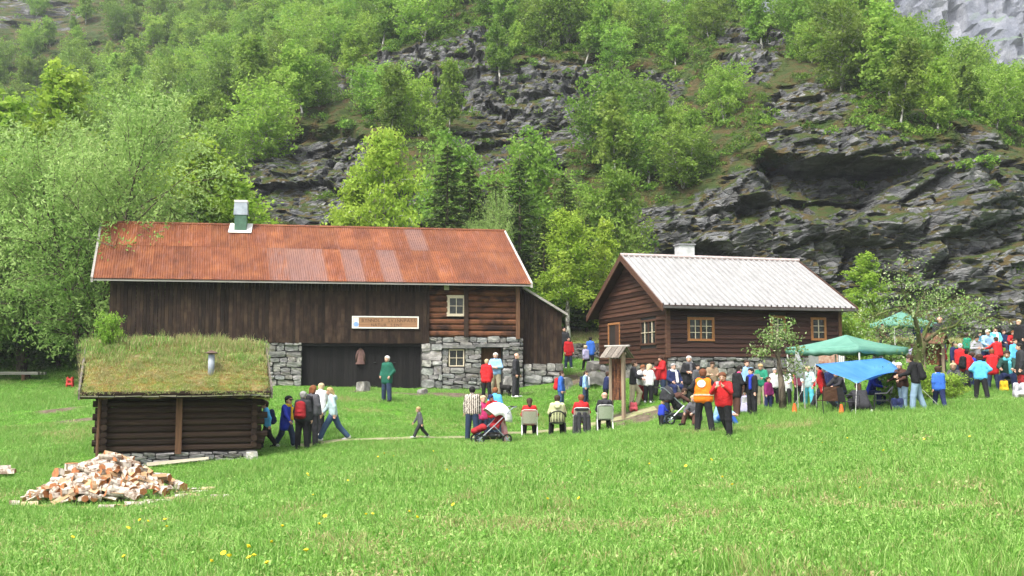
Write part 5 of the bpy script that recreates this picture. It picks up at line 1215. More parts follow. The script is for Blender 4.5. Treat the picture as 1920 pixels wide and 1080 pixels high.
def solid(prims, h=0.022, k=0.03, cut=None):
    """smooth union of tapered capsules (a, b, ra, rb[, squash]) -> vertices, quads"""
    A = np.array([list(p[0]) for p in prims] + [list(p[1]) for p in prims]); rm = max(max(p[2], p[3]) for p in prims) + 0.05
    lo, hi = A.min(0) - rm, A.max(0) + rm; n = np.ceil((hi - lo) / h).astype(int) + 1; f = np.full(n, 0.15)
    ax = [lo[i] + h * np.arange(n[i]) for i in range(3)]
    for p in prims:
        a, b, ra, rb = np.array(list(p[0])), np.array(list(p[1])), p[2], p[3]; r = max(ra, rb) + 0.07
        i0 = np.maximum(((np.minimum(a, b) - r - lo) / h).astype(int), 0); i1 = np.minimum(((np.maximum(a, b) + r - lo) / h).astype(int) + 2, n)
        g = np.stack(np.meshgrid(*[ax[i][i0[i]:i1[i]] for i in range(3)], indexing='ij'), -1); ab = b - a; L = max(ab @ ab, 1e-9)
        t = np.clip(((g - a) @ ab) / L, 0, 1); d = g - a - t[..., None] * ab
        if len(p) > 4: d = d / np.array(p[4]); 
        v = np.linalg.norm(d, axis=-1) - (ra + (rb - ra) * t)
        if len(p) > 4: v = v * min(p[4])
        S = (slice(i0[0], i1[0]), slice(i0[1], i1[1]), slice(i0[2], i1[2])); o = f[S]; q = np.clip(0.5 + 0.5 * (o - v) / k, 0, 1)
        f[S] = o * (1 - q) + v * q - k * q * (1 - q)
    if cut is not None:
        g = np.stack(np.meshgrid(*ax, indexing='ij'), -1); f = np.maximum(f, cut(g))
    return nets(f, lo, h)
def dirv(f, a, side):
    f, a = R(f), R(a); return Vector((side * math.sin(a), -math.sin(f) * math.cos(a), -math.cos(f) * math.cos(a)))
POSES = {
 # lean, head nod, (left arm: upper, fore), (right arm), (left leg: thigh, shin), (right leg), twist of the head
 'stand':   dict(lean=1, nod=4,  la=((4, 9), (16, 5)), ra=((2, 9), (14, 4)), ll=((2, 4), (1, 3)), rl=((-1, 5), (-3, 4))),
 'pockets': dict(lean=-1, nod=0, la=((-12, 20), (38, -14)), ra=((-10, 20), (40, -14)), ll=((4, 6), (0, 5)), rl=((0, 6), (-4, 5))),
 'crossed': dict(lean=-2, nod=2, la=((18, 14), (84, -62)), ra=((20, 14), (76, -60)), ll=((2, 6), (0, 5)), rl=((0, 5), (-3, 5))),
 'read':    dict(lean=3, nod=24, la=((14, 12), (92, -24)), ra=((14, 12), (95, -24)), ll=((3, 4), (0, 3)), rl=((-2, 4), (-5, 3))),
 'drink':   dict(lean=2, nod=16, la=((42, 10), (132, -30)), ra=((38, 14), (128, -34)), ll=((2, 4), (0, 3)), rl=((-14, -8), (-26, -14))),
 'hips':    dict(lean=4, nod=6,  la=((-22, 34), (34, -46)), ra=((-22, 34), (34, -46)), ll=((8, 6), (-6, 4)), rl=((-8, 8), (-14, 6))),
 'reach':   dict(lean=8, nod=6,  la=((52, 6), (84, -4)), ra=((20, 10), (80, -10)), ll=((4, 3), (0, 3)), rl=((-4, 3), (-8, 3))),
 'arms_up': dict(lean=4, nod=4,  la=((80, 25), (96, 5)), ra=((75, 30), (100, 5)), ll=((4, 6), (0, 5)), rl=((-4, 6), (-6, 5))),
 'walk':    dict(lean=5, nod=4,  la=((-20, 8), (2, 3)), ra=((22, 8), (42, 2)), ll=((22, 2), (10, 2)), rl=((-14, 2), (-34, 2))),
 'stride':  dict(lean=7, nod=8,  la=((-18, 8), (-2, 3)), ra=((18, 8), (34, 2)), ll=((30, 2), (22, 2)), rl=((-22, 2), (-40, 2))),
 'carry':   dict(lean=9, nod=14, la=((26, 10), (72, -6)), ra=((26, 10), (72, -6)), ll=((10, 4), (4, 3)), rl=((-10, 4), (-18, 3))),
 'sit':     dict(lean=-6, nod=10, la=((18, 12), (66, -12)), ra=((20, 12), (66, -14)), ll=((84, 8), (2, 4)), rl=((84, 8), (4, 4))),
 'sit_lean':dict(lean=18, nod=16, la=((44, 10), (72, -14)), ra=((42, 10), (74, -14)), ll=((84, 10), (-4, 4)), rl=((84, 10), (0, 4))),
 'ground':  dict(lean=14, nod=10, la=((40, 12), (66, -20)), ra=((40, 12), (66, -20)), ll=((118, 12), (26, 6)), rl=((122, 12), (20, 6))),
 'squat':   dict(lean=34, nod=14, la=((60, 14), (88, -18)), ra=((56, 14), (86, -18)), ll=((112, 18), (-48, 6)), rl=((112, 18), (-48, 6))),
 'bend':    dict(lean=68, nod=10, la=((58, 6), (40, -4)), ra=((54, 6), (44, -4)), ll=((12, 5), (-12, 4)), rl=((4, 5), (-14, 4))),
 'step_up': dict(lean=4, nod=0, la=((10, 14), (70, -20)), ra=((20, 16), (96, -24)), ll=((34, 6), (-14, 4)), rl=((-2, 4), (-6, 4))),
}
_pose_cache = {}
def figure(pose, child=False, hair='short', long_coat=False):
    key = (pose, child, hair, long_coat)
    if key in _pose_cache: return _pose_cache[key]
    q = POSES[pose]; hs = 1.22 if child else 1.0; lg = 0.86 if child else 1.0
    up = Vector((0, -math.sin(R(q['lean'])), math.cos(R(q['lean'])))); fw = Vector((0, -up.z, up.y)); sx = Vector((1, 0, 0))
    pel = Vector((0, 0, 0)); sw = 0.172 if not child else 0.155
    sh = {s: pel + up * 0.49 + sx * sw * s for s in (1, -1)}; hip = {s: pel + sx * 0.088 * s - up * 0.02 for s in (1, -1)}
    nod = R(q['lean'] * 0.35 + q['nod']); hu = Vector((0, -math.sin(nod), math.cos(nod))); hf = Vector((0, -hu.z, hu.y))
    neck = pel + up * 0.535; hc = neck + hu * 0.155 * (1.06 if child else 1) + hf * 0.02
    J = {}
    for s, a, l in ((1, q['la'], q['ll']), (-1, q['ra'], q['rl'])):
        el = sh[s] + dirv(*a[0], s) * 0.285; wr = el + dirv(*a[1], s) * 0.25; J['el', s], J['wr', s], J['hd', s] = el, wr, dirv(*a[1], s)
        kn = hip[s] + dirv(*l[0], s) * 0.43 * lg; an = kn + dirv(*l[1], s) * 0.41 * lg; J['kn', s], J['an', s] = kn, an
        fp = R(min(0, l[1][0] + 8)) * 0.8; J['toe', s] = an + Vector((0.04 * s, -0.155 * math.cos(fp), -0.045 + 0.155 * math.sin(fp)))
        J['heel', s] = an + Vector((0, 0.045, -0.045))
    low = min(min(J['toe', s].z, J['heel', s].z) for s in (1, -1)) - 0.033
    if pose == 'ground': low = min(low, -0.13)
    sft = Vector((0, 0, -low))
    pel += sft; neck += sft; hc += sft
    for d in (sh, hip, J):
        for k_ in d:
            if not (isinstance(k_, tuple) and k_[0] == 'hd'): d[k_] = d[k_] + sft
    W = lambda t, x, y=0.0: pel + up * t + sx * x + fw * y
    body = [(hc - hu * 0.035 + hf * 0.012, hc + hu * 0.035 - hf * 0.012, 0.070 * hs, 0.088 * hs), (hc - hu * 0.075 * hs + hf * 0.045 * hs, hc - hu * 0.06 * hs, 0.038 * hs, 0.05 * hs), (hc + hf * 0.083 * hs + hu * 0.005, hc + hf * 0.104 * hs - hu * 0.028 * hs, 0.011, 0.017),
            (hc + sx * 0.083 * hs - hu * 0.01, hc + sx * 0.086 * hs + hu * 0.02, 0.014, 0.018), (hc - sx * 0.083 * hs - hu * 0.01, hc - sx * 0.086 * hs + hu * 0.02, 0.014, 0.018),
            (neck - up * 0.05, hc - hu * 0.06 - hf * 0.015, 0.056, 0.05), (W(.42, -.095), W(.02, -.07), 0.10, 0.11, (1, 0.85, 1)), (W(.42, .095), W(.02, .07), 0.10, 0.11, (1, 0.85, 1)), (W(.40, 0), W(.05, 0), 0.11, 0.11, (1, .85, 1))]
    top = [(W(.43, -.10), W(-.01, -.085), 0.118, 0.138, (1, .88, 1)), (W(.43, .10), W(-.01, .085), 0.118, 0.138, (1, .88, 1)), (W(.44, 0, -.01), W(.0, 0), 0.125, 0.14, (1, .9, 1)), (neck - up * 0.07, neck + hu * 0.025, 0.088, 0.074)]
    if long_coat: top += [(W(.1, -.085), W(-.16, -.085), 0.138, 0.145, (1, .88, 1)), (W(.1, .085), W(-.16, .085), 0.138, 0.145, (1, .88, 1))] if q['ll'][0][0] < 60 else []
    trs = [(W(.03, -.085), W(.03, .085), 0.128, 0.128, (1, .92, 1))]
    shoe = {}
    for s in (1, -1):
        body += [(sh[s], J['el', s], 0.05, 0.042), (J['el', s], J['wr', s], 0.042, 0.029), (J['wr', s], J['wr', s] + J['hd', s] * 0.065, 0.030, 0.034, (1, 1, 1)),
                 (hip[s], J['kn', s], 0.085, 0.055), (J['kn', s], J['an', s], 0.055, 0.036), (J['heel', s], J['toe', s], 0.032, 0.03)]
        top += [(sh[s] - sx * 0.02 * s, J['el', s], 0.078, 0.064), (J['el', s], J['el', s].lerp(J['wr', s], .96), 0.064, 0.047)]
        trs += [(hip[s], J['kn', s], 0.112, 0.086), (J['kn', s], J['kn', s].lerp(J['an', s], 0.97), 0.086, 0.078)]
        shoe[s] = [(J['heel', s], J['toe', s], 0.046, 0.042), (J['heel', s] + Vector((0, 0, .04)), J['an', s], 0.042, 0.045)]
    V, F = solid(body); V = list(map(tuple, V)); F = [tuple(x) for x in F]; mi = [0] * len(F)
    extra = MB()
    for s in (1, -1):                              # fingers and thumb
        w = J['wr', s]; d = J['hd', s].normalized(); across = d.cross(Vector((s, 0, 0.2))).normalized(); curl = across.cross(d) * s
        for i, (o, l) in enumerate(((-.027, .062), (-.009, .072), (.009, .068), (.026, .052))):
            b0 = w + d * 0.075 + across * o; m_ = b0 + d * l * 0.55 + curl * l * 0.18; extra.tube([b0, m_, m_ + d * l * 0.3 + curl * l * 0.4], [.0105, .0095, .007], 5)
        b0 = w + d * 0.03 - across * 0.028; extra.tube([b0, b0 - across * 0.03 + d * 0.025, b0 - across * 0.035 + d * 0.055], [.012, .011, .008], 5)
    n0 = len(V); V += extra.v; F += [tuple(i + n0 for i in f) for f in extra.f]; mi += [0] * len(extra.f)
    eye = MB()
    for s in (1, -1):
        c = hc + hf * 0.083 * hs + sx * 0.032 * s * hs + hu * 0.012
        eye.tube([c - sx * 0.013, c, c + sx * 0.013], [.003, .009, .003], 6)
        c = c + hu * 0.022; eye.tube([c - sx * 0.018, c + sx * 0.018], 0.004, 4)
    n0 = len(V); V += eye.v; F += [tuple(i + n0 for i in f) for f in eye.f]; mi += [1] * len(eye.f)
    mo = MB(); c = hc + hf * 0.088 * hs - hu * 0.062 * hs; mo.tube([c - sx * 0.02, c + hf * .004, c + sx * 0.02], [.003, .006, .003], 5); n0 = len(V); V += mo.v; F += [tuple(i + n0 for i in f) for f in mo.f]; mi += [2] * len(mo.f)
    parts = {'body': mesh_np('person', V, F, None, True, [M_skin, M_eye, M_lip], mi)}
    def part(nm, pr, **kw):
        v, f = solid(pr, **kw); parts[nm] = mesh_np(nm, v, f, None, True); parts[nm].materials.append(M_skin)
    hip_z = pel.z
    part('jacket', top); part('trousers', trs)
    for s in (1, -1): part('shoe%d' % s, shoe[s])
    H3 = np.array([list(sx), list(-hf), list(hu)]); HC = np.array(list(hc))
    def face_cut(g):
        l = (g - HC) @ H3.T; return -(l[..., 1] + 0.75 * l[..., 2] + 0.022) / 1.25
    hp = [(hc - hu * 0.02 - hf * 0.012, hc + hu * 0.035 - hf * 0.014, 0.088 * hs, 0.101 * hs)]
    if hair == 'long': hp += [(hc - hf * 0.05, hc - hf * 0.085 - hu * 0.17, 0.075 * hs, 0.06)]
    if hair == 'bob': hp += [(hc - hf * 0.04 + sx * .05, hc - hf * 0.05 - hu * 0.1 + sx * 0.05, 0.06 * hs, 0.05), (hc - hf * 0.04 - sx * .05, hc - hf * 0.05 - hu * 0.1 - sx * 0.05, 0.06 * hs, 0.05)]
    if hair != 'bald': part('hair', hp, cut=face_cut, h=0.018)
    parts['frame'] = dict(pel=pel, up=up, fw=fw, sx=sx, hc=hc, hu=hu, hf=hf, hs=hs, J=J, neck=neck, sh=sh)
    zs = [v[2] for v in V]; parts['H'] = max(zs) + (0.018 if hair != 'bald' else 0)
    _pose_cache[key] = parts; return parts
def skin_mat():
    t = NT('skin'); f = t.noise(t.coord('Object'), 8, 3); c = t.ramp(f, [(0.3, (0.50, 0.28, 0.20)), (0.7, (0.62, 0.38, 0.28))]); t.base(c); t.set(0.55, 0, 0.3); return t.m
M_skin = skin_mat(); M_eye = plain('eye', (0.03, 0.025, 0.02), 0.3); M_lip = plain('lip', (0.35, 0.12, 0.10), 0.5)
_cl = {}
def cloth(c, c2=None, rough=0.85):
    c = tuple(c); k = (c, c2)
    if k not in _cl:
        t = NT('cloth_%d' % len(_cl)); v = t.coord('Object'); f = t.noise(v, 6, 4, 0.6, 0.8)
        t.base(t.mix(t.ramp(f, [(0.3, (0, 0, 0)), (0.7, (1, 1, 1))]), c, c2 or tuple(x * 0.78 for x in c))); t.set(rough, 0, 0.25); t.bump(f, 0.7, 0.05); _cl[k] = t.m
    return _cl[k]
def knit():
    t = NT('patterned_knit'); v = t.coord('Object', (1, 1, 1), False); w = t.new('ShaderNodeTexWave', wave_type='BANDS', bands_direction='X'); w.inputs['Scale'].default_value = 5.5; w.inputs['Distortion'].default_value = 4.0; w.inputs['Detail'].default_value = 3; w.inputs['Detail Scale'].default_value = 4; t.l(v, w.inputs[0])
    t.base(t.ramp(w.outputs['Fac'], [(0.25, (0.05, 0.035, 0.03)), (0.5, (0.24, 0.19, 0.15)), (0.75, (0.55, 0.50, 0.44))])); t.set(0.95, 0, 0.1); return t.m
C = dict(red=(0.50, 0.018, 0.022), dred=(0.28, 0.015, 0.02), blue=(0.035, 0.13, 0.50), navy=(0.014, 0.022, 0.075), royal=(0.02, 0.04, 0.38), sky=(0.10, 0.42, 0.75), lblue=(0.27, 0.45, 0.68), turq=(0.10, 0.48, 0.58), black=(0.012, 0.012, 0.014), char=(0.03, 0.03, 0.034), grey=(0.09, 0.09, 0.10), lgrey=(0.32, 0.32, 0.35), white=(0.66, 0.66, 0.66), mint=(0.46, 0.60, 0.62),
         green=(0.012, 0.10, 0.065), dgreen=(0.015, 0.05, 0.04), lime=(0.58, 0.60, 0.33), jeans=(0.05, 0.09, 0.17), ljeans=(0.22, 0.32, 0.42), djeans=(0.025, 0.04, 0.08), khaki=(0.38, 0.34, 0.23), brown=(0.075, 0.035, 0.025), pink=(0.62, 0.05, 0.19), mag=(0.20, 0.015, 0.10), lav=(0.36, 0.34, 0.50), orange=(0.80, 0.20, 0.012), teal=(0.02, 0.22, 0.13), plaid=(0.22, 0.05, 0.08), yellow=(0.65, 0.42, 0.02), tan=(0.28, 0.2, 0.13))
HAIR = dict(brown=(0.045, 0.022, 0.012), dark=(0.014, 0.010, 0.008), black=(0.006, 0.005, 0.005), white=(0.62, 0.60, 0.57), grey=(0.30, 0.29, 0.28), blond=(0.42, 0.29, 0.13), auburn=(0.20, 0.07, 0.025), fair=(0.52, 0.40, 0.24), red=(0.13, 0.045, 0.02))
_rp = {}
def rep(me, mat):
    """the same shape in another cloth"""
    k = (me.name, mat.name)
    if k not in _rp: m = me.copy(); m.materials.clear(); m.materials.append(mat); _rp[k] = m
    return _rp[k]
def person(px, yf, yh, D, face, pose, top, bottom, hair, style, label, child=False, coat=False, pack=None, vest=False, cap=None, paper=False, bag=None, shoes='black', hood=None, base=None, lift=0.0, dz=0.0, stripe=None, scarf=None, jmat=None, cup=False, sat=False):
    fig = figure(pose, child, style, coat); g = on_ground(px, D) if base is None else Vector(base)
    s = (yf - yh) * D / FPX / fig['H']
    o = link('person', fig['body'], None, g + Vector((0, 0, lift)), (0, 0, R(face)), (s * 1.08, s * 1.08, s)); tag(o, label, 'person', None)
    cm = lambda n: cloth(C[n]) if isinstance(n, str) else cloth(n)
    link('jacket', rep(fig['jacket'], jmat or cm(top)), o); link('trousers', rep(fig['trousers'], cm(bottom)), o)
    for k in (1, -1): link('shoe', rep(fig['shoe%d' % k], cm(shoes)), o)
    if 'hair' in fig: link('cap' if cap else 'hair', rep(fig['hair'], cm(cap) if cap else cloth(HAIR[hair], None, 0.7)), o)
    q = fig['frame']; W = lambda t, x, y: q['pel'] + q['up'] * t + q['sx'] * x + q['fw'] * y
    if cap:
        c = q['hc'] + q['hu'] * 0.045 + q['hf'] * 0.07; m = MB(); a, b, u = q['sx'] * 0.075, q['hf'] * 0.085 - q['hu'] * 0.02, q['hu'] * 0.012
        m.hexa([c - a, c - a * .7 + b, c + a * .7 + b, c + a][::-1], [p + u for p in (c - a, c - a * .7 + b, c + a * .7 + b, c + a)][::-1]); m.build('cap_brim', cm(cap), o)
    if pack:
        v, f = solid([(W(.08, -.075, -.19), W(.43, -.06, -.18), .092, .08), (W(.08, .075, -.19), W(.43, .06, -.18), .092, .08), (W(.08, 0, -.19), W(.45, 0, -.18), .1, .08), (W(.10, -.05, -.27), W(.10, .05, -.27), .05, .05), (W(.20, -.04, -.27), W(.2, .04, -.27), .045, .045)]); p = link('backpack', mesh_np('backpack', v, f, cm(pack), True), o)
        for sd in (1, -1): MB().tube([W(.47, .085 * sd, -.12), W(.555, .1 * sd, 0.01), W(.46, .11 * sd, .125), W(.28, .13 * sd, .115), W(.12, .15 * sd, -.08)], .019, 5, True, .5).build('strap', cm('black'), p)
    if vest:
        v, f = solid([(W(.44, -.11, 0), W(.0, -.10, 0), .132, .152, (1, .9, 1)), (W(.44, .11, 0), W(.0, .10, 0), .132, .152, (1, .9, 1)), (W(.44, 0, 0), W(0, 0, 0), .135, .15, (1, .92, 1))]); vo = link('safety_vest', mesh_np('safety_vest', v, f, cloth(C['orange'], (0.62, 0.13, 0.008)), True), o)
        n = 16; V = [(0, 0, 0)] ; cc = W(.40, 0.05, -.148)
        e1, e2 = q['sx'], q['up']
        for nm, rr, mt, yy in (('emblem', .105, cm('white'), 0), ('emblem_ring', .07, cloth((0.35, 0.5, 0.55)), -.003), ('emblem_cross', .045, cm('white'), -.006)):
            MB().add([cc + q['fw'] * yy + (e1 * math.cos(2 * math.pi * k / n) + e2 * math.sin(2 * math.pi * k / n)) * rr for k in range(n)] + [cc + q['fw'] * (.04 + yy) + (e1 * math.cos(2 * math.pi * k / n) + e2 * math.sin(2 * math.pi * k / n)) * rr for k in range(n)], [tuple(range(n))] + [(k, (k + 1) % n, n + (k + 1) % n, n + k) for k in range(n)]).build(nm, mt, vo)
        V, F = [], []; n = 28
        for k in range(n):
            a = 2 * math.pi * k / n
            for z in (.075, .115): V.append(W(z, (.095 * (1 if math.cos(a) > 0 else -1) * min(1, abs(math.cos(a)) * 3)) + .168 * math.cos(a), .157 * math.sin(a)))
        for k in range(n): a, b = 2 * k, 2 * ((k + 1) % n); F.append((a, b, b + 1, a + 1))
        link('reflective_band', mesh_np('reflective_band', V, F, cloth((0.55, 0.45, 0.35)), True), vo)
    if hood:
        v, f = solid([(W(.5, -.06, -.1), W(.5, .06, -.1), .065, .065), (W(.44, -.03, -.13), W(.44, .03, -.13), .05, .05)]); link('hood', mesh_np('hood', v, f, cm(hood), True), o)
    if scarf:
        v, f = solid([(W(.53, -.05, .03), W(.53, .05, .03), .075, .075), (W(.45, .07, .13), W(.1, .08, .15), .05, .055)]); link('scarf', mesh_np('scarf', v, f, cm(scarf), True), o)
    if stripe:
        for sd in (1, -1):
            a, k_, n_ = W(.0, .12 * sd, 0), q['J']['kn', sd], q['J']['an', sd]; MB().tube([k_.lerp(a, .8) + q['sx'] * .05 * sd, k_ + q['sx'] * .074 * sd, n_ + q['sx'] * .062 * sd], .014, 5).build('side_stripe', cm(stripe), o)
    if paper:
        c = (q['J']['wr', 1] + q['J']['wr', -1]) / 2 + q['fw'] * .06 + q['up'] * .05 + (q['J']['hd', 1] * .06); a = q['sx'] * .105; u = (q['up'] * .75 + q['fw'] * .45).normalized() * .14
        p = tag(MB().hexa([c - a - u, c + a - u, c + a - u + q['fw'] * .004, c - a - u + q['fw'] * .004], [c - a + u, c + a + u, c + a + u + q['fw'] * .004, c - a + u + q['fw'] * .004]).build('paper_sheet', cm('white'), None), 'white paper sheet held by the ' + label.split(' ', 1)[-1] if False else None)
        p.parent = None; p.matrix_world = o.matrix_basis.copy(); tag(p, 'white sheet held up by the person ' + paper, 'paper')
    if bag:
        w = q['J']['wr', -1]; c = w + Vector((0, -.02, -.28)); m = MB(); m.hexa([c + Vector(t) for t in ((-.03, -.13, -.1), (.03, -.13, -.1), (.03, .13, -.1), (-.03, .13, -.1))], [c + Vector(t) for t in ((-.02, -.12, .1), (.02, -.12, .1), (.02, .12, .1), (-.02, .12, .1))]); b = empty('handbag', (0, 0, 0)); b.matrix_basis = o.matrix_basis.copy()
        tag(b, bag[1], 'bag'); m.build('pouch', cm(bag[0]), b); MB().tube([c + Vector((0, -.1, .1)), c + Vector((0, -.05, .26)), c + Vector((0, .05, .26)), c + Vector((0, .1, .1))], .008, 5).build('strap', cm(bag[0]), b)
    if cup:
        w = q['J']['wr', -1] + q['J']['hd', -1] * .1; b = MB().tube([w, w + Vector((0, -.02, .1))], [.03, .038], 8).build('cup', cm('white'), None); b.matrix_basis = o.matrix_basis.copy(); tag(b, 'white cup lifted by the person ' + cup, 'cup')
    return o
Pn = person
# walkers right of the sod-roofed shed
Pn(500, 830, 742, 31.2, -70, 'walk', 'sky', 'black', 'brown', 'short', 'boy in bright blue jacket with dark backpack at the shed corner', child=True, pack='navy')
Pn(536, 836, 741, 31.4, 60, 'walk', 'royal', 'djeans', 'dark', 'short', 'child in long royal blue coat and black cap', child=True, coat=True, cap='black', shoes='white', stripe='white', scarf='yellow')
Pn(566, 844, 735, 30.6, 172, 'stand', 'char', 'black', 'grey', 'short', 'hiker in charcoal jacket seen from behind with a red backpack', pack='dred')
Pn(584, 838, 727, 31.8, 150, 'stand', 'grey', 'char', 'auburn', 'bob', 'auburn-haired hiker in grey jacket beside the red backpack', pack='black')
Pn(597, 820, 720, 33.2, 165, 'carry', 'white', 'black', 'fair', 'short', 'woman in long white jacket and black leggings', coat=True, shoes='white')
Pn(624, 829, 729, 32.3, -82, 'stride', 'mint', 'jeans', 'blond', 'long', 'blond woman striding left in pale mint jacket and jeans', shoes='white', hood='mint')
Pn(788, 819, 761, 33.0, -75, 'stride', 'grey', 'char', 'blond', 'short', 'blond toddler in grey walking alone on the path', child=True, shoes='white')
# by the barn
Pn(725, 749, 663, 40.0, -35, 'pockets', 'green', 'djeans', 'white', 'short', 'white-haired man in dark green jacket before the black doors', coat=True)
Pn(912, 740, 668, 42.6, 165, 'stand', 'red', 'black', 'fair', 'short', 'woman in red jacket seen from behind at the stone wall', coat=True)
Pn(929, 738, 658, 43.4, -5, 'crossed', 'lblue', 'khaki', 'white', 'short', 'man in light blue with crossed arms in the stone doorway')
Pn(967, 742, 660, 42.8, 75, 'stand', 'char', 'char', 'grey', 'bald', 'bald man in dark clothes at the barn corner facing right', shoes='white')
# round the white and red pushchair
Pn(885, 832, 731, 33.5, 175, 'stand', 'tan', 'djeans', 'black', 'short', 'black-haired man in patterned sweater and jeans seen from behind', jmat=knit())
Pn(924, 826, 740, 34.4, -40, 'read', 'red', 'djeans', 'dark', 'short', 'person in red jacket and dark cap bending to the pushchair', cap='navy')
Pn(928, 818, 727, 35.6, 170, 'stand', 'sky', 'djeans', 'auburn', 'short', 'auburn-haired person in light blue jacket behind the pushchair')
Pn(905, 822, 742, 34.9, 20, 'stand', 'pink', 'djeans', 'fair', 'short', 'child in pink half hidden behind the patterned sweater', child=True)
# four seated onlookers, and those standing behind them
CHAIR_SEATS = []
def seated(px, yf, yh, D, top, bottom, hair, style, label, chair, **kw):
    o = Pn(px, yf + 3, yh - 6, D, 180, 'sit', top, bottom, hair, style, label, **kw); CHAIR_SEATS.append((o, chair)); return o
seated(993, 820, 756, 36.0, 'red', 'black', 'brown', 'long', 'brown-haired person in red jacket sitting in the leftmost chair', 'folding_a')
seated(1045, 817, 748, 36.0, 'lime', 'black', 'brown', 'short', 'person in pale yellow jacket sitting in the black plastic chair', 'plastic', hood='lime')
seated(1090, 816, 748, 36.0, 'red', 'black', 'auburn', 'short', 'person in red sweater sitting before a dark draped coat', 'draped')
seated(1134, 813, 747, 36.0, 'char', 'black', 'grey', 'bald', 'bald man in dark jacket sitting in the rightmost folding chair', 'folding_b', hood='char')
Pn(1052, 777, 702, 40.6, 75, 'stand', 'blue', 'jeans', 'brown', 'short', 'person in blue jacket with red backpack standing behind the chairs', pack='red')
Pn(1098, 770, 706, 41.2, 65, 'stand', 'lblue', 'djeans', 'brown', 'long', 'woman in open light blue jacket with navy backpack behind the chairs', pack='navy', scarf='white')
Pn(1136, 768, 707, 40.8, 105, 'reach', 'navy', 'black', 'brown', 'short', 'child in navy and grey reaching to the wooden notice stand', child=True, scarf='lgrey')
Pn(1066, 690, 631, 54.0, 20, 'stand', 'red', 'djeans', 'dark', 'short', 'person in red jacket on the path behind the barn corner', shoes='white', coat=True)
Pn(1058, 686, 620, 56.0, 10, 'stand', 'char', 'black', 'dark', 'short', 'dark-clad person half hidden behind the red jacket by the barn corner')
Pn(1107, 692, 635, 54.0, 150, 'stand', 'blue', 'black', 'dark', 'short', 'person in blue jacket by the mossy stone wall', coat=True)
Pn(1099, 697, 650, 53.0, 200, 'walk', 'lav', 'black', 'fair', 'short', 'small child in lilac and black before the mossy stone wall', child=True)
# in front of the house
Pn(1187, 752, 663, 39.4, 80, 'step_up', 'char', 'khaki', 'brown', 'short', 'tall man in dark T-shirt and khaki trousers by the notice stand')
Pn(1202, 752, 683, 40.0, 40, 'read', 'white', 'dred', 'auburn', 'short', 'child in white top beside the tall man in khaki', child=True)
Pn(1216, 752, 679, 39.6, 150, 'read', 'white', 'black', 'fair', 'long', 'blond girl in white top and black shorts', child=True, shoes='white')
Pn(1229, 748, 684, 40.6, 140, 'carry', 'dred', 'black', 'brown', 'short', 'child in dark red jacket next to the blond girl', child=True)
Pn(1244, 745, 669, 40.4, -80, 'read', 'red', 'djeans', 'brown', 'bob', 'woman in red jacket reading before the foundation', coat=True, paper='in red before the house foundation')
Pn(1264, 750, 681, 39.6, 15, 'sit', 'navy', 'navy', 'grey', 'short', 'grey-haired man in navy jacket sitting by the foundation', shoes='white', scarf='white')
Pn(1293, 757, 669, 39.0, -10, 'crossed', 'black', 'black', 'white', 'short', 'white-haired man in open black jacket before the stone foundation', coat=True, scarf='grey')
# pushchair group on the grass
Pn(1250, 800, 729, 33.4, 85, 'bend', 'brown', 'djeans', 'brown', 'short', 'man in brown sweater bending over the black pushchair')
Pn(1240, 800, 750, 32.4, 130, 'carry', 'royal', 'black', 'blond', 'short', 'child in royal blue coat beside the black pushchair', child=True)
Pn(1320, 811, 692, 28.2, 172, 'hips', 'black', 'black', 'red', 'short', 'person in orange safety vest seen from behind', vest=True)
Pn(1358, 822, 699, 26.2, -25, 'drink', 'red', 'black', 'red', 'short', 'woman in red jacket drinking, nearest on the right', stripe='white', cup='in red nearest on the right')
Pn(1345, 812, 753, 29.6, 60, 'ground', 'lblue', 'blue', 'dark', 'short', 'person in blue jeans sitting on the grass behind the red jacket')
Pn(1306, 806, 750, 30.6, -40, 'ground', 'grey', 'brown', 'fair', 'short', 'person sitting on the grass left of the orange vest')
Pn(1382, 788, 688, 31.2, 100, 'read', 'black', 'brown', 'dark', 'short', 'woman in black coat with pink scarf', coat=True, scarf='pink', paper='in black with a pink scarf')
Pn(1411, 787, 694, 31.0, -60, 'stand', 'black', 'black', 'black', 'short', 'black-haired woman in black jacket with a white handbag', bag=('white', 'small white handbag hanging from the woman in black'), scarf='royal')
Pn(1397, 777, 727, 32.6, 150, 'ground', 'lav', 'grey', 'brown', 'short', 'small child in lilac sitting on the grass', child=True)
Pn(1401, 770, 679, 36.4, 10, 'stand', 'lblue', 'brown', 'brown', 'short', 'tall man in light blue shirt in the crowd behind the lilac child')
Pn(1336, 768, 690, 38.4, 0, 'read', 'tan', 'brown', 'brown', 'short', 'person in tan jacket in the crowd right of the orange vest')
Pn(1308, 764, 692, 38.8, 30, 'stand', 'grey', 'char', 'dark', 'short', 'person in grey in the crowd left of the orange vest')
Pn(1429, 766, 684, 36.6, -30, 'read', 'teal', 'khaki', 'blond', 'short', 'blond person in green reading a sheet in the crowd', paper='in green in the crowd')
Pn(1441, 768, 705, 35.0, 30, 'stand', 'mag', 'navy', 'brown', 'short', 'child in magenta jacket and navy trousers left of the young tree', child=True, shoes='white')
Pn(1453, 764, 692, 36.4, 20, 'stand', 'white', 'black', 'grey', 'short', 'person in white jacket just left of the young tree trunk')
Pn(1476, 762, 690, 36.0, -30, 'carry', 'white', 'black', 'brown', 'short', 'person in white jacket just right of the young tree trunk', coat=True)
Pn(1498, 760, 690, 36.8, 20, 'stand', 'plaid', 'black', 'brown', 'short', 'person in plaid red jacket by the white flag', pack='yellow')
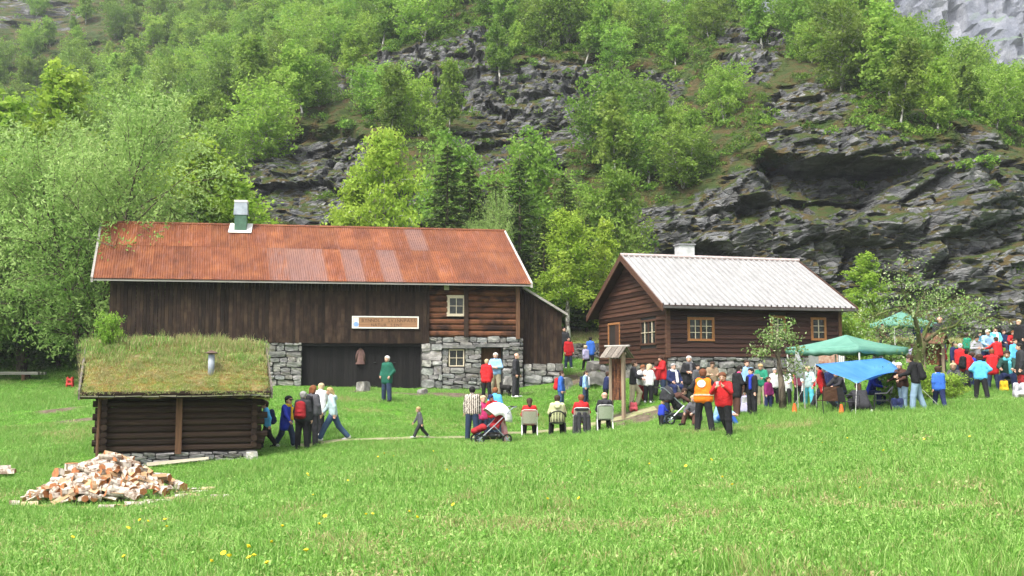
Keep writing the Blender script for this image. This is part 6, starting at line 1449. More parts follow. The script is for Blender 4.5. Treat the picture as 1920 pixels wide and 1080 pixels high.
Pn(1517, 760, 682, 35.2, -20, 'carry', 'mint', 'turq', 'fair', 'short', 'woman in pale turquoise top and turquoise trousers', shoes='white', bag=('white', 'white carrier bag beside the turquoise trousers'))
Pn(1543, 768, 682, 33.6, -110, 'stride', 'red', 'char', 'dark', 'short', 'man in red jacket at the left end of the blue tarpaulin', coat=True)
Pn(1557, 762, 690, 36.0, 10, 'stand', 'navy', 'black', 'dark', 'short', 'person in navy in the shade left under the blue tarpaulin')
Pn(1578, 766, 700, 35.4, -60, 'sit_lean', 'char', 'djeans', 'dark', 'short', 'person in dark jacket sitting under the blue tarpaulin')
Pn(1633, 764, 700, 34.8, 40, 'sit_lean', 'royal', 'navy', 'dark', 'short', 'person in royal blue sitting deep under the blue tarpaulin')
Pn(1617, 780, 719, 30.4, 176, 'squat', 'char', 'black', 'brown', 'long', 'long-haired person in dark grey squatting at the blue tarpaulin', shoes='white')
Pn(1694, 770, 679, 33.0, -60, 'carry', 'brown', 'ljeans', 'white', 'short', 'white-haired person in brown jacket and light jeans')
Pn(1719, 773, 667, 32.4, -115, 'carry', 'black', 'ljeans', 'brown', 'short', 'man in black hooded jacket and pale jeans at the tarpaulin', hood='black', pack='black')
Pn(1762, 773, 692, 33.2, 170, 'walk', 'blue', 'navy', 'brown', 'short', 'boy in blue jersey seen from behind', child=True, scarf='white')
Pn(1648, 742, 671, 41.0, 0, 'stand', 'char', 'black', 'dark', 'short', 'dark-haired person whose head shows above the blue tarpaulin')
Pn(1677, 738, 683, 41.0, 170, 'stand', 'white', 'grey', 'white', 'short', 'person in white behind the right corner of the blue tarpaulin')
# crowd on the right
Pn(1840, 748, 664, 35.4, 165, 'hips', 'sky', 'black', 'brown', 'short', 'child in light blue jacket with hands on hips', child=True)
Pn(1863, 740, 662, 41.0, 172, 'arms_up', 'red', 'djeans', 'auburn', 'short', 'man in red sweater with arms lifted, seen from behind', coat=True)
Pn(1813, 738, 660, 40.4, 110, 'walk', 'red', 'char', 'dark', 'short', 'person in red jacket walking right into the crowd', pack='black')
Pn(1802, 734, 657, 42.4, 120, 'stand', 'red', 'djeans', 'white', 'short', 'white-haired person in red at the left end of the crowd')
Pn(1791, 728, 655, 43.4, 30, 'stand', 'navy', 'black', 'dark', 'short', 'person in navy at the left edge of the right crowd')
Pn(1790, 733, 682, 40.6, -30, 'ground', 'grey', 'black', 'fair', 'short', 'fair child sitting low at the left of the right crowd', child=True)
Pn(1831, 728, 652, 44.6, 10, 'read', 'lgrey', 'djeans', 'dark', 'short', 'person in light grey in the middle of the right crowd')
Pn(1825, 736, 672, 42.0, 100, 'stand', 'royal', 'navy', 'brown', 'short', 'child in royal blue between red and light blue jackets', child=True)
Pn(1852, 722, 643, 46.4, 0, 'carry', 'lblue', 'navy', 'white', 'short', 'white-haired person in grey-blue behind the red sweater')
Pn(1874, 722, 650, 45.4, 200, 'reach', 'red', 'black', 'brown', 'short', 'person in red behind the man with lifted arms')
Pn(1892, 740, 662, 40.6, -30, 'sit_lean', 'dgreen', 'navy', 'brown', 'short', 'person in dark green sitting at the right of the crowd', scarf='turq')
Pn(1883, 736, 684, 41.4, 60, 'squat', 'yellow', 'char', 'dark', 'short', 'child with yellow jacket crouching in the right crowd', child=True)
Pn(1917, 748, 649, 37.4, -100, 'stand', 'char', 'dred', 'dark', 'short', 'person in dark jacket cut by the right edge', coat=True)
Pn(1905, 728, 655, 44.4, 10, 'stand', 'sky', 'djeans', 'brown', 'short', 'person in light blue at the right edge behind the dark jacket')
Pn(1815, 674, 622, 51.4, 175, 'stand', 'teal', 'black', 'brown', 'short', 'boy in green jersey seen from behind on the upper lawn', child=True)
Pn(1833, 668, 622, 54.4, 10, 'sit_lean', 'sky', 'black', 'dark', 'short', 'person hunched in bright blue on the upper bench')
Pn(1868, 668, 615, 55.0, -20, 'sit', 'turq', 'black', 'dark', 'short', 'person in turquoise and white on the upper bench', scarf='white')
Pn(1884, 668, 620, 55.0, 10, 'sit', 'navy', 'djeans', 'brown', 'short', 'person in navy on the upper bench')
Pn(1900, 670, 623, 54.6, -20, 'sit_lean', 'red', 'black', 'auburn', 'short', 'person in red at the right end of the upper bench')
Pn(1914, 676, 603, 53.0, -70, 'stand', 'black', 'black', 'fair', 'short', 'fair-haired tall person in black standing at the upper right edge')
Pn(1764, 684, 597, 51.0, 0, 'stand', 'char', 'djeans', 'fair', 'bald', 'bald man in dark jacket behind the shingled notice stand')
Pn(1767, 705, 646, 45.0, 20, 'stand', 'dred', 'black', 'fair', 'short', 'child in dark red right of the shingled notice stand', child=True)
Pn(1655, 660, 611, 58.4, 30, 'stand', 'brown', 'black', 'dark', 'short', 'person in brown under the far green canopy')
Pn(1722, 660, 606, 58.4, -30, 'stand', 'navy', 'djeans', 'dark', 'short', 'person in navy under the right side of the far canopy')
Pn(1713, 676, 636, 50.0, 160, 'ground', 'lav', 'grey', 'brown', 'short', 'child in lilac behind the bent tree trunk', child=True)
# ------------------------------------------------------------------ things among the people
M_alu = plain('white_tube', (0.62, 0.62, 0.58), 0.4, None, 6, 0.2); M_sling = plain('beige_sling', (0.42, 0.41, 0.33), 0.85, (0.34, 0.33, 0.26), 30); M_sling2 = plain('pale_green_sling', (0.40, 0.43, 0.33), 0.85, (0.32, 0.36, 0.27), 30)
M_black_pl = plain('black_plastic', (0.010, 0.012, 0.011), 0.35, spec=0.5)
def folding_chair(o, seat, sling, label):
    """a tube chair whose seat is under the sitter o; built facing -y"""
    e = empty('folding_chair', o.location.copy(), o.rotation_euler.z, label, 'chair'); w = 0.27; b = Vector((0, seat[0] + .06, 0)); h = seat[1]
    for s in (1, -1):
        MB().tube([(w * s, b.y + .16, 0), (w * s, b.y - .10, h - .02), (w * s, b.y - .40, h - .02)], .016, 6).build('leg', M_alu, e)
        MB().tube([(w * s, b.y - .46, 0), (w * s, b.y - .12, h + .20)], .016, 6).build('leg', M_alu, e)
        MB().tube([(w * s, b.y + .02, h - .02), (w * s * .97, b.y + .17, h + .47), (w * s * .75, b.y + .18, h + .5), (0, b.y + .185, h + .505)], .017, 6).build('back_frame', M_alu, e)
        boxo('armrest', M_alu, e, w * s - .03, w * s + .03, b.y - .34, b.y + .08, h + .2, h + .225)
    V, F = [], []
    for i in range(5):
        t = i / 4
        for j in range(7):
            x = (-.88 + 1.76 * j / 6) * w; V.append((x, b.y + .03 + .145 * t + .03 * (1 - (2 * j / 6 - 1) ** 2), h + .02 + .44 * t))
    F = [tuple(q) for q in grid_faces(7, 5)]; n = len(V); V2 = V + [(x, y + .008, z) for x, y, z in V]; F2 = F + [tuple(i + n for i in q[::-1]) for q in F]
    link('back_sling', mesh_np('back_sling', V2, F2, sling, True), e); boxo('seat_sling', sling, e, -w * .9, w * .9, b.y - .4, b.y - .01, h - .02, h - .008)
    return e
def plastic_chair(loc, rz, label, h=0.42, by=0.06, group=None):
    e = empty('plastic_chair', loc, rz, label, 'chair', group); w = .27
    for sx_ in (1, -1):
        for yy, ty in ((by - .36, -.03), (by + .08, .07)): MB().tube([(w * sx_ * 1.08, yy + ty, 0), (w * sx_, yy, h)], [.028, .034], 6, True, .6).build('leg', M_black_pl, e)
        MB().tube([(w * sx_, by - .34, h + .2), (w * sx_ * 1.1, by, h + .22), (w * sx_ * .95, by + .14, h + .38)], .024, 6).build('armrest', M_black_pl, e); MB().tube([(w * sx_, by - .36, h), (w * sx_, by - .34, h + .2)], .022, 6).build('arm_post', M_black_pl, e)
    boxo('seat', M_black_pl, e, -w, w, by - .4, by + .06, h - .02, h + .015)
    pts = [(w * .98 * math.cos(a), by + .12 + .05 * math.sin(a), h + .22 + .2 * math.sin(a)) for a in np.linspace(math.pi, 0, 9)]; MB().tube(pts, .028, 6).build('back_rim', M_black_pl, e)
    for k in range(-4, 5): x = k * .052; z = h + .22 + .2 * math.sqrt(max(0, 1 - (x / w) ** 2)); MB().tube([(x, by + .05, h), (x * .95 + .03 * (-1) ** k, by + .12, h + .22), (x, by + .15, z - .01)], .012, 4).build('back_bar', M_black_pl, e)
    return e
for o, kind in CHAIR_SEATS:
    fg = figure('sit', False, 'short'); pel = _pose_cache[('sit', False, 'short', False)]['frame']['pel']; s = o.scale.x; h = (pel.z - .125) * s; y = .10 * s
    if kind == 'folding_a': folding_chair(o, (y, h), M_sling, 'beige folding chair with white tube frame, leftmost of the row')
    elif kind == 'folding_b': folding_chair(o, (y, h), M_sling2, 'pale green folding chair with white tube frame, rightmost of the row')
    elif kind == 'plastic': plastic_chair(o.location.copy(), o.rotation_euler.z, 'black plastic armchair in the row of seated onlookers', h, y + .06)
    else:
        e = folding_chair(o, (y, h), M_sling, 'folding chair hidden under a dark draped coat')
        v, f = solid([(( -.2, y + .25, h + .45), (.2, y + .25, h + .45), .05, .05), ((-.22, y + .30, h + .2), (.22, y + .3, h + .2), .06, .06), ((-.26, y + .33, .12), (-.1, y + .36, .12), .06, .06), ((.1, y + .36, .1), (.26, y + .33, .1), .06, .06), ((-.22, y + .3, h + .2), (-.25, y + .33, .14), .07, .07), ((.22, y + .3, h + .2), (.25, y + .33, .12), .07, .07), ((-.1, y + .31, h + .3), (-.1, y + .35, .18), .07, .06), ((.1, y + .31, h + .3), (.1, y + .35, .16), .07, .06)])
        tag(link('draped_coat', mesh_np('draped_coat', v, f, cloth(C['char'])), None, o.location.copy(), (0, 0, o.rotation_euler.z)), 'dark grey coat draped over the back of a chair', 'coat')
# dog by the barn door
def dog():
    g = on_ground(948, 43.2); M_dog = plain('black_dog_fur', (0.012, 0.011, 0.010), 0.8)
    v, f = solid([((-.18, 0, .36), (.16, 0, .36), .10, .12), ((.16, 0, .38), (.27, 0, .50), .08, .06), ((.27, 0, .52), (.34, 0, .52), .065, .06), ((.34, 0, .51), (.43, 0, .49), .045, .03), ((.25, .04, .57), (.24, .05, .52), .02, .025), ((.25, -.04, .57), (.24, -.05, .52), .02, .025),
        ((.17, .07, .32), (.18, .07, .16), .05, .03), ((.18, .07, .16), (.17, .07, .03), .028, .022), ((.17, -.07, .32), (.20, -.07, .16), .05, .03), ((.2, -.07, .16), (.19, -.07, .03), .028, .022),
        ((-.18, .07, .32), (-.12, .07, .2), .07, .045), ((-.12, .07, .2), (-.21, .07, .13), .035, .026), ((-.21, .07, .13), (-.19, .07, .03), .026, .022), ((-.18, -.07, .32), (-.12, -.07, .2), .07, .045), ((-.12, -.07, .2), (-.21, -.07, .13), .035, .026), ((-.21, -.07, .13), (-.19, -.07, .03), .026, .022), ((-.27, 0, .42), (-.4, 0, .3), .03, .018)], .018)
    tag(link('dog', mesh_np('dog', v, f, M_dog, True), None, g, (0, 0, R(150))), 'small black dog standing by the stone doorway', 'dog')
dog()
# pushchairs
def wheel(e, c, r, w, tyre, hub):
    n = 14; c = Vector(c); V, F = [], []
    for k in range(n):
        a = 2 * math.pi * k / n
        for (rr, yy) in ((r, -w), (r, w), (r * .72, w), (r * .72, -w)): V.append(c + Vector((rr * math.cos(a), yy, rr * math.sin(a))))
    for k in range(n):
        for j in range(4): a, b = 4 * k + j, 4 * k + (j + 1) % 4; a2, b2 = 4 * ((k + 1) % n) + j, 4 * ((k + 1) % n) + (j + 1) % 4; F.append((a, a2, b2, b))
    o = link('wheel', mesh_np('wheel', V, F, tyre), e); m = MB()
    for k in range(5): a = 2 * math.pi * k / 5; m.tube([c, c + Vector((math.cos(a), 0, math.sin(a))) * r * .74], .014, 4)
    m.tube([c - Vector((0, w * 1.2, 0)), c + Vector((0, w * 1.2, 0))], .03, 8); m.build('hub', hub, o)
def pushchair(px, D, rz, fabric, hoodm, label, big_hood=True):
    g = on_ground(px, D); e = empty('pushchair', g, R(rz), label, 'pushchair'); e.scale = (1.15, 1.15, 1.15); r = .14
    for s in (1, -1):
        wheel(e, (-.38, .25 * s, r), r, .025, M_black_pl, M_zinc); wheel(e, (.40, .2 * s, r), r, .025, M_black_pl, M_zinc)
        MB().tube([(.42, .2 * s, r), (0, .24 * s, .5), (-.55, .25 * s, 1.0), (-.66, .24 * s, 1.02)], .014, 6).build('frame_tube', M_zinc, e); MB().tube([(-.38, .25 * s, r), (.02, .24 * s, .52)], .014, 6).build('frame_tube', M_zinc, e)
    MB().tube([(-.66, -.24, 1.02), (-.66, .24, 1.02)], .018, 6).build('handle', M_black_pl, e)
    v, f = solid([((.25, -.14, .46), (.25, .14, .46), .08, .08), ((-.1, -.15, .48), (-.1, .15, .48), .09, .09), ((-.32, -.15, .78), (-.32, .15, .78), .07, .07), ((-.1, -.18, .5), (-.32, -.18, .8), .06, .06), ((-.1, .18, .5), (-.32, .18, .8), .06, .06), ((.5, -.1, .36), (.5, .1, .36), .06, .06), ((.25, 0, .46), (.5, 0, .36), .1, .08)], k=.06)
    link('seat', mesh_np('seat', v, f, fabric, True), e)
    V, F = [], []; n = 8
    for i in range(n + 1):
        a = R(40 + 150 * i / n) if big_hood else R(120 + 60 * i / n)
        for j in range(9):
            b = math.pi * j / 8; V.append((-.16 + .44 * math.cos(a) * (0.35 + .65 * math.sin(b)), .27 * math.cos(b), .66 + .48 * math.sin(a) * (0.3 + .7 * math.sin(b))))
    F = [tuple(q) for q in grid_faces(9, n + 1)]; o = link('hood', mesh_np('hood', V, F, hoodm, True), e); o.modifiers.new('thick', 'SOLIDIFY').thickness = .012
    v, f = solid([((.2, -.12, .22), (.2, .12, .22), .08, .08), ((-.2, -.12, .22), (-.2, .12, .22), .08, .08), ((-.2, 0, .22), (.2, 0, .22), .1, .1)], k=.05); link('basket', mesh_np('basket', v, f, M_black_pl, True), e)
    return e
pc = pushchair(921, 32.6, 200, cloth(C['dred']), cloth((0.72, 0.70, 0.70)), 'pushchair with white hood and dark red seat')
q = on_ground(940, 32.8); v, f = solid([((0, 0, .95), (.12, 0, .9), .05, .05), ((.05, 0, .9), (.10, 0, .35), .06, .09), ((.10, 0, .5), (.14, .03, .12), .08, .09)], k=.05); tag(link('baby_blanket', mesh_np('baby_blanket', v, f, cloth((0.62, 0.42, 0.42), (0.5, 0.08, 0.10)), True), None, q), 'red and white blanket hanging down the pushchair', 'blanket')
pushchair(1277, 32.6, 8, cloth(C['black']), cloth(C['char']), 'black pushchair standing on the grass', False)
q = on_ground(1236, 32.2)
# notice stands with little roofs
M_stand_roof = wood('weathered_roof_board', (0.10, 0.085, 0.07), (0.23, 0.20, 0.17), 'y', .9, None, .3)
def notice_stand(px, D, ytop, yfoot, w, yaw, label, shingle=False):
    g = on_ground(px, D); H = (yfoot - ytop) * D / FPX; e = empty('notice_stand', g, R(yaw), label, 'notice stand'); M_p = wood('grey_post', (.16, .115, .075), (.32, .25, .18), 'z', .85, None, .15)
    for s in (1, -1): boxo('post', M_p, e, w / 2 * s - .06, w / 2 * s + .06, -.06, .06, -.3, H - .22)
    n = 6; bw = (w - .12) / n
    for k in range(n): boxo('board', M_log_red, e, -w / 2 + .06 + k * bw + .003, -w / 2 + .06 + (k + 1) * bw - .003, -.02, .03, H * .26, H - .45)
    for s in (-1, 1):
        L = .55; m = 7; ww = w + .32
        for k in range(m):
            x0, x1 = -ww / 2 + k * ww / m + .008, -ww / 2 + (k + 1) * ww / m - .008; t = .02 + .015 * (k % 2)
            a = Vector((x0, 0, H)); b = Vector((x1, 0, H)); d = Vector((0, L * s, -L * .78)); u = Vector((0, 0, t)); lo = [a + d, b + d, b, a] if s < 0 else [b + d, a + d, a, b]
            MB().hexa(lo, [p + u for p in lo]).build('roof_board', M_stand_roof if not shingle else M_post, e)
    MB().tube([(-w / 2 - .28, 0, H + .03), (w / 2 + .28, 0, H + .03)], .035, 6).build('ridge_pole', M_grey_board if not shingle else M_post, e)
    boxo('tie_beam', M_p, e, -w / 2 - .1, w / 2 + .1, -.05, .05, H - .3, H - .221)
    return e
notice_stand(1158, 38.6, 656, 790, 0.55, -38, 'wooden notice stand with plank roof left of the house')
notice_stand(1752, 44.5, 628, 705, 0.8, -38, 'shingled wooden notice stand beside the bent apple tree', True)
# canopies
M_canopy = NT('green_canopy_cloth'); _t = M_canopy; _c = _t.ramp(_t.noise(_t.coord('Object'), 3, 4), [(.3, (.13, .33, .25)), (.7, (.19, .41, .32))]); _t.base(_c); _t.set(.6, 0, .3)
_tr = _t.new('ShaderNodeBsdfTranslucent'); _t.l(_c, _tr.inputs[0]); _mx = _t.new('ShaderNodeMixShader'); _mx.inputs[0].default_value = .35; _t.l(_t.p.outputs[0], _mx.inputs[1]); _t.l(_tr.outputs[0], _mx.inputs[2]); _t.l(_mx.outputs[0], _t.out.inputs[0]); M_canopy = _t.m
def canopy(px, D, ypeak, yeave, w, yaw, label):
    g = on_ground(px, D); zp = at(px, ypeak, D).z - g.z; ze = at(px, yeave, D - w * .4).z - g.z; e = empty('canopy', g, R(yaw), label, 'canopy'); h = w / 2
    for a, b in ((1, 1), (1, -1), (-1, 1), (-1, -1)): MB().tube([(a * h * .97, b * h * .97, 0), (a * h * .97, b * h * .97, ze)], .03, 6).build('leg', M_alu, e)
    V, F = [], []; n = 10
    for k in range(4):
        c, s = math.cos(k * math.pi / 2), math.sin(k * math.pi / 2); m0 = len(V)
        for i in range(n + 1):
            t = i / n
            for j in range(n + 1):
                u = -1 + 2 * j / n; r_ = h * t; x, y = u * r_, -r_; z = zp + (ze + .22 - zp) * t - .10 * math.sin(math.pi * t) * (1 - abs(u) * .5)
                if i == n: z -= 0.06 * (1 - u * u)
                V.append((x * c - y * s, x * s + y * c, z))
        F += [tuple(q_ + m0 for q_ in q) for q in grid_faces(n + 1, n + 1)]
        V2, F2 = [], []
        for j in range(n + 1):
            u = -1 + 2 * j / n; x, y = u * h * 1.002, -h * 1.002; z = ze + .22 - .06 * (1 - u * u); V2 += [(x * c - y * s, x * s + y * c, z), (x * c * 1.0 - y * s, x * s + y * c, z - .22 + .03 * math.cos(j * 2.5))]
        for j in range(n): a = 2 * j; F2.append((a, a + 1, a + 3, a + 2))
        o = link('valance', mesh_np('valance', V2, F2, M_canopy, True), e); o.modifiers.new('thick', 'SOLIDIFY').thickness = .006
    o = link('roof_cloth', mesh_np('roof_cloth', V, F, M_canopy, False), e); o.modifiers.new('thick', 'SOLIDIFY').thickness = .006
    return e
canopy(1590, 37.4, 628, 662, 3.1, 38, 'green canopy tent behind the blue tarpaulin')
canopy(1692, 59.5, 584, 612, 2.75, 12, 'farther green canopy tent with white legs near the cliff')
# blue tarpaulin on poles
def tarp():
    A, B, Cc, Dd = at(1529, 683, 33.2), at(1655, 671, 36.0), at(1694, 697, 33.4), at(1606, 719, 30.6); g = on_ground(1610, 33.0)
    e = empty('tarpaulin', g, 0, 'bright blue tarpaulin stretched as a low awning', 'tarpaulin'); n = 14; V = []
    for i in range(n + 1):
        for j in range(n + 1):
            s, t = i / n, j / n; p = A.lerp(B, s).lerp(Dd.lerp(Cc, s), t); p.z -= .32 * math.sin(math.pi * s) * math.sin(math.pi * t) * 1.0 + .05 * math.sin(s * 9 + t * 5) * math.sin(math.pi * t); p.z += .10 * math.sin(math.pi * s) * t; V.append(p - g)
    t_ = NT('blue_tarpaulin'); c = t_.ramp(t_.noise(t_.coord('Object'), 2.5, 4), [(.3, (.06, .27, .62)), (.7, (.12, .37, .74))]); t_.base(c); t_.set(.4, 0, .5); tr = t_.new('ShaderNodeBsdfTranslucent'); t_.l(c, tr.inputs[0]); mx = t_.new('ShaderNodeMixShader'); mx.inputs[0].default_value = .4; t_.l(t_.p.outputs[0], mx.inputs[1]); t_.l(tr.outputs[0], mx.inputs[2]); t_.l(mx.outputs[0], t_.out.inputs[0])
    o = link('sheet', mesh_np('sheet', V, [tuple(q) for q in grid_faces(n + 1, n + 1)], t_.m, True), e); o.modifiers.new('thick', 'SOLIDIFY').thickness = .008
    for p in (A, B, Cc, Dd): MB().tube([p - g + Vector((0, 0, .02)), Vector((p.x - g.x, p.y - g.y, gz(p.x, p.y) - g.z))], .013, 6).build('pole', M_alu, e)
    for p, d in ((A, (-1.0, -.6)), (Dd, (-.5, -1.3)), (Cc, (1.1, -.4))):
        q = Vector((p.x + d[0], p.y + d[1], 0)); q.z = gz(q.x, q.y); MB().tube([p - g, q - g], .006, 4).build('guy_rope', M_alu, e)
tarp()
# chairs, table and small things by the tarpaulin
plastic_chair(on_ground(1660, 31.2), R(250), 'black plastic armchair right of the squatting person')
def camp_chair(px, D, rz, label, clothm):
    e = empty('camp_chair', on_ground(px, D), R(rz), label, 'chair')
    for s in (1, -1):
        MB().tube([(.25 * s, .28, 0), (.25 * s, .2, .42), (.25 * s, .30, .86)], .014, 5).build('leg', M_black_metal, e); MB().tube([(.25 * s, -.24, 0), (.25 * s, -.22, .62), (.25 * s, .2, .62)], .014, 5).build('leg', M_black_metal, e)
    boxo('seat', clothm, e, -.24, .24, -.22, .22, .41, .43); MB().hexa([(-.24, .21, .43), (.24, .21, .43), (.24, .225, .43), (-.24, .225, .43)], [(-.24, .29, .84), (.24, .29, .84), (.24, .305, .84), (-.24, .305, .84)]).build('back', clothm, e)
camp_chair(1553, 30.6, 185, 'brown camping chair with black frame under the tarpaulin edge', cloth((.10, .05, .03)))
camp_chair(1592, 30.2, 95, 'dark camping chair left of the squatting person', cloth(C['char']))
def cone(px, D, label):
    e = empty('marker_cone', on_ground(px, D), 0, label, 'cone'); m = plain('orange_plastic', (.75, .12, .02), .5); boxo('base', m, e, -.13, .13, -.13, .13, 0.01, .035); MB().tube([(0, 0, .035), (0, 0, .36)], [.10, .03], 10).build('cone_body', m, e)
cone(1490, 31.0, 'orange marker cone beside the young tree'); cone(1578, 30.0, 'orange marker cone under the blue tarpaulin')
def flag():
    g = on_ground(1497, 32.6); e = empty('flag', g, 0, 'white flag hanging limp from a thin pole', 'flag'); zt = at(1492, 656, 32.6).z - g.z
    MB().tube([(0, 0, 0), (-.05, 0, zt)], .012, 6).build('pole', M_alu, e); V, F = [], []
    for i in range(9):
        t = i / 8
        for j in range(5): u = j / 4; V.append((-.05 - .03 * t + u * (.10 + .42 * t * (1 - .4 * t)), .05 * math.sin(u * 7 + t * 3), zt - .02 - .85 * t - .08 * u))
    o = link('cloth', mesh_np('cloth', V, [tuple(q) for q in grid_faces(5, 9)], cloth((.70, .70, .74)), True), e); o.modifiers.new('thick', 'SOLIDIFY').thickness = .005
flag()
def poster_board():
    g = on_ground(1552, 41.4); e = empty('poster_board', g, R(4), 'grey board with a red-brown poster behind the green canopy', 'board'); b = 1.35
    boxo('panel', plain('grey_panel', (.24, .25, .24), .8), e, -.75, .75, 0, .04, b - .55, b + .35); boxo('poster', plain('poster_print', (.30, .12, .08), .7, (.45, .33, .25), 9), e, -.35, .45, -.008, -.002, b - .38, b + .22); boxo('header', M_white_frame, e, -.7, .7, -.01, -.003, b + .25, b + .33)
    for s in (1, -1): boxo('post', M_alu, e, .7 * s - .03, .7 * s + .03, .045, .1, -.2, b + .35)
    for k in range(3): boxo('paper', M_white_frame, e, .50 + k * .075, .55 + k * .075, -.012, -.004, b - .4, b + .3)
poster_board()
def bench(px, D, rz, L, label):
    e = empty('bench', on_ground(px, D), R(rz), label, 'bench')
    for k in range(3): boxo('seat_board', M_trim, e, -L / 2, L / 2, -.2 + k * .14, -.08 + k * .14, .42, .455)
    for s in (1, -1): boxo('leg', M_trim, e, (L / 2 - .2) * s - .04, (L / 2 - .2) * s + .04, -.17, .2, 0, .418)
bench(1855, 54.8, 4, 3.2, 'long brown wooden bench on the upper lawn at the right')
def table(px, D, rz, label):
    e = empty('picnic_table', on_ground(px, D), R(rz), label, 'table')
    for k in range(4): boxo('top_board', M_trim, e, -.9, .9, -.32 + k * .16, -.17 + k * .16, .72, .755)
    for s in (1, -1):
        for t in (1, -1): MB().tube([(.7 * s, .45 * t, 0), (.7 * s, .1 * t, .718)], .04, 4).build('leg', M_trim, e)
table(1803, 53.6, 15, 'brown picnic table left on the upper lawn'); table(1850, 43.6, 8, 'brown picnic table in the middle of the right crowd')
def lump(name, px, D, s, mat, label, cat, rz=0, lift=0.0, seed=0):
    """a soft bag: rounded box, pocket, two straps and a grip"""
    g = on_ground(px, D); x, y, z = s[0] / 2, s[1] / 2, s[2]; r = min(x, y) * .45; e = empty(name, g + Vector((0, 0, lift)), rz, label, cat)
    v, f = solid([((a * (x - r), b * (y - r), r), (a * (x - r) * .8, b * (y - r) * .8, z - r), r, r) for a in (1, -1) for b in (1, -1)] + [((-x * .5, 0, z * .3), (x * .5, 0, z * .3), y * .8, y * .8), ((-x * .4, 0, z * .7), (x * .4, 0, z * .7), y * .7, y * .7), ((-x * .4, -y, z * .3), (x * .4, -y, z * .28), r * .8, r * .8)], h=.02, k=.05)
    link('pouch', mesh_np('pouch', v, f, mat, True), e); MB().tube([(-x * .3, 0, z * .98), (-x * .2, 0, z * 1.12), (x * .2, 0, z * 1.12), (x * .3, 0, z * .98)], .012, 5).build('grip', M_black_pl, e)
    for a in (1, -1): MB().tube([(a * x * .5, y * .95, z * .9), (a * x * .6, y * 1.3, z * .5), (a * x * .5, y, z * .1)], .014, 5).build('strap', M_black_pl, e)
    return e
lump('carry_bag', 1912, 35.8, (.42, .3, .55), cloth((.62, .62, .64), (.2, .2, .25)), 'white striped bag standing at the right edge', 'bag')
lump('backpack', 1883, 40.0, (.3, .25, .5), cloth(C['yellow']), 'yellow backpack on the ground in the right crowd', 'backpack')
lump('backpack', 1188, 39.0, (.3, .22, .36), cloth((.45, .08, .10)), 'pink-red backpack on the ground by the notice stand', 'backpack')
lump('backpack', 1683, 32.2, (.4, .3, .45), cloth(C['navy']), 'navy backpack leaning by the pale jeans', 'backpack')
lump('bag', 1795, 52.0, (.5, .3, .35), cloth(C['blue']), 'blue bag lying left of the picnic table on the upper lawn', 'bag')
lump('bag', 131, 48.0, (.36, .2, .5), cloth((.55, .06, .05)), 'red bag standing left of the sod-roofed shed', 'bag')

# boulders and field walls
def boulder(px, D, s, label, seed, tint=1.0):
    r_ = random.Random(seed); o = link('boulder', STONES[seed % 10], None, on_ground(px, D) + Vector((0, 0, s[2] * .35)), (r_.uniform(-.2, .2), r_.uniform(-.2, .2), r_.uniform(0, 3)), s); o.color = (tint, tint, tint * .95, 1)
    return tag(o, label, 'boulder')
boulder(681, 43.9, (.55, .45, .48), 'pale boulder lying before the black doors', 3, 1.3)
boulder(792, 43.6, (.4, .35, .25), 'small pale stone at the foot of the corner stones', 4, 1.5)
boulder(1057, 44.4, (.6, .6, .6), 'rounded boulder at the end of the lean-to base', 5, 1.2)
boulder(955, 44.8, (.8, .5, .8), 'grey boulder leaning against the barn corner', 6, 1.0)
boulder(1118, 51.5, (1.0, .8, .7), 'grey boulder at the end of the mossy stone wall', 7, .9)
boulder(1128, 44.0, (1.2, .9, .7), 'mossy boulder on the bank left of the house', 8, .7)
boulder(472, 28.3, (.3, .26, .26), 'white stone at the right corner of the shed', 9, 2.2)
boulder(1275, 39.6, (1.0, .6, .7), 'pale boulder by the sitting man in navy', 2, 1.2)
def field_wall(px0, D0, px1, D1, h, label, seed):
    a, b = on_ground(px0, D0), on_ground(px1, D1); yaw = math.atan2(b.y - a.y, b.x - a.x); e = empty('field_wall', a - Vector((0, 0, .15)), yaw, label, 'stone wall'); L = math.hypot(b.x - a.x, b.y - a.y); rise = b.z - a.z
    stone_wall(e, 'dry_stones', 0, L, 0, h + max(0, rise) + .15, 0, .6, seed, (.14, .3), (.25, .6), tint=.55)
field_wall(1070, 57.0, 1135, 56.0, .85, 'mossy dry stone wall between barn and house', 51)
field_wall(1640, 62.5, 1730, 63.0, 1.0, 'rough stone wall behind the far canopy', 52)
field_wall(1300, 47.0, 1300.5, 47.2, .3, 'low stone heap behind the house', 53) if False else None
# stack of grey boards at the left edge
e = empty('board_stack', on_ground(10, 51.0), R(3), 'stack of grey boards at the left edge of the meadow', 'boards')
for k in range(3):
    for j in range(3): boxo('board', M_grey_board, e, -2.4 + .2 * k, 1.7 + .1 * j, -.3 + j * .2, -.12 + j * .2, .25 + k * .05, .295 + k * .05)
for x in (-1.6, 1.0): boxo('bearer', M_post, e, x - .08, x + .08, -.35, .35, -.1, .248)
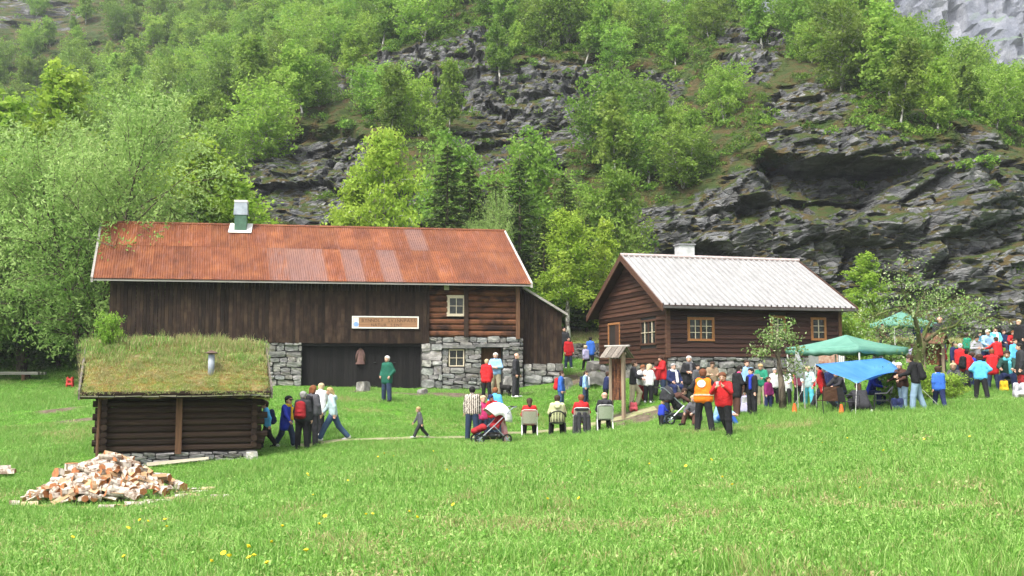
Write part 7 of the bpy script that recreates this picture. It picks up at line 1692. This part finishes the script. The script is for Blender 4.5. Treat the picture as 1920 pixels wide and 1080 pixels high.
# ------------------------------------------------------------------ firewood
def firewood():
    M_bark_w = bark_mat('birch_log_bark', (.46, .41, .35), (.17, .12, .085), 9); M_split = wood('split_birch', (.28, .16, .075), (.46, .31, .17), 'x', .8, (.48, .39, .28), .25, .4); M_end = plain('sawn_end', (.36, .16, .065), .85, (.26, .09, .035), 20)
    kinds = []
    for k in range(6):
        r_ = random.Random(k); n0, a1 = 6, (180, 120, 90, 200, 360, 150)[k]; L = .19; V = []; rad = .085 + .02 * r_.random(); pts = [(0.0, 0.0)] if a1 < 360 else []
        m = 6; pts += [(rad * math.cos(R(a1 * i / m)) * r_.uniform(.93, 1.05), rad * math.sin(R(a1 * i / m)) * r_.uniform(.93, 1.05)) for i in range(m + (1 if a1 < 360 else 0))]
        if a1 < 360: pts[0] = (.012, .01)
        n = len(pts); cx = sum(p[0] for p in pts) / n; cyy = sum(p[1] for p in pts) / n
        for x in (-L, L):
            for p in pts: V.append((x, p[0] - cx, p[1] - cyy))
        F = [(i, (i + 1) % n, n + (i + 1) % n, n + i) for i in range(n)]; mi = [1 if (a1 < 360 and i in (0, n - 1)) else 0 for i in range(n)]; F += [tuple(range(n))[::-1], tuple(range(n, 2 * n))]; mi += [2, 2]
        kinds.append(mesh_np('firewood_log', V, F, None, False, [M_bark_w, M_split, M_end], mi))
    r_ = random.Random(12); c = on_ground(196, 22.6); a, b, h = 1.66, 1.15, .92; n = 0
    def put(x, y, z, rx, ry, rz, s, lab='split birch log in the large firewood heap', grp='logs of the firewood heap'):
        o = link('firewood_log', r_.choice(kinds), None, (x, y, z), (rx, ry, rz), (s * r_.uniform(.8, 1.15), s, s)); tag(o, lab, 'firewood', grp)
    for layer, (cnt, sc) in enumerate(((150, 1.0), (85, .88))):
        for k in range(cnt):
            ang = r_.uniform(0, 6.283); rr = math.sqrt(r_.random()); x = a * rr * math.cos(ang) * sc; y = b * rr * math.sin(ang) * sc
            if y > .45: y = -y
            sk = x - .12; top = h * sc * max(0, 1 - (abs(sk) / (a * 1.02)) ** 1.25) * max(0, 1 - (abs(y) / (b * 1.05)) ** 1.6) * (.88 + .2 * r_.random())
            if layer == 0 and top < .04: top = 0.0
            wx, wy = c.x + x, c.y + y; tilt = math.atan2(h, a) * (-1 if x > 0 else 1) * r_.uniform(-.3, 1.0)
            put(wx, wy, gz(wx, wy) + top + .055, r_.uniform(-3, 3), -tilt if abs(x) > .3 else r_.uniform(-.4, .4), r_.uniform(-.9, .9) if r_.random() < .75 else r_.uniform(-1.6, 1.6), r_.uniform(.85, 1.2))
    # the loose core keeps the heap from being hollow
    for k in range(30):
        x, y = c.x + r_.uniform(-.7, .7), c.y + r_.uniform(-.3, .5); put(x, y, gz(x, y) + r_.uniform(.05, .45), r_.uniform(-3, 3), r_.uniform(-.3, .3), r_.uniform(-1, 1), 1.25)
    for px, D, rz in ((330, 23.4, 1.3), (345, 22.8, .1), (362, 23.2, .2), (340, 21.9, .35), (325, 21.6, .2), (220, 20.8, .3), (250, 21.0, .1), (285, 21.2, .2), (85, 20.9, .1), (55, 21.6, .4), (30, 21.8, -.2), (412, 21.2, .1), (130, 20.7, .2), (160, 20.6, 2.0), (300, 22.6, -.5), (270, 20.9, .6), (310, 21.3, -.2), (350, 22.2, .5), (375, 22.6, .1), (365, 21.9, -.3), (200, 20.5, .1), (105, 20.9, .7), (70, 21.0, -.3), (240, 20.6, 1.2), (335, 22.4, .9), (318, 22.0, .4), (390, 23.0, .2)):
        g = on_ground(px, D); put(g.x, g.y, g.z + .05, r_.uniform(-3, 3), 0, rz, .85, 'loose split birch log lying around the firewood heap', 'loose logs round the heap')
    for px, D in ((2, 26.6), (12, 26.4), (-10, 26.5), (6, 26.9)): g = on_ground(px, D); put(g.x, g.y, g.z + r_.uniform(.06, .22), 0, 0, r_.uniform(-1, 1), 1.2, 'birch log of the small pile at the left edge', 'logs at the left edge')
    g = on_ground(133, 25.2); e = empty('chopping_block', g, .3, 'upright birch chopping block behind the firewood heap', 'chopping block'); MB().tube([(0, 0, -.05), (0, 0, .5)], [.17, .16], 12).build('block', M_bark_w, e); MB().tube([(0, 0, .5), (0, 0, .505)], [.158, .157], 12).build('sawn_top', M_end, e)
    g = on_ground(118, 25.4); o = link('firewood_log', kinds[4], None, g + Vector((0, 0, .2)), (0, .2, .9), (1.1, 1.9, 1.9)); tag(o, 'thick round log lying beside the chopping block', 'firewood')
    a_, b_ = SHED.w(xpost - .75, -.42, 0), SHED.w(xpost + .75, -.36, 0); a_.z = gz(a_.x, a_.y) + .1; b_.z = gz(b_.x, b_.y) + .13
    o = link('plank', mesh_np('plank', *(lambda m: (m.v, m.f))(MB().hexa([(-.8, -.06, -.04), (.8, -.05, -.03), (.8, .05, -.03), (-.8, .06, -.04)], [(-.8, -.05, .05), (.8, -.04, .03), (.8, .04, .03), (-.8, .05, .05)])), M_pale_wood), None, (a_ + b_) / 2, (0, -math.atan2(b_.z - a_.z, 1.5), syaw)); tag(o, 'split pale timber lying along the shed foundation', 'timber')
firewood()
# ------------------------------------------------------------------ trees and bushes among the people
def young_tree():
    g = on_ground(1467, 32.2); H = (770 - 605) * 32.2 / FPX; r_ = np.random.default_rng(3); mb = MB(); LP = []
    tr = [(0.02, 0, 0), (.0, 0, H * .3), (-.07, 0, H * .55), (-.12, 0, H * .8), (-.10, 0, H * .95)]; mb.tube(tr, [.13, .105, .07, .05, .02], 8)
    tips = [(-.12, .5, .96), (.25, .4, .93), (-.5, .3, .9), (.4, -.2, .86), (-.4, -.3, .84), (.1, -.5, 1.0), (-.7, 0, .66), (-.95, .1, .72), (.5, .2, .6), (.75, 0, .5), (.35, .3, .42), (-.2, -.3, .78), (.6, -.1, .72), (-.15, .2, 1.04)]
    for x, y, z in tips:
        s = Vector(tr[2]).lerp(Vector(tr[3]), r_.random()) if z > .6 else Vector(tr[1]).lerp(Vector(tr[2]), .7); t = Vector((x * .95, y, z * H)); m = (s + t) / 2 + Vector((0, 0, -.08)); mb.tube([s, m, t], [.025, .016, .006], 5, False)
        for q in (t, t.lerp(m, .5)): LP.append(np.array(list(q)) + r_.normal(size=(52, 3)) * np.array([.14, .14, .09]))
    P = np.concatenate(LP); e = empty('young_tree', g, 0, 'slender young apple tree with bare trunk before the house', 'tree'); mb.build('trunk', M_bark, e, True); link('crown', leaf_cloud('crown', P, .085, M_apple_leaf, r_, 1.7), e)
    MB().tube([(.75, .1, 0), (.72, .1, 1.7)], .018, 5).build('support_stake', M_grey_board, e)
young_tree()
def apple_tree():
    D = 38.0; g = on_ground(1722, D); T_ = lambda px, py, d=0.0: at(px, py, D + d) - g; r_ = np.random.default_rng(8); mb = MB(); LP = []
    mb.tube([Vector((0, 0, -.1)), T_(1722, 720), T_(1718, 690), T_(1722, 660), T_(1728, 640)], [.30, .26, .25, .24, .2], 9)
    limbs = [([(1724, 650), (1722, 625), (1716, 598), (1704, 582), (1690, 578)], .10), ([(1690, 578), (1665, 583), (1640, 592), (1615, 604)], .05), ([(1719, 672), (1700, 668), (1680, 652), (1662, 636)], .10), ([(1730, 645), (1745, 632), (1765, 618), (1790, 612), (1815, 608)], .09), ([(1728, 640), (1738, 615), (1752, 590), (1770, 575)], .07), ([(1704, 582), (1696, 560), (1690, 535), (1688, 505)], .05), ([(1752, 590), (1775, 570), (1800, 566), (1830, 590)], .045), ([(1790, 612), (1810, 590), (1840, 596), (1858, 606)], .04), ([(1716, 598), (1724, 570), (1735, 548)], .045), ([(1680, 652), (1670, 668), (1668, 682)], .04), ([(1662, 636), (1650, 628), (1640, 612)], .04)]
    for pts, r0 in limbs:
        d = 0.0; ps = []
        for k, (x, y) in enumerate(pts): d += r_.normal() * .25; ps.append(T_(x, y, d))
        mb.tube(ps, [r0 * (1 - .6 * k / (len(ps) - 1)) for k in range(len(ps))], 6, False)
        for k in range(26):
            f = (.3 + .7 * r_.random()) * (len(ps) - 1.001); i = int(f); s = ps[i].lerp(ps[i + 1], f - i); t = s + Vector((r_.normal() * .45, r_.normal() * .5, r_.normal() * .30 + .12)); mb.tube([s, t], [.013, .005], 3, False)
            if r_.random() < .55: LP.append(np.array(list(t)) + r_.normal(size=(15, 3)) * np.array([.15, .17, .12]))
    for (x, y, sp, n) in ((1785, 585, .55, 20), (1830, 600, .5, 16), (1760, 560, .45, 14), (1690, 520, .35, 10), (1690, 655, .3, 8), (1740, 670, .25, 7), (1650, 590, .4, 8), (1800, 560, .4, 10), (1685, 640, .5, 10)):
        for k in range(n): LP.append(np.array(list(T_(x, y))) + r_.normal(size=3) * sp * .9 + r_.normal(size=(13, 3)) * np.array([.14, .16, .11]))
    P = np.concatenate(LP); e = empty('apple_tree', g, 0, 'old bent apple tree with mossy trunk between the canopies', 'tree'); mb.build('trunk', M_moss_bark, e, True); link('crown', leaf_cloud('crown', P, .10, M_apple_leaf, r_, 1.7), e)
apple_tree()
garden_bush = tree_meshes('garden_bush', 17, 1.4, .9, 2600, .10, M_birch_leaf, M_bark, .03, 'round', 14, .1, 1.6, 3, 0, .4)
for px, D, h, w_, lb in ((1680, 34.6, 1.15, 1.0, 'dark green bush behind the pale jeans'), (1745, 35.4, .9, 1.1, 'fresh green bush left of the boy in blue jersey'), (1785, 35.6, .8, 1.2, 'fresh green bush right of the boy in blue jersey'), (1712, 36.0, 1.0, 1.0, 'green bush at the foot of the bent apple tree'), (1600, 46, 2.0, .8, 'bright green shrub at the right end of the house')):
    g = on_ground(px, D); plant('bush', garden_bush, g - Vector((0, 0, .05)), px, h / 1.4 * w_, lb, 'bush', None, h / 1.4)
# sapling on the shed roof
g = SHED.w(sh_(205, 640, mid_s - .3)[0], mid_s - .3, zR - .05); plant('sapling', garden_bush, g, 1.0, .45, 'leafy sapling growing on the left of the sod roof', 'bush', None, .6)
# sod-roof grass
def sod_grass():
    r_ = np.random.default_rng(31); n = 1500; u, v = r_.random(n), r_.random(n) * 1.15; i = np.minimum((u * (nu - 1)).astype(int), nu - 1); j = np.minimum((v / 2 * (nv - 1)).astype(int), nv - 1); P = SV[j * nu + i] + r_.normal(size=(n, 3)) * np.array([.03, .02, .0])
    tall = sstep(.25, .95, v) * (.4 + 1.2 * fbm(u * 6, v * 5, 3, 3)); s = .85 + .4 * r_.random(n)
    scatter('sod_grass', P, np.stack([r_.normal(size=n) * .25, r_.normal(size=n) * .25, r_.random(n) * 6.28], 1), np.stack([s, s, .4 + 1.25 * tall], 1), np.where(r_.random(n) < .25 + .6 * tall, r_.integers(0, 5, n), r_.integers(5, 9, n)), np.clip(.30 + .75 * fbm(u * 7, v * 4, 8, 3) - .25 * tall + .2 * r_.random(n), 0, 1), tufts, None, shed)
sod_grass()
FOOT += [BARN_FOOT, HOUSE_FOOT, SHED_FOOT]
grow_grass()
dandelions()
build_haze()
